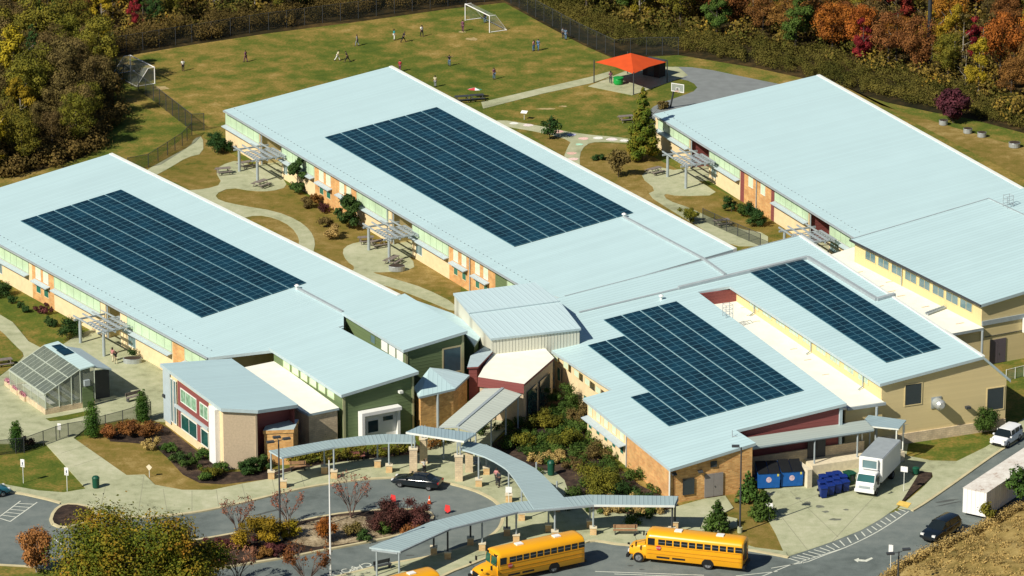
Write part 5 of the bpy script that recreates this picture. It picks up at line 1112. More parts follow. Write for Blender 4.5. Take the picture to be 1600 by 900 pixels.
# ------------------------------------------------------------------ yard bins
DBL = mat('dumpster_blue', (0.01,0.10,0.36), .5, .12, 3); NAVY = mat('cart_blue', (0.008,0.028,0.18), .45, .1, 3); CGRN = mat('cart_green', (0.008,0.07,0.04), .45, .1, 3)
def dumpster(px, py, rot, label):
    p = G(px, py); T = thing('dumpster', label, 'dumpster', (p.x,p.y,.03), rot, 'blue dumpsters in the shade')
    b = MB(); vs = [(-.95,0,.12),(.95,0,.12),(.95,1.6,.12),(-.95,1.6,.12),(-1.0,-.05,1.35),(1.0,-.05,1.35),(1.0,1.7,1.75),(-1.0,1.7,1.75)]
    b.add(vs,[(0,3,2,1),(4,5,6,7),(0,1,5,4),(1,2,6,5),(2,3,7,6),(3,0,4,7)]); b.build('bin_body', DBL, T)
    for s in (-1,1):
        l = MB(); l.slab([(s*.5-.47,-.12,1.42),(s*.5+.47,-.12,1.42),(s*.5+.47,1.75,1.84),(s*.5-.47,1.75,1.84)],.05); l.build('lid', BLK, T)
        f_ = MB(); x0, x1 = sorted((s*.98, s*1.12)); f_.box(x0,x1,.2,1.3,.7,.85); f_.build('fork_pocket', DBL, T)
    for x in (-.7,.7):
        for y in (.15,1.4): c_ = MB(); c_.tube((x-.04,y,.08),(x+.04,y,.08),.08,10); c_.build('caster', BLK, T)
    s_ = MB(); s_.add([( .0+.24*math.cos(2*math.pi*i/14), -.052+.0, .82+.24*math.sin(2*math.pi*i/14)) for i in range(14)],[tuple(range(14))]); s_.v = [(x,-.012-(z-.12)*.0407,z) for x,y,z in s_.v]; s_.build('round_sticker', mat('sticker',(0.6,0.45,0.5),.5,.3,8), T)
    T.scale = (1.12,1.12,1.22)
    y_ = MB(); y_.box(.72,.88,-.07,-.045,1.1,1.3); y_.build('yellow_sticker', mat('sticker_yellow',(0.6,0.55,0.12),.5), T)
    return T
dumpster(1237,762, R(8), 'blue dumpster with dark lids beside the screen wall, fully in view'); dumpster(1201,765, R(6), 'blue dumpster deepest in the dock shade, left of its twin')
def cart(col, lab, px, py, rot, grp='wheeled carts beside the dock'):
    p = G(px, py); T = thing('wheeled_cart', lab, 'wheeled bin', (p.x,p.y,.03), rot, grp)
    b = MB(); b.add([(-.22,-.24,.1),(.22,-.24,.1),(.22,.2,.1),(-.22,.2,.1),(-.29,-.34,.95),(.29,-.34,.95),(.29,.32,.95),(-.29,.32,.95)],[(0,3,2,1),(4,5,6,7),(0,1,5,4),(1,2,6,5),(2,3,7,6),(3,0,4,7)]); b.build('bin_body', col, T)
    l = MB(); l.slab([(-.31,-.38,.99),(.31,-.38,.99),(.31,0,1.05),(-.31,0,1.05)],.05); l.slab([(-.31,0,1.05),(.31,0,1.05),(.31,.36,1.0),(-.31,.36,1.0)],.05); l.build('lid', col, T)
    for s in (-1,1): w_ = MB(); w_.tube((s*.24,.24,.12),(s*.30,.24,.12),.12,12); w_.build('wheel', BLK, T)
    h = MB(); h.tube((-.25,.42,.98),(.25,.42,.98),.02); h.build('handle', col, T)
    return T
k = 0; rnd = random.Random(5)
for (x, y) in [(1286,778),(1297,774),(1308,771),(1320,768),(1284,769),(1295,766),(1306,763),(1317,760),(1286,760),(1297,757),(1308,755)]:
    lab = 'front corner dark blue wheeled cart, nearest the camera of the cluster' if k == 0 else 'dark blue wheeled recycling cart packed in the cluster left of the truck'
    cart(NAVY, lab, x, y, R(10+rnd.uniform(-12,12)), 'blue wheeled carts left of the truck').scale = (1.2,1.2,1.12); k += 1
g1 = cart(CGRN, 'dark green wheeled cart leaning beside the blue ones, next to the truck cab', 1327,757, R(35)); g1.scale = (1.5,1.5,1.25)
# ------------------------------------------------------------------ street furniture
def lamp(px, py, h, label, arms=((1,0),(-1,0)), rot=0.0, base=True):
    p = G(px, py); T = thing('lamp_post', label, 'lamp post', (p.x,p.y,0), rot)
    b = MB(); b.tube((0,0,.0),(0,0,h),.10,10,r1=.07); b.build('pole', DGREY, T)
    if base: b = MB(); b.tube((0,0,0),(0,0,.55),.25,12); b.build('base', CONC, T)
    for ax, ay in arms:
        b = MB(); b.tube((0,0,h-.1),(ax*.55,ay*.55,h-.02),.035); b.box(ax*.85-.36,ax*.85+.36,ay*.85-.2,ay*.85+.2,h-.1,h+.06); b.build('lamp_head', DGREY, T)
    return T
lamp(438,846,10.2,'tall black twin-headed lamp post on the planted island', ((1,.2),(-1,-.2),(.1,1)), R(20))
lamp(1156,832,8.6,'tall black lamp post in front of the brick corner, single head', ((-.6,.5),), R(0))
lamp(1402,945,5.2,'black twin-headed lamp post on the grassy bank at bottom right', ((1,.6),(-1,-.3)), R(10))
p = G(517,925); T = thing('flagpole', 'tall bare white flagpole beside the lower loop road', 'flagpole', (p.x,p.y,0)); b = MB(); b.tube((0,0,0),(0,0,12.9),.1,12,r1=.05); b.build('pole', WPAINT, T); b = MB(); b.lathe([(.01,0),(.12,.08),(.14,.15),(.12,.23),(.01,.3)],(0,0,12.9),12); b.build('finial', mat('brass',(0.45,0.3,0.08),.3,.05,metal=.8), T); b = MB(); b.box(-.04,.04,-.16,-.1,1.2,1.4); b.build('cleat', GREYM, T)
def sign(px, py, h, w_, hh, label, m=WPAINT, rot=R(-20), pm=TRIM, sym=None, diamond=False, cat='sign', flat=False):
    p = G(px, py); T = thing('sign_post', label, cat, (p.x,p.y,0), rot); b = MB(); b.tube((0,0.02,0),(0,0.02,h),.035); b.build('post', pm, T)
    b = MB()
    if flat: b.slab([(-w_/2,-hh/2,h+.02),(w_/2,-hh/2,h+.02),(w_/2,hh/2,h+.22),(-w_/2,hh/2,h+.22)],.04)
    elif diamond: b.add([(0,-.03,h-.4),(.32,-.03,h),(0,-.03,h+.4-.12),(-.32,-.03,h),(0,0,h-.4),(.32,0,h),(0,0,h+.28),(-.32,0,h)],[(0,1,2,3),(7,6,5,4),(0,4,5,1),(1,5,6,2),(2,6,7,3),(3,7,4,0)])
    else: b.box(-w_/2,w_/2,-.05,-.02,h-hh,h)
    bo = b.build('panel', m, T)
    if sym:
        s_ = MB()
        if sym == 'bar': s_.box(-.06,.06,-.056,-.052,h-hh*.7,h-hh*.35); s_.box(-w_*.3,w_*.3,-.056,-.052,h-hh*.88,h-hh*.8)
        s_.build('pictogram', mat('sign_ink',(0.06,0.09,0.15),.6), bo)
    return T
sign(36.5,755,2.5,.42,.8,'left of two white parking signs on the small front lawn', sym='bar'); sign(105,768,2.5,.42,.8,'right of two white parking signs, nearer the green litter bin', sym='bar')
sign(233.5,746,1.1,.5,.5,'small pale diamond-shaped plaque on the dry front lawn', diamond=True, m=STONE)
sign(795,800,2.6,.62,.6,'white notice board on a post beneath the curved canopy', rot=R(-10))
sign(1412,768,2.6,.7,.55,'white rectangular sign on the mulch strip by the truck'); sign(1202,812,1.7,.7,.5,'small white sign in front of the young conifers at the yard corner', rot=R(-15))
sign(1391,900,3.1,.42,.75,'white road sign on the grassy bank at bottom right'); sign(819,187,.9,.8,.5,'low tilted white lectern sign beside the chalked path', flat=True)
sign(93.5,687,1.75,.4,.7,'white notice fixed on the black gate near the greenhouse', pm=DGREY)
def litter(px, py, label, h=1.2): 
    p = G(px, py); T = thing('litter_bin', label, 'litter bin', (p.x,p.y,.12)); b = MB(); b.lathe([(.27,0),(.33,.08),(.36,h*.8),(.34,h*.82)],n=18); b.build('bin_body', CGRN, T); b = MB(); b.lathe([(.38,h*.82),(.38,h*.88),(.26,h),(.1,h+.04)],n=18); b.build('lid', CGRN, T)
litter(150,764,'dark green litter bin on the wide front pavement'); litter(861,744,'dark green litter bin beside the garden bed behind the curved canopy', 1.5); litter(1431,742,'small dark bin on the pavement beside the mulch strip', .7)
CONEO = mat('cone_orange', (0.75,0.10,0.02), .6, .05)
def cone(px, py, label):
    p = G(px, py); T = thing('traffic_cone', label, 'traffic cone', (p.x,p.y,.012), 0, 'cones on the loop road'); b = MB(); b.lathe([(.19,.04),(.11,.35),(.105,.36)],n=14); b.lathe([(.085,.48),(.04,.8),(.01,.82)],n=14); b.build('cone_body', CONEO, T); b = MB(); b.lathe([(.107,.36),(.085,.48)],n=14); b.build('reflective_band', WPAINT, T); b = MB(); b.box(-.25,.25,-.25,.25,0,.04); b.build('base', BLK, T)
cone(671,787,'upright orange traffic cone behind the black sedan')
def flagm(px, py, label):
    p = G(px, py); T = thing('road_marker', label, 'road marker', (p.x,p.y,.012), R(-20), 'red markers on the loop road'); b = MB(); b.add([(-.3,0,.25),(0,0,.02),(.3,0,.25),(.25,0,.8),(-.2,0,.85),(-.3,.04,.25),(0,.04,.02),(.3,.04,.25),(.25,.04,.8),(-.2,.04,.85)],[(0,1,2,3,4),(9,8,7,6,5),(0,5,6,1),(1,6,7,2),(2,7,8,3),(3,8,9,4),(4,9,5,0)]); b.build('panel', mat('marker_red',(0.7,0.05,0.05),.6,.05), T); b = MB(); b.box(-.2,.2,-.15,.15,0,.05); b.build('base', BLK, T)
flagm(614,786,'red road marker just above the dark shrubs of the island'); flagm(699,802,'red road marker nearest the long bus canopy')
WOOD = mat('weathered_wood', (0.20,0.17,0.15), .85, .2, 4); WOODB = mat('brown_timber', (0.32,0.19,0.10), .8, .2, 4)
def picnic(px, py, rot, label, m=WOOD, z=0.03, s=1.0):
    p = G(px, py); T = thing('picnic_table', label, 'picnic table', (p.x,p.y,z), rot, 'picnic tables around the gardens'); T.scale = (s,s,s)
    b = MB(); b.box(-.9,.9,-.38,.38,.7,.75); b.build('tabletop', m, T)
    for t_ in (-1,1):
        b = MB(); b.box(-.9,.9,t_*.75-.14,t_*.75+.14,.42,.46); b.build('seat', m, T)
        b = MB(); x = t_*.65; b.tube((x,-.3,.7),(x,-.72,0),.04); b.tube((x,.3,.7),(x,.72,0),.04); b.box(x-.03,x+.03,-.85,.85,.36,.42); b.build('trestle', m, T)
for k in [(349,272,.3,'picnic table at the left end of the north patio beside the lawn'),(408,292,.9,'picnic table at the near rim of the north patio'),(385,262,.6,'picnic table under the far pergola of the central wing'),(572,380,.2,'picnic table at the far rim of the round patio'),(590,386,.5,'second picnic table tucked behind the pergola post on the round patio'),(614,412,1.1,'picnic table tipped near the zinc planter on the round patio'),(1023,272,.7,'picnic table in the shade left of the pergola by the conifer'),(978,190,.3,'lone picnic table on grass behind the tall conifer'),(6,572,.4,'picnic table on the grass at the left edge'),(1128,353,.4,'dark picnic table on the path by the black fence'),(722,159,.25,'left dark picnic table beside the field path',),(745,157,.25,'right dark picnic table beside the field path')]:
    picnic(k[0], k[1], k[2], k[3], DGREY if k[0] in (722,745) else WOOD)
def bench(px, py, rot, label, m=WOODB, L=1.9):
    p = G(px, py); T = thing('park_bench', label, 'bench', (p.x,p.y,.12), rot); b = MB(); b.box(-L/2,L/2,0,.42,.42,.47); b.build('seat', m, T); b = MB(); b.slab([(-L/2,.42,.62),(L/2,.42,.62),(L/2,.5,.9),(-L/2,.5,.9)],.0) if False else b.box(-L/2,L/2,.42,.47,.55,.9); b.build('backrest', m, T)
    for s in (-1,1): b = MB(); b.box(s*L*.42-.04,s*L*.42+.04,.02,.46,0,.42); b.box(s*L*.42-.04,s*L*.42+.04,.42,.47,.42,.88); b.build('leg', DGREY, T)
bench(977,838, R(0), 'brown timber bench under the bus canopy between the two buses', L=2.3); bench(212,628, R(40), 'slatted grey bench on the greenhouse yard', WOOD); bench(556,722, R(10), 'reddish bench in the shade under the front canopy', mat('red_timber',(0.25,0.1,0.08),.8)); bench(466,738, R(8), 'yellow-brown bench near the left end of the front canopy', WOODB, 1.6); bench(742,733, R(40), 'grey bench beside the entrance pillar', GREYM, 1.6); bench(600,893, R(32), 'dark bench by the first posts of the bus canopy', DGREY, 1.8)
ZINC = mat('zinc_tub', (0.42,0.46,0.47), .4, .12, 4, metal=.4); SOIL = mat('soil', (0.05,0.035,0.025), .95, .2)
def tub(px, py, label, r=.55, sx=1.0, h=.6, grp='zinc planting tubs'):
    p = G(px, py); T = thing('stock_tank_planter', label, 'planter', (p.x,p.y,.02), 0, grp); T.scale = (sx,1,1); b = MB(); b.lathe([(r*.95,0),(r,.05),(r,h-.06),(r*1.04,h-.03),(r*1.02,h)],n=18); b.build('tub', ZINC, T); b = MB(); b.tube((0,0,h-.05),(0,0,h+.005),r*.97,18); b.build('soil', SOIL, T)
tub(1474,195,'zinc tub left of the purple-leaved tree'); tub(1512,208,'middle zinc tub right of the purple-leaved tree'); tub(1534,214,'rightmost zinc tub along the hedge behind the right wing'); tub(1585,230,'zinc tub with a white bag at the far right of the hedge', .7); tub(620,423,'zinc tub on the near rim of the round patio', .65, 1.4); tub(207,568,'long zinc tub full of leaves beside the left wing', .6, 1.6)
# children's red table with fabric behind the field roof edge
p = G(742,153); T = thing('parasol', 'small red, white and green patterned parasol over the dark picnic table', 'parasol', (p.x,p.y,.75)); b = MB(); 
for i in range(8): a0, a1 = 2*math.pi*i/8, 2*math.pi*(i+1)/8; b.add([(0,0,.62),(.95*math.cos(a0),.55*math.sin(a0),.38),(.95*math.cos(a1),.55*math.sin(a1),.38)],[(0,1,2)], [0,1,2,1,0,0,1,2][i])
b.build('canopy', [mat('parasol_red',(0.5,0.05,0.06),.8), WPAINT, mat('parasol_green',(0.03,0.3,0.16),.8)], T); b = MB(); b.tube((0,0,0),(0,0,.6),.02); b.build('pole', TRIM, T)
# goals
def goal(a, c, depth, h, label, lean=1):
    A_ = G(*a); B_ = G(*c); ang = math.atan2(B_.y-A_.y, B_.x-A_.x); L_ = (B_-A_).length; T = thing('football_goal', label, 'goal', (A_.x,A_.y,0), ang, 'goals on the playing field')
    b = MB(); b.tube((0,0,0),(0,0,h),.07); b.build('upright', WPAINT, T); b = MB(); b.tube((L_,0,0),(L_,0,h),.07); b.build('upright', WPAINT, T); b = MB(); b.tube((0,0,h),(L_,0,h),.07); b.build('crossbar', WPAINT, T)
    b = MB(); d = depth
    for x in (0, L_): b.tube((x,0,.05),(x,d,.05),.05); b.tube((x,d,.05),(x,d*.35,h),.03); b.tube((x,0,h),(x,d*.35,h),.04)
    b.tube((0,d,.05),(L_,d,.05),.05); b.build('net_frame', WPAINT, T)
    n = MB(); 
    n.quad((0,d,.05),(L_,d,.05),(L_,d*.35,h),(0,d*.35,h)); n.add([(0,0,.05),(0,d,.05),(0,d*.35,h),(0,0,h)],[(0,1,2,3)]); n.add([(L_,0,.05),(L_,d,.05),(L_,d*.35,h),(L_,0,h)],[(0,1,2,3)]); n.quad((0,0,h),(L_,0,h),(L_,d*.35,h),(0,d*.35,h)); n.build('net', see_through('goal_net',(0.5,0.55,0.5),.16,.8), T)
goal((765,51),(727,32), -2.6, 2.3, 'white football goal at the top of the field, net end facing the wood'); goal((242,131),(204,112), 2.6, 2.2, 'white football goal at the left end of the field by the trees')
# basketball hoop
p = G(1052,172); T = thing('basketball_hoop', 'basketball hoop with clear white-edged backboard behind the right wing', 'basketball hoop', (p.x,p.y,0), R(-30)); b = MB(); b.tube((-.9,.9,0),(-.2,.4,2.3),.12); b.tube((-.2,.4,2.3),(.6,0,2.9),.1); b.build('pole', DGREY, T); b = MB()
for x0,x1,z0,z1 in ((-.3,1.5,2.45,2.53),(-.3,1.5,3.45,3.53),(-.3,-.22,2.53,3.45),(1.42,1.5,2.53,3.45),(.35,.4,2.6,3.0),(.8,.85,2.6,3.0),(.4,.8,2.96,3.0)): b.box(x0,x1,-.04,.02,z0,z1)
b.build('backboard_frame', WPAINT, T); b = MB(); b.box(-.22,1.42,-.02,0,2.53,3.45); b.build('backboard', see_through('clear_board',(0.5,0.55,0.55),.3,.1), T); b = MB()
for i in range(12): a0,a1 = 2*math.pi*i/12, 2*math.pi*(i+1)/12; b.tube((.6+.23*math.cos(a0),-.3+.23*math.sin(a0),2.62),(.6+.23*math.cos(a1),-.3+.23*math.sin(a1),2.62),.015,6)
b.build('hoop', CONEO, T)
# balls
for x, y, z, l in ((209,113,.12,'white football lying in the left goal'),): p = G(x,y); b = MB(); b.lathe([(.02,-.14),(.12,-.1),(.17,0),(.12,.1),(.02,.14)],(p.x,p.y,.17),12); o_ = b.build('football', WPAINT, smooth=True); tag(o_, l, 'ball')
# tall utility pole in the wood
p = G(1450,118); T = thing('utility_pole', 'tall dark utility pole rising out of the autumn wood', 'utility pole', (p.x,p.y,0)); b = MB(); b.tube((0,0,0),(0,0,16),.3,12,r1=.24); b.build('pole', mat('creosote',(0.03,0.035,0.04),.8,.2,3), T)
# roof ladder cages
def cage(fr, px, py, label):
    q = fr.uv(px, py); w_ = fr.base+fr.U*q[0]+fr.V*q[1]; T = thing('roof_ladder_cage', label, 'ladder cage', (w_.x,w_.y,fr.zr(*q)), fr.yaw, 'ladder cages on the roofs'); 
    for x in (-.4,.4):
        for y in (-.4,.4): b = MB(); b.tube((x,y,-.2),(x,y,1.35),.035,6); b.build('rail', GREYM, T)
    b = MB()
    for z in (.35,.85,1.3): b.tube((-.4,-.4,z),(.4,-.4,z),.025,6); b.tube((-.4,.4,z),(.4,.4,z),.025,6); b.tube((-.4,-.4,z),(-.4,.4,z),.025,6); b.tube((.4,-.4,z),(.4,.4,z),.025,6)
    b.build('hoops', GREYM, T)
cage(FC, 1137, 494, 'grey ladder cage at the edge of the front solar roof'); cage(FR, 1575, 323, 'grey ladder cage at the back edge of the right tall block')
# wall fan on the gable
u = -.33; v = vwall(FC,1463,u); w_ = FC.base+FC.U*u+FC.V*v; T = thing('wall_fan', 'round silver extract fan sticking out of the tan gable wall', 'extract fan', (w_.x,w_.y,3.9), FC.yaw+math.pi/2)
b = MB(); b.tube((0,0,0),(0,-.9,0),.55,20); b.build('drum', ZINC, T); b = MB(); b.tube((0,-.9,0),(0,-1.15,0),.5,20,r1=.3); b.build('cowl', mat('bright_alu',(0.65,0.67,0.66),.3,.05,metal=.5), T); b = MB(); b.box(-.62,.5,-.06,.0,-.6,.6); b.build('back_plate', ZINC, T)
u = -.33; v = vwall(FC,1511,u); w_ = FC.base+FC.U*u+FC.V*v; T = thing('flood_light', 'small dark flood light on the tan gable wall', 'wall light', (w_.x,w_.y,2.9), FC.yaw+math.pi/2); b = MB(); b.box(-.25,.25,-.4,0,-.1,.15); b.build('lamp_body', DGREY, T)
for px, py, lab in ((1427,688,'leftmost grey gas meter behind the galvanised fence'),(1450,684,'middle grey gas meter behind the galvanised fence'),(1481,679,'rightmost grey gas meter behind the galvanised fence')):
    p = G(px,py); T = thing('gas_meter', lab, 'gas meter', (p.x,p.y,0), FC.yaw+math.pi/2, 'gas meters at the tan gable'); b = MB(); b.tube((0,0,0),(0,0,1.2),.06); b.tube((-.6,0,.45),(.9,0,.45),.06); b.build('pipework', GREYM, T); b = MB(); b.box(-.25,.25,-.15,.2,.9,1.35); b.build('meter_body', GREYM, T)
# ------------------------------------------------------------------ fences
MESH = see_through('chain_link', (0.015,0.022,0.02), .42, .7); MESHG = see_through('galvanised_link', (0.35,0.42,0.34), .45, .7)
def fence(pts, h, label, step=2.6, m=DGREY, mesh=MESH, z=0.0, rails=False, name='chain_link_fence'):
    P = [G(*p) for p in pts]; o = P[0]; T = thing(name, label, 'fence', (o.x,o.y,z)); r = MB(); ms = MB()
    for a, c in zip(P, P[1:]):
        a = a-o; c = c-o; L_ = (c-a).length; n = max(1, round(L_/step)); d = (c-a)/n
        for i in range(n):
            p, q = a+d*i, a+d*(i+1); b = MB(); b.tube((p.x,p.y,0),(p.x,p.y,h+.05),.045,6); b.build('fence_post', m, T)
            r.tube((p.x,p.y,h),(q.x,q.y,h),.03,6)
            if rails:
                for zz in (.2,): r.tube((p.x,p.y,zz),(q.x,q.y,zz),.025,6)
                for k_ in range(12): s_ = p+(q-p)*(k_/12); r.box(s_.x-.012,s_.x+.012,s_.y-.012,s_.y+.012,.1,h)
            else: ms.quad((p.x,p.y,.03),(q.x,q.y,.03),(q.x,q.y,h),(p.x,p.y,h))
    p = P[-1]-o; b = MB(); b.tube((p.x,p.y,0),(p.x,p.y,h+.05),.045,6); b.build('fence_post', m, T); r.build('rail', m, T)
    if ms.v: ms.build('mesh', mesh, T)
    return T
fence([(182,118),(240,158),(300,205),(319,204)], 2.2, 'black chain-link fence running from the left goal to the corner of the field')
fence([(300,212),(285,228),(262,243),(232,262),(200,268)], 1.7, 'lower black chain-link fence along the garden path behind the left wing')
fence([(172,87),(300,66),(420,47),(560,29),(700,10),(786,0)], 2.4, 'long dark fence along the far side of the playing field')
fence([(786,0),(850,34),(905,64),(960,90),(1010,86),(1060,86)], 2.4, 'dark fence on the right of the field, running behind the orange canopy')
fence([(1098,345),(1135,362),(1188,385)], 1.5, 'short black fence across the path between the wings', 2.2)
fence([(-40,716),(25,709),(38,708),(68,697),(88,690),(107,685),(137,680),(165,672),(192,665),(236,651)], 1.6, 'black railing with gate between greenhouse yard and front lawn', 1.9)
fence([(1412,693),(1430,690),(1470,683),(1508,676),(1524,669),(1510,661)], 2.0, 'galvanised chain-link enclosure around the gas meters', 2.0, GREYM, MESHG)
fence([(1572,595),(1600,588),(1640,580)], 1.2, 'low pale wall railing beside the tall right block', 1.5, TRIM, MESHG)
for k, (x, y) in enumerate([(165,506),]): pass

for fr_k, px, py, lab in ((F1,464,452,'small white roof vent at the corner of the left wing solar field'),(F2,975,340,'small white roof vent at the corner of the central solar field'),(FC,1033,468,'small white roof vent above the stepped solar field')):
    q = fr_k.uv(px, py); w_ = fr_k.base+fr_k.U*q[0]+fr_k.V*q[1]; T = thing('roof_vent', lab, 'roof vent', (w_.x,w_.y,fr_k.zr(*q)), fr_k.yaw); b = MB(); b.tube((0,0,-.1),(0,0,.35),.14,12); b.build('pipe', TRIM, T); b = MB(); b.lathe([(.25,.35),(.28,.42),(.1,.55)],n=12); b.build('cowl', WPAINT, T)
# ------------------------------------------------------------------ vegetation
def leafmat(name, dark, light, rnd_=.18, scale=.7):
    m = mat(name, dark, .75, .18, scale, hue2=light, objrand=rnd_, detail=5, spec=.15)
    return m
LM = {
 'olive':  leafmat('leaf_olive', (0.05,0.065,0.008), (0.19,0.165,0.018)),
 'green':  leafmat('leaf_green', (0.02,0.055,0.008), (0.07,0.12,0.02)),
 'dark':   leafmat('leaf_dark', (0.012,0.042,0.010), (0.045,0.085,0.018)),
 'yellow': leafmat('leaf_yellow', (0.11,0.095,0.008), (0.36,0.25,0.015)),
 'orange': leafmat('leaf_orange', (0.18,0.06,0.012), (0.42,0.16,0.02)),
 'red':    leafmat('leaf_red', (0.10,0.012,0.012), (0.27,0.035,0.022)),
 'brown':  leafmat('leaf_brown', (0.06,0.045,0.016), (0.16,0.115,0.035)),
 'rust':   leafmat('leaf_rust', (0.11,0.045,0.014), (0.26,0.12,0.03)),
 'straw':  leafmat('leaf_straw', (0.22,0.155,0.05), (0.44,0.32,0.11), .1),
 'purple': leafmat('leaf_purple', (0.03,0.008,0.014), (0.085,0.022,0.032)),
 'sorange': leafmat('leaf_soft_orange', (0.15,0.06,0.018), (0.34,0.14,0.045)),
 'brush': ground_mat('leaf_brush', [(0,(0.03,0.025,0.007)),(.5,(0.09,0.065,0.018)),(.8,(0.15,0.10,0.03)),(1,(0.15,0.13,0.03))], .08, .5, 3, .85, .7, 0),
 'scrub': ground_mat('leaf_scrub', [(0,(0.03,0.035,0.007)),(.4,(0.08,0.075,0.014)),(.7,(0.12,0.10,0.022)),(1,(0.20,0.17,0.03))], .10, .5, 3, .85, .7, 0),
 'under': ground_mat('leaf_under', [(0,(0.03,0.04,0.008)),(.35,(0.09,0.085,0.014)),(.6,(0.15,0.10,0.025)),(.8,(0.26,0.19,0.025)),(1,(0.30,0.11,0.02))], .12, .5, 3, .85, .7, 0),
 'maroon': leafmat('leaf_maroon', (0.035,0.014,0.012), (0.12,0.04,0.035)),
 'pinkish':leafmat('leaf_pink', (0.16,0.06,0.04), (0.30,0.13,0.08)),
 'big':    ground_mat('leaf_autumn_mix', [(0,(0.03,0.06,0.008)),(.4,(0.09,0.11,0.010)),(.65,(0.20,0.16,0.014)),(1,(0.36,0.15,0.02))], .3, .9, 4, .75, .7, 0),
 'conif':  ground_mat('leaf_conifer_mix', [(0,(0.03,0.07,0.008)),(.45,(0.10,0.13,0.014)),(1,(0.30,0.19,0.025))], .35, 1.0, 4, .75, .7, 0),
 'cyp': leafmat('leaf_cypress', (0.02,0.06,0.008), (0.06,0.12,0.015), .05),
}
BARK = mat('bark', (0.09,0.075,0.06), .9, .3, 5); PALEB = mat('pale_bark', (0.32,0.29,0.24), .9, .2, 4); TWIG = mat('twigs', (0.16,0.10,0.08), .9, .2, 5)
def leaves(name, centers, radii, n, size, seed, m, parent=None, flat=.6, shell=.55, obj=True):
    """many small leaf-clump faces spread through a set of blobs"""
    rg = np.random.default_rng(seed); C_ = np.array(centers, float); Ra = np.array(radii, float)
    if Ra.ndim == 1: Ra = np.repeat(Ra[:, None], 3, 1)*np.array([1, 1, .8])
    wts = Ra.prod(1)**.66; wts /= wts.sum(); idx = rg.choice(len(C_), n, p=wts)
    d = rg.normal(size=(n, 3)); d /= np.linalg.norm(d, axis=1)[:, None]
    rad = shell+(1-shell)*rg.random(n); rad *= 1+.13*rg.normal(size=n)
    P = C_[idx]+d*rad[:, None]*Ra[idx]
    nrm = d*1.0+rg.normal(size=(n, 3))*.42+np.array([0,0,.3]); nrm /= np.linalg.norm(nrm, axis=1)[:, None]
    t = np.cross(nrm, rg.normal(size=(n, 3))); t /= np.linalg.norm(t, axis=1)[:, None]; bt = np.cross(nrm, t)
    s = (size*(.6+.8*rg.random(n)))[:, None]/2
    V = np.empty((n, 4, 3)); V[:, 0] = P-t*s; V[:, 1] = P-bt*s*.7; V[:, 2] = P+t*s; V[:, 3] = P+bt*s*.7
    V = V.reshape(-1, 3); V[:, 2] = np.maximum(V[:, 2], .02)
    me = bpy.data.meshes.new(name); me.vertices.add(4*n); me.vertices.foreach_set('co', V.ravel())
    me.loops.add(4*n); me.loops.foreach_set('vertex_index', np.arange(4*n)); me.polygons.add(n); me.polygons.foreach_set('loop_start', np.arange(0, 4*n, 4)); me.polygons.foreach_set('loop_total', np.full(n, 4))
    me.materials.append(m); me.update(calc_edges=True)
    o = bpy.data.objects.new(name, me); COL.objects.link(o)
    if parent: o.parent = parent
    return o
def crown_blobs(h, w_, kind, rg):
    C_ = []; Ra = []
    if kind == 'round':
        n = 20
        for i in range(n):
            a = rg.uniform(0, 2*math.pi); t = rg.uniform(-1, 1); r = w_/2*math.sqrt(max(0,1-t*t))*rg.uniform(.45,.85); C_.append((r*math.cos(a), r*math.sin(a), h*.6+t*h*.32)); Ra.append(w_*rg.uniform(.13,.24))
        C_.append((0,0,h*.6)); Ra.append(w_*.3)
    elif kind == 'tall':
        for i in range(22):
            t = rg.uniform(.15, 1); a = rg.uniform(0, 2*math.pi); r = w_/2*(1-abs(t-.5)*1.1)*rg.uniform(.3,.9); C_.append((r*math.cos(a), r*math.sin(a), h*t*.93)); Ra.append(w_*rg.uniform(.12,.2))
    elif kind == 'cone':
        for i in range(30):
            t = (i+.5)/30; a = i*2.4; r = w_/2*(1-t)**.8*.7; C_.append((r*math.cos(a), r*math.sin(a), h*(.08+.9*t))); Ra.append(w_*(.22*(1-t)+.06)*rg.uniform(.8,1.25))
    elif kind == 'column':
        for i in range(14):
            t = (i+.5)/14; a = i*2.4; r = w_*.12; C_.append((r*math.cos(a), r*math.sin(a), h*(.04+.93*t))); Ra.append(w_*(.40*math.sin(math.pi*min(1,.25+t*.75))**.7+.04))
    elif kind == 'shrub':
        for i in range(12):
            a = rg.uniform(0, 2*math.pi); r = w_/2*rg.uniform(.1,.95); C_.append((r*math.cos(a), r*math.sin(a), h*rg.uniform(.2,.75))); Ra.append(min(w_*.24, h*.38)*rg.uniform(.5,1.25))
    return C_, Ra
def trunk(T, h, r, rg, n=5, m=None, spread=.22, top=.9):
    b = MB(); b.tube((0,0,-.1),(0,0,h*.45),r,8,r1=r*.7); b.tube((0,0,h*.45),(r*.5,0,h*top),r*.7,7,r1=r*.15)
    for i in range(n):
        a = rg.uniform(0, 2*math.pi); z = h*rg.uniform(.25,.65); L_ = h*spread*rg.uniform(.7,1.3); b.tube((0,0,z),(L_*math.cos(a),L_*math.sin(a),z+L_*rg.uniform(.5,1.1)),r*.35,6,r1=r*.08)
    return b.build('trunk', m or BARK, T)
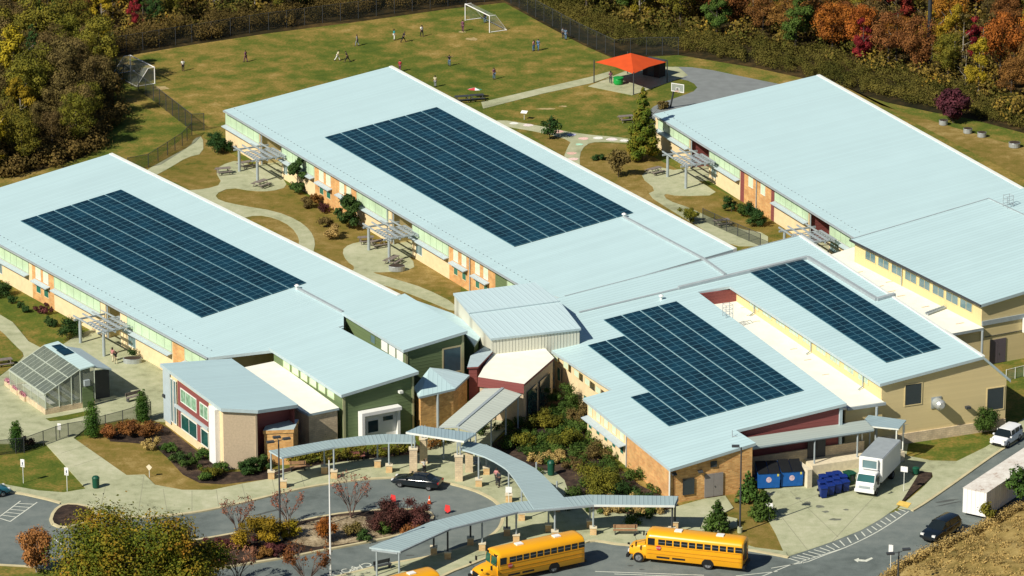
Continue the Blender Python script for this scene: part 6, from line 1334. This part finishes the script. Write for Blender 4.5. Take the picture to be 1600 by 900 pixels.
def tree(name, label, cat, h, w_, kind, lm_, n, size, seed, px=None, py=None, z=0, group=None, bark=None, tr=None, loc=None, stems=5, shell=.55):
    rg = random.Random(seed)
    if loc is None: p = G(px, py); loc = (p.x, p.y, z)
    T = thing(name, label, cat, loc, rg.uniform(0, 6.28), group)
    if tr != 0: trunk(T, h*(.9 if kind != 'shrub' else .6), tr or max(.06, h*.018), rg, stems, bark)
    C_, Ra = crown_blobs(h, w_, kind, rg); leaves('crown' if kind != 'shrub' else 'foliage', C_, Ra, n, size, seed, LM[lm_], T, shell=shell); return T
def bare(name, label, h, w_, px, py, z=.14, seed=1, lm_='rust', n=500, group=None, size=.16):
    """sparse small tree with fine upswept twigs"""
    rg = random.Random(seed); p = G(px, py); T = thing(name, label, 'tree', (p.x,p.y,z), rg.uniform(0,6), group); b = MB(); tips = []
    for i in range(5):
        a = 2*math.pi*i/5+rg.uniform(-.4,.4); k = Vector((math.cos(a)*w_*.12, math.sin(a)*w_*.12, h*.35)); b.tube((0,0,0), k, .05, 6, r1=.035)
        for j in range(5):
            a2 = a+rg.uniform(-1,1); q = k+Vector((math.cos(a2)*w_*.25, math.sin(a2)*w_*.25, h*rg.uniform(.25,.5))); b.tube(k, q, .03, 5, r1=.015)
            for l in range(5):
                a3 = a2+rg.uniform(-1,1); e = q+Vector((math.cos(a3)*w_*.13, math.sin(a3)*w_*.13, h*rg.uniform(.05,.22))); b.tube(q, e, .015, 4, r1=.006, cap=False); tips.append(tuple(e))
    b.build('trunk', TWIG, T); leaves('crown', tips, [w_*.09]*len(tips), n, size, seed, LM[lm_], T, shell=.1); return T
# ---- wood: a few trees of each kind, then copies
rg = random.Random(11)
KIN = {}
def proto(key, *a, **k):
    T = tree(*a, **k); KIN[key] = T; T.location = (0, 0, 0); return T
spec = [('olive','olive-green broadleaf tree', 'round', 13, 9, 'olive'), ('green','mid-green tree', 'tall', 14, 7, 'green'), ('yellow','golden yellow autumn tree', 'tall', 13, 7, 'yellow'),
        ('orange','bright orange autumn tree', 'round', 13, 9, 'orange'), ('red','deep red autumn tree', 'tall', 14, 7, 'red'), ('brown','brown half-bare tree', 'round', 12, 8, 'brown'), ('rust','rust-brown autumn tree', 'round', 13, 9, 'rust'), ('dark','dark evergreen tree', 'cone', 15, 7, 'dark'), ('snag','pale-trunked almost leafless tree', 'tall', 14, 5, 'brown')]
used = {}
def inpoly(x, y, P):
    c = False; j = len(P)-1
    for i in range(len(P)):
        if (P[i][1] > y) != (P[j][1] > y) and x < (P[j][0]-P[i][0])*(y-P[i][1])/(P[j][1]-P[i][1])+P[i][0]: c = not c
        j = i
    return c
BND_L = [(-400,285),(0,268),(60,250),(118,232),(150,205),(158,160),(150,110),(160,86),(300,62),(420,44),(560,26),(700,6),(785,-4)]
ZONES = {
 'left': dict(poly=[(-60,285),(-40,280),(60,256),(112,240),(150,215),(166,170),(163,105),(110,88),(-60,88)], n=52, mix=['brown']*10+['olive']*5+['brush']*0+['yellow']*1+['dark'], where='in the wood left of the playing field', group='trees of the wood left of the field'),
 'backl': dict(poly=[(-60,80),(110,80),(165,74),(300,50),(420,30),(560,12),(700,-8),(785,-20),(785,-70),(-60,-70)], n=92, mix=['yellow']*6+['olive']*6+['rust']*3+['brown']*5+['orange']*1+['red']*1+['dark']*3+['green']*3+['snag'], where='in the wood beyond the far fence of the field', group='trees of the wood beyond the field'),
 'backr': dict(poly=[(795,-22),(880,12),(980,40),(1100,52),(1200,70),(1320,98),(1420,122),(1500,150),(1640,190),(1680,205),(1680,-60),(795,-60)], n=156, mix=None, where='in the wood behind the right wing', group='trees of the wood behind the right wing'),
}
def mixr(px, r):
    t = (px-800)/800
    if t < .35: m_ = ['olive']*6+['yellow']*3+['brown']*5+['rust']*2+['green']*2+['snag']*2
    elif t < .6: m_ = ['olive']*4+['brown']*3+['rust']*4+['yellow']*3+['orange']*2+['green']*2+['snag']*2
    else: m_ = ['orange']*4+['red']*4+['yellow']*4+['rust']*4+['olive']*3+['brown']*2+['snag']*2
    return r.choice(m_)
protos = {}
for i, (k, lab, kind, h, w_, lm_) in enumerate(spec):
    for v in range(2):
        protos[(k, v)] = dict(k=k, lab=lab, args=dict(h=h, w_=w_, kind=kind, lm_=lm_, n=(900 if k == 'snag' else 7500) if k != 'brown' else 6000, size=.32 if k != 'brown' else .27, seed=100+i*7+v), obj=None)
for zn, Z_ in ZONES.items():
    P = Z_['poly']; xs = [p[0] for p in P]; ys = [p[1] for p in P]; pts = []; tries = 0
    while len(pts) < Z_['n'] and tries < 20000:
        tries += 1; x = rg.uniform(min(xs), max(xs)); y = rg.uniform(min(ys), max(ys))
        if not inpoly(x, y, P): continue
        q = G(x, y)
        if any((q-o).length < (3.2 if zn != 'backr' else 2.9) for o in pts): continue
        pts.append(q)
        k = mixr(x, rg) if Z_['mix'] is None else rg.choice(Z_['mix']); v = rg.randrange(2); pr = protos[(k, v)]
        s = {'left': rg.uniform(.5,.85), 'backl': rg.uniform(.34,.62), 'backr': rg.uniform(.38,.75)}[zn]; lab = '%s %s' % (pr['lab'], Z_['where'])
        if zn == 'left' and y > 200: s *= .75
        if pr['obj'] is None:
            T = tree('woodland_tree', lab, 'tree', loc=(q.x,q.y,0), group=Z_['group'], bark=PALEB if k in ('yellow','snag') else BARK, **pr['args']); T.scale = (s,s,s*rg.uniform(.9,1.15)); pr['obj'] = T
        else: dup(pr['obj'], (q.x,q.y,0), rg.uniform(0,6.28), lab, Z_['group'], (s, s, s*rg.uniform(.9,1.15)))
# ---- brush band along the woods (nobody could count it)
def band(name, label, path, wd, h, n, lm_, seed, size=.5, z=0, step=1.2, cat='undergrowth'):
    rg_ = random.Random(seed); C_ = []; Ra = []
    for a, c in zip(path, path[1:]):
        A_, B_ = G(*a), G(*c); L_ = (B_-A_).length; k = max(1, int(L_/step)); nn = Vector((-(B_-A_).y, (B_-A_).x, 0)).normalized()
        for i in range(k):
            p = A_+(B_-A_)*((i+rg_.random())/k)+nn*rg_.uniform(-wd/2, wd/2); hh = h*rg_.uniform(.5, 1.1); C_.append((p.x, p.y, z+hh*.45)); r = hh*.5; Ra.append((r*rg_.uniform(.9,1.6), r*rg_.uniform(.9,1.6), r))
    o = leaves(name, C_, Ra, n, size, seed, LM[lm_]); tag(o, label, cat, kind='stuff'); return o
band('brush', 'dark brown brush along the far fence behind the field', [(165,76),(300,54),(420,36),(560,16),(700,-4),(790,-18)], 6, 2.9, 60000, 'brush', 21, .19, step=.45)
band('brush', 'olive scrub between the field and the right wood', [(810,-30),(900,16),(980,46),(1080,58),(1180,76),(1290,100),(1400,128),(1490,150),(1600,180),(1700,215)], 8, 1.6, 95000, 'scrub', 22, .18, step=.2)
band('brush', 'brown scrub mixed into the hedge behind the right wing', [(805,-10),(905,40),(980,64),(1080,74),(1180,94),(1290,120),(1390,146),(1460,162),(1520,172),(1600,194),(1700,225)], 4, 1.6, 48000, 'scrub', 23, .17, step=.25)
band('brush', 'undergrowth at the foot of the left wood', [(-60,285),(0,272),(60,256),(110,242),(140,225),(160,190),(160,150),(150,110)], 5, 2.6, 16000, 'brush', 24, .3, step=.5)
def fill(name, label, poly, n_c, h, n, lm_, seed, size):
    rg_ = random.Random(seed); C_ = []; Ra = []; xs = [p[0] for p in poly]; ys = [p[1] for p in poly]
    while len(C_) < n_c:
        x = rg_.uniform(min(xs), max(xs)); y = rg_.uniform(min(ys), max(ys))
        if inpoly(x, y, poly): p = G(x, y); hh = h*rg_.uniform(.3,1); C_.append((p.x,p.y,hh*.5)); Ra.append((rg_.uniform(1.2,2.4),rg_.uniform(1.2,2.4),hh*.55))
    tag(leaves(name, C_, Ra, n, size, seed, LM[lm_], shell=.25), label, 'undergrowth', kind='stuff')
fill('understory', 'tangled brown understory inside the wood beyond the field', [(-80,85),(110,85),(165,70),(420,34),(700,-8),(785,-20),(785,-110),(-80,-110)], 700, 4, 60000, 'under', 41, .4)
fill('understory', 'tangled olive and brown understory inside the right wood', [(795,-20),(980,50),(1200,76),(1420,130),(1500,160),(1700,250),(1700,-110),(795,-110)], 800, 3.6, 75000, 'under', 42, .4)
fill('understory', 'dim understory inside the left wood', [(-80,285),(60,256),(112,240),(150,215),(160,170),(160,100),(-80,95)], 260, 4, 22000, 'brush', 43, .36)
fill('far_wood', 'continuation of the wood beyond the trees one can tell apart', [(-500,-110),(2100,-110),(2600,-420),(-1000,-420)], 1500, 16, 60000, 'under', 44, 1.0)
fill('far_wood', 'continuation of the wood to the right of the meadow', [(1700,215),(2500,520),(2700,-110),(1690,-110)], 420, 9, 26000, 'under', 45, .8)
# ---- named trees and shrubs
tree('broadleaf_tree','largest tree in front, olive and golden crown at the lower left','tree',9.5,15.5,'round','big',40000,.24,301,200,965,group=None,tr=.3)
tree('broadleaf_tree','second golden-olive tree merging with the largest one, to its right','tree',6.5,8.5,'round','big',18000,.24,302,292,948,tr=.2)
tree('broadleaf_tree','small orange-red tree in front of the parking bays','tree',4.2,3.9,'round','sorange',6500,.18,303,57,896,z=.12,bark=PALEB)
bare('ornamental_tree','bare reddish twiggy tree left of the yellow shrubs on the island',3.6,3.2,372,840,seed=31,lm_='pinkish'); bare('ornamental_tree','bare reddish twiggy tree behind the lamp post on the island',3.4,3.0,449,826,seed=32,lm_='pinkish'); bare('ornamental_tree','bare twiggy tree above the stone bed near the sedan',4.0,3.6,549,812,seed=33,lm_='pinkish'); bare('ornamental_tree','pinkish half-bare tree at the bottom edge right of the big tree',3.4,3.4,372,915,seed=34,lm_='pinkish',n=1500); bare('ornamental_tree','tawny half-bare tree at the bottom edge beside the flagpole',4.2,4.2,480,925,seed=35,lm_='rust',n=1800)
for i, (px, py, h, w_, lm_, lab) in enumerate([
 (398,856,2.9,3.9,'yellow','bright yellow shrub left of the lamp post on the island'),(424,848,2.5,3.0,'yellow','yellow shrub just left of the lamp post base'),(455,842,1.9,2.2,'yellow','small yellow-green shrub right of the lamp post base'),(505,846,2.6,2.3,'orange','upright golden-orange shrub next to the flagpole'),
 (598,832,3.3,3.6,'maroon','left of two big dark plum shrubs on the island tip'),(634,826,3.5,4.0,'maroon','right of two big dark plum shrubs on the island tip'),(556,838,1.5,2.0,'brown','dry brown shrub on the stone bed'),(566,846,1.2,1.7,'dark','low dark green shrub at the island kerb'),(601,836,1.5,1.6,'green','bright green small shrub before the plum ones'),(640,834,1.0,2.2,'rust','low rusty shrub at the island tip'),
 (340,858,1.3,3.0,'maroon','dark low shrub at the left of the island beside the big tree'),(440,868,1.2,3.2,'maroon','dark low shrub below the yellow ones'),(410,872,1.0,2.4,'rust','brown low planting below the yellow shrubs'),
 (335,238,2.9,2.9,'dark','dark green round shrub at the far corner of the central wing'),(349,236,2.3,2.0,'dark','smaller dark shrub touching the central wing corner'),
 (1143,331,2.2,1.8,'dark','first dark evergreen shrub along the right wing, nearest the patio'),(1158,338,2.0,1.9,'green','second evergreen shrub in the row along the right wing'),(1172,345,2.3,2.2,'dark','third evergreen shrub in the row along the right wing'),(1186,354,2.2,2.2,'dark','fourth evergreen shrub, lowest in the row along the right wing'),
 (1545,678,3.5,3.3,'green','bushy green shrub beside the small boxy white car'),(936,770,3.4,4.8,'olive','dense dark olive shrub in the garden bed below the rendered wall'),(972,780,2.0,3.4,'dark','dark shrub against the orange brick side wall'),(1000,790,1.6,3.0,'dark','dark low shrub at the foot of the orange brick side wall'),
 (876,640,3.2,3.2,'green','bright green shrub at the top of the garden bed'),(846,668,2.0,3.4,'olive','yellow-green shrub along the gabled walkway'),(860,692,1.6,3.2,'green','green shrub in the middle of the garden bed'),(822,702,1.6,3.0,'olive','yellowish ground shrub at the left of the garden bed'),(885,700,2.6,3.4,'olive','olive shrub in the middle of the garden bed'),(902,665,2.6,3.2,'brown','reddish-brown shrub by the step in the rendered wall'),(870,722,1.3,2.8,'straw','straw-coloured grass clump above the green litter bin'),(845,722,1.2,2.6,'straw','straw-coloured clump behind the curved canopy'),(930,716,1.6,3.2,'brown','brown shrub below the sunshade of the front block'),(893,735,1.4,2.2,'brown','brown shrub right of the green litter bin'),
 (985,795,1.3,3.6,'straw','straw grass clump above the bus canopy, middle'),(945,790,1.3,3.4,'straw','straw grass clump above the bus canopy, left'),(1030,800,1.2,3.0,'straw','straw grass clump above the bus canopy, right end'),(960,803,1.0,2.6,'straw','grass clump visible beneath the bus canopy deck, left'),(1000,804,1.0,2.6,'straw','grass clump visible beneath the bus canopy deck, right'),
 (105,528,2.6,2.8,'dark','dark bushy shrub behind the greenhouse pergola'),(2,462,1.8,2.4,'dark','dark green shrub at the left edge under the left wing'),(19,474,.9,1.1,'dark','first small round shrub on the left bank'),(32,481,.7,.9,'dark','second small round shrub on the left bank'),(42,488,.7,.9,'dark','third small round shrub on the left bank'),(75,505,.8,1.0,'dark','fourth small dark shrub on the left bank'),(84,510,.9,1.3,'dark','fifth small dark shrub on the left bank'),(62,488,.9,3.6,'maroon','thin brown-purple shrub against the brick bay of the left wing'),
 (170,687,1.5,1.9,'rust','left rusty shrub behind the front lawn'),(200,680,1.6,2.2,'rust','middle rusty shrub behind the front lawn'),(215,682,1.4,2.4,'rust','rusty shrub in the middle behind the front lawn'),(232,682,1.5,2.4,'rust','rusty shrub at the corner of the media block'),(42,700,1.3,1.6,'maroon','dark reddish shrub by the black gate'),
 (268,708,1.1,2.0,'green','low green shrub at the foot of the window wall, left'),(283,722,1.1,2.2,'dark','dark low shrub at the foot of the window wall'),(300,734,1.2,2.6,'green','broad bright green shrub in the corner bed'),(318,718,1.1,2.0,'green','green shrub close to the window wall'),(328,746,1.1,2.4,'olive','olive shrub at the front of the corner bed'),(343,738,1.0,1.8,'green','green shrub beside the white fin'),(322,750,.9,2.0,'green','lowest green shrub of the corner bed'),
 (383,742,1.5,2.2,'dark','dark shrub at the foot of the tan end wall'),(398,738,1.7,2.4,'dark','dark green shrub right of the tan end wall'),(412,736,1.5,1.8,'dark','dark shrub before the brick annex'),
 (236,703,1.3,1.5,'straw','pale wispy shrub on the front lawn'),(520,372,1.7,2.4,'straw','pale golden shrub on the courtyard bank'),(512,355,1.5,1.8,'brown','brown shrub above the golden one in the courtyard'),(480,325,1.8,1.8,'brown','tawny shrub before the first brick bay'),(505,330,1.0,2.4,'maroon','dark low shrub before the brick bay of the central wing'),(492,318,1.6,1.4,'rust','rusty shrub next to the small evergreen tree'),
 (936,250,.9,1.6,'dark','small dark shrub on the east courtyard lawn'),(1039,170,1.2,2.2,'brown','grey-brown shrub beside the basketball hoop'),(1078,348,2.3,2.8,'olive','olive shrub at the edge of the cross roof')]):
    tree('shrub', lab, 'shrub', h, w_, 'shrub', lm_, int(1200+h*w_*420), .15, 400+i, px, py, shell=.25, z=.1 if py > 640 and px < 700 else 0, tr=.04, stems=3)
tree('conifer_tree','tall mottled green conifer at the near corner of the right wing','tree',9.3,3.7,'cone','conif',14000,.26,501,1004,250,tr=.16)
tree('evergreen_tree','small dark evergreen tree against the pale clerestory of the central wing','tree',4.4,3.0,'tall','dark',2600,.28,502,465,301); tree('evergreen_tree','dense dark tree between the brick bay and second pergola','tree',4.2,3.3,'tall','dark',3400,.28,503,546,357)
tree('ornamental_tree','small dark round tree casting shade on the chalked path','tree',2.9,2.6,'round','dark',1200,.24,504,859,217); tree('ornamental_tree','tan-leaved small tree on the east courtyard lawn','tree',3.4,2.9,'round','brown',1300,.26,505,966,277); tree('ornamental_tree','purple-leaved tree between the zinc tubs by the hedge','tree',4.2,4.6,'round','purple',4600,.34,506,1489,192)
tree('young_conifer','young conifer in front of the double grey doors','tree',3.2,2.5,'cone','green',1500,.26,507,1121,830,z=.1); tree('young_conifer','young conifer right behind the lamp post by the brick corner','tree',3.2,2.2,'cone','green',1200,.26,508,1169,784); tree('young_conifer','dense young conifer at the corner of the loading yard','tree',2.9,2.6,'cone','green',2000,.26,509,1192,809)
tree('pine_sapling','green pine bush poking over the bank at the right edge','tree',3.2,3.4,'shrub','green',1600,.3,510,1603,800,z=1.5)
tree('pine_sapling','small brown-green bush before the end of the white trailer','shrub',1.9,1.8,'shrub','olive',500,.24,511,1540,822,z=.6)
for i, (px, py, h, w_, lab) in enumerate([(26,705,3.3,1.5,'slim cypress farthest left, by the end of the black railing'),(145,684,4.2,1.85,'slim cypress in front of the greenhouse'),(223,660,3.6,1.6,'slim cypress near the corner of the media block'),(502,700,3.4,1.15,'slim cypress against the stone link wall')]): tree('cypress_tree', lab, 'tree', h, w_, 'column', 'cyp', 6000, .12, 520+i, px, py, z=.1, tr=.06, group='cypresses along the front', stems=0)
for i in range(9): px = 462+i*22; tree('shrub', 'clipped yellow-green shrub in the row beneath the front canopy', 'shrub', 1.5, 1.7, 'shrub', 'olive', 600, .2, 540+i, px, 728-i*2.2, z=.1, tr=.04, group='hedge shrubs under the front canopy', stems=2)
for i, (px, py) in enumerate([(672,700),(690,694),(703,690)]): tree('shrub', ['leftmost','middle','rightmost'][i]+' leafy shrub in the shade behind the entrance pillars', 'shrub', 1.4, 1.8, 'shrub', ['rust','olive','green'][i], 500, .2, 560+i, px, py, z=.1, tr=.04, stems=2)
# garden bed ground and low ground cover
sheet('garden_bed', [(762,702),(800,670),(868,612),(905,650),(915,690),(1000,760),(1060,790),(1048,797),(1004,808),(905,795),(890,776),(882,752),(868,739),(838,736),(800,716)], MULCH, .13)
band('ground_cover', 'low mixed green ground cover filling the garden bed', [(800,702),(850,662),(880,640),(895,690),(850,722),(900,735),(920,700),(925,765),(990,790),(1040,795)], 12, 1.1, 42000, 'green', 31, .17, z=.1, step=.3, cat='ground cover')
sheet('planting_bed_corner', [(168,676),(245,660),(262,668),(350,738),(430,734),(424,748),(350,757),(312,755),(286,742),(262,716),(240,696),(205,692),(172,690)], MULCH, .012)
sheet('planting_bed_front', [(420,742),(520,712),(650,694),(660,704),(640,712),(560,720),(500,728),(424,745)], MULCH, .128)
band('island_litter', 'dark twiggy ground planting along the island', [(200,870),(300,862),(380,860),(450,850)], 4, .5, 2600, 'maroon', 33, .22, z=.14, step=.5, cat='ground cover')
# grass tufts on the bank
rg_ = random.Random(77); C_ = []; Ra = []
for i in range(3600):
    x = rg_.uniform(27, 80); y = rg_.uniform(-104, -50); h = bank_h(x, y)
    if h <= 0: continue
    C_.append((x, y, h+.1)); Ra.append((.5,.5,.45*rg_.uniform(.5,1.5)))
tag(leaves('bank_grass', C_, Ra, 75000, .17, 78, LM['straw'], shell=.1), 'dry golden grass on the bank at bottom right', 'grass', kind='stuff')
C2 = [c for i, c in enumerate(C_) if i % 17 == 0]
tag(leaves('bank_scrub', [(c[0],c[1],c[2]+.25) for c in C2], [(.9,.9,.5)]*len(C2), 6000, .15, 79, LM['brush'], shell=.1), 'rusty brown scrub dotted through the dry bank', 'scrub', kind='stuff')

tag(leaves('bank_edge_grass', [(FOOT[i].lerp(FOOT[i+1], t/24.0).x+.8, FOOT[i].lerp(FOOT[i+1], t/24.0).y-.9, .5) for i in range(len(FOOT)-1) for t in range(24)], [(.7,.7,.75)]*(24*(len(FOOT)-1)), 22000, .15, 80, LM['straw'], shell=.1), 'taller dry grass fringing the foot of the bank', 'grass', kind='stuff')
band('ground_cover', 'bright green weeds among the garden bed shrubs', [(820,712),(846,690),(866,668),(884,655),(905,700),(880,716)], 6, .9, 9000, 'green', 37, .15, z=.1, step=.3, cat='ground cover')
for i, (px, py) in enumerate([(14,606),(25,616),(37,626)]):
    p = G(px, py); T = thing('flower_planter', ['leftmost','middle','rightmost'][i]+' planter of pink flowers along the greenhouse plinth', 'planter', (p.x,p.y,.12), R(-59.6), 'flower planters at the greenhouse'); b = MB(); b.box(-.7,.7,-.22,.22,0,.5); b.build('planter_box', BLOCK, T); leaves('flowers', [(-.4,0,.62),(.1,0,.65),(.5,0,.6)], [.32]*3, 420, .12, 700+i, leafmat('leaf_flowers', (0.30,0.03,0.12), (0.6,0.3,0.35), .1, 3), T)
T = tree('shrub','leafy herbs growing in the long zinc tub by the left wing','shrub',.9,1.4,'shrub','dark',700,.12,720,207,563,z=.5,tr=.02,stems=1)
# ------------------------------------------------------------------ people
def skin_mesh(name, verts, edges, radii, m, parent=None, sub=1, root=0):
    me = bpy.data.meshes.new('tmp'); me.from_pydata(verts, edges, []); o = bpy.data.objects.new('tmp', me); COL.objects.link(o)
    sk = o.modifiers.new('s', 'SKIN'); 
    for i, v in enumerate(me.skin_vertices[0].data): v.radius = (radii[i], radii[i]) if not isinstance(radii[i], tuple) else radii[i]; v.use_root = (i == root)
    sk.use_smooth_shade = True
    sb = o.modifiers.new('d', 'SUBSURF'); sb.levels = sub; sb.render_levels = sub
    bpy.context.view_layer.update(); ev = o.evaluated_get(bpy.context.evaluated_depsgraph_get()); nm = bpy.data.meshes.new_from_object(ev); bpy.data.objects.remove(o)
    nm.name = name; nm.materials.clear(); nm.materials.append(m); q = bpy.data.objects.new(name, nm); COL.objects.link(q)
    if parent: q.parent = parent
    return q
SKIN = mat('skin', (0.32,0.19,0.13), .6, .08, 4); HAIR = mat('hair', (0.03,0.02,0.015), .7, .2, 8)
def body(pose, H=1.6):
    """joint positions for a figure H tall; x forward"""
    s = H/1.75; J = {}
    st, arm, lean = pose
    J['pel'] = (0,0,.93); J['sp'] = (lean*.1,0,1.15); J['ch'] = (lean*.22,0,1.36); J['nk'] = (lean*.27,0,1.5); J['hd'] = (lean*.32,0,1.60); J['tp'] = (lean*.34,0,1.70)
    for sd_, k in ((1,'l'),(-1,'r')):
        f = st*sd_
        J['hip'+k] = (0,.1*sd_,.88); J['kn'+k] = (f*.22+.04,.11*sd_,.50); J['an'+k] = (f*.42-.02 if f > 0 else f*.45,.11*sd_,.09 if f >= 0 else .14); J['to'+k] = (J['an'+k][0]+.17,.12*sd_,.035 if f >= 0 else .04)
        J['sh'+k] = (lean*.24,.17*sd_,1.43)
        if arm == 'up': J['el'+k] = (lean*.24+.1,.38*sd_,1.42); J['wr'+k] = (lean*.24+.2,.55*sd_,1.60)
        elif arm == 'out': J['el'+k] = (.1-f*.1,.36*sd_,1.22); J['wr'+k] = (.2-f*.1,.55*sd_,1.15)
        elif arm == 'front': J['el'+k] = (.1,.25*sd_,1.15); J['wr'+k] = (.32,.12*sd_,1.15)
        else: J['el'+k] = (-f*.14,.24*sd_,1.16); J['wr'+k] = (-f*.22+.08,.26*sd_,.92)
        w_ = Vector(J['wr'+k]); e_ = Vector(J['el'+k]); J['hn'+k] = tuple(w_+(w_-e_).normalized()*.1)
    return {k: tuple(c*s for c in v) for k, v in J.items()}, s
ED = [('pel','sp'),('sp','ch'),('ch','nk'),('nk','hd'),('hd','tp')]+[e for k in 'lr' for e in (('pel','hip'+k),('hip'+k,'kn'+k),('kn'+k,'an'+k),('an'+k,'to'+k),('ch','sh'+k),('sh'+k,'el'+k),('el'+k,'wr'+k),('wr'+k,'hn'+k))]
RD = dict(pel=.13,sp=.12,ch=.14,nk=.055,hd=.095,tp=.075,hip=.09,kn=.058,an=.042,to=.035,sh=.06,el=.042,wr=.03,hn=.036)
def limbs(names, J, s, grow):
    idx = {n: i for i, n in enumerate(names)}; v = [J[n] for n in names]; e = [(idx[a], idx[b_]) for a, b_ in ED if a in idx and b_ in idx]; r = []
    for n in names: key = n if n in RD else n[:-1]; r.append((RD[key]+grow)*s)
    return v, e, r
PROT = {}
def person_proto(key, pose, H, long_hair=False):
    J, s = body(pose, H); T = thing('person', 'p', 'person', (0,0,0)); names = ['pel','sp','ch','nk','hd','tp']+[a+k for k in 'lr' for a in ('hip','kn','an','to','sh','el','wr','hn')]
    v, e, r = limbs(names, J, s, 0); bd = skin_mesh('body', v, e, r, SKIN, T)
    v, e, r = limbs(['pel','sp','ch']+[a+k for k in 'lr' for a in ('sh','el')], J, s, .022); skin_mesh('shirt', v, e, r, WPAINT, T)
    v, e, r = limbs(['pel']+[a+k for k in 'lr' for a in ('hip','kn','an')], J, s, .024); skin_mesh('trousers', v, e, r, BLKP, T)
    h = J['hd']; b = MB(); n = 10; prof = [(.098,-.02),(.108,.03),(.10,.08),(.065,.12),(.01,.135)]; b.lathe([(a*s, z*s) for a, z in prof], (h[0]-.02*s, h[1], h[2]+.02*s), 12)
    if long_hair: b.lathe([(.05*s,-.2*s),(.08*s,-.08*s),(.09*s,.02*s)], (h[0]-.05*s, h[1], h[2]), 10)
    b.build('hair', HAIR, T, smooth=True)
    f = MB(); 
    for q in (-1,1): f.box(h[0]+.088*s,h[0]+.10*s,h[1]+q*.035*s-.012*s,h[1]+q*.035*s+.012*s,h[2]+.0*s,h[2]+.018*s)
    f.build('eyes', BLK, T)
    for k in 'lr': f = MB(); a = J['an'+k]; f.box(a[0]-.06*s,a[0]+.2*s,a[1]-.045*s,a[1]+.045*s,max(0,a[2]-.09*s),a[2]-.01*s); f.build('shoe', BLK, T)
    PROT[key] = T; return T
person_proto('run', (1,'out',.9), 1.5); person_proto('walk', (.55,'down',.15), 1.62); person_proto('stand', (.12,'down',0), 1.6, True); person_proto('reach', (.3,'up',.1), 1.55); person_proto('hold', (.45,'front',.1), 1.7, True)
USEDP = set()
CL = {n: mat('cloth_'+n, c, .85, .08, 6) for n, c in dict(white=(0.7,0.7,0.66), black=(0.015,0.015,0.02), teal=(0.03,0.28,0.32), plum=(0.14,0.05,0.09), grey=(0.22,0.24,0.26), blue=(0.06,0.16,0.30), denim=(0.10,0.17,0.26), red=(0.35,0.03,0.04), cream=(0.55,0.50,0.34), pink=(0.5,0.22,0.22), dark=(0.04,0.045,0.05)).items()}
def person(key, px, py, rot, top, leg, label, z=0.0, sc=1.0):
    p = G(px, py); src = PROT[key]
    T = src if key not in USEDP else dup(src, (0,0,0)); USEDP.add(key)
    T.location = (p.x,p.y,z); T.rotation_euler = (0,0,rot); T['label'] = label; T['category'] = 'person'; T.scale = (sc,)*3
    for ch in T.children:
        b_ = ch.name.split('.')[0]
        if b_ in ('shirt','trousers'):
            ch.material_slots[0].link = 'OBJECT'; ch.material_slots[0].material = CL[top if b_ == 'shirt' else leg]
for a in [('stand',286,111,-1.2,'white','black','child in white top and black trousers nearest the left goal'),('walk',384,97,2.5,'plum','plum','child in plum clothes on the left half of the field'),
 ('run',527,95,0,'cream','white','child in pale clothes beside the one in black, midfield'),('run',543,97,3.0,'black','black','child all in black striding midfield'),('walk',558,72,2.8,'grey','grey','child in grey above the pair at midfield'),
 ('stand',616,63,.4,'teal','white','child in bright teal top with pale trousers'),('run',630,66,.2,'black','black','child in black just right of the one in teal'),('walk',659,57,-1,'white','black','child in white top and dark trousers near the top fence'),
 ('walk',723,49,1.4,'plum','plum','child in plum standing before the top goal'),('stand',758,36,2,'black','denim','child in dark clothes inside the top goal'),('reach',702,103,-1.5,'black','denim','child in black top and light jeans, arms raised'),
 ('stand',772,124,-1,'plum','denim','child with white and plum top near the field path'),('stand',680,136,1.2,'cream','grey','child in cream top right behind the central wing roof'),('walk',625,112,1.2,'red','plum','child in red half hidden by the corner of the central roof'),
 ('stand',834,80,2.5,'pink','blue','child in pink at the left of the pair near the right fence'),('walk',841,79,-2.0,'blue','blue','child in light blue right of the one in pink'),('stand',884,62,1.0,'denim','denim','person in blue beside the right-hand fence'),('stand',880,60,2.0,'grey','dark','person in grey close to the right-hand fence'),
 ('hold',780,762,-2.2,'dark','black','person in dark jacket walking beneath the curved canopy'),('hold',776,758,-2.0,'pink','dark','person in pink top just behind the one in the dark jacket'),('reach',663,742,2.4,'white','black','person in white behind the open boot of the sedan'),
 ('hold',954,130,1.5,'plum','dark','person in plum beside the green drum under the orange canopy'),('hold',176,566,1.0,'pink','cream','person in pink top beside the zinc tub at the left wing'),('reach',181,570,2.2,'black','cream','person in black next to the one in pink at the left wing')]:
    person(*a, z=.12 if a[2] > 700 else .0, sc=.98)
for T in list(PROT.values()):
    pass
p = G(966,132); T = thing('green_drum', 'bright green drum-shaped play table under the orange canopy', 'play table', (p.x,p.y,.03)); b = MB(); b.lathe([(.5,0),(.62,.2),(.62,.7),(.55,.85)],n=18); b.build('drum_body', mat('play_green',(0.01,0.30,0.05),.4,.05), T); b = MB(); b.lathe([(.66,.85),(.66,.92)],n=18); b.build('tabletop', mat('play_green',(0.01,0.30,0.05)), T)
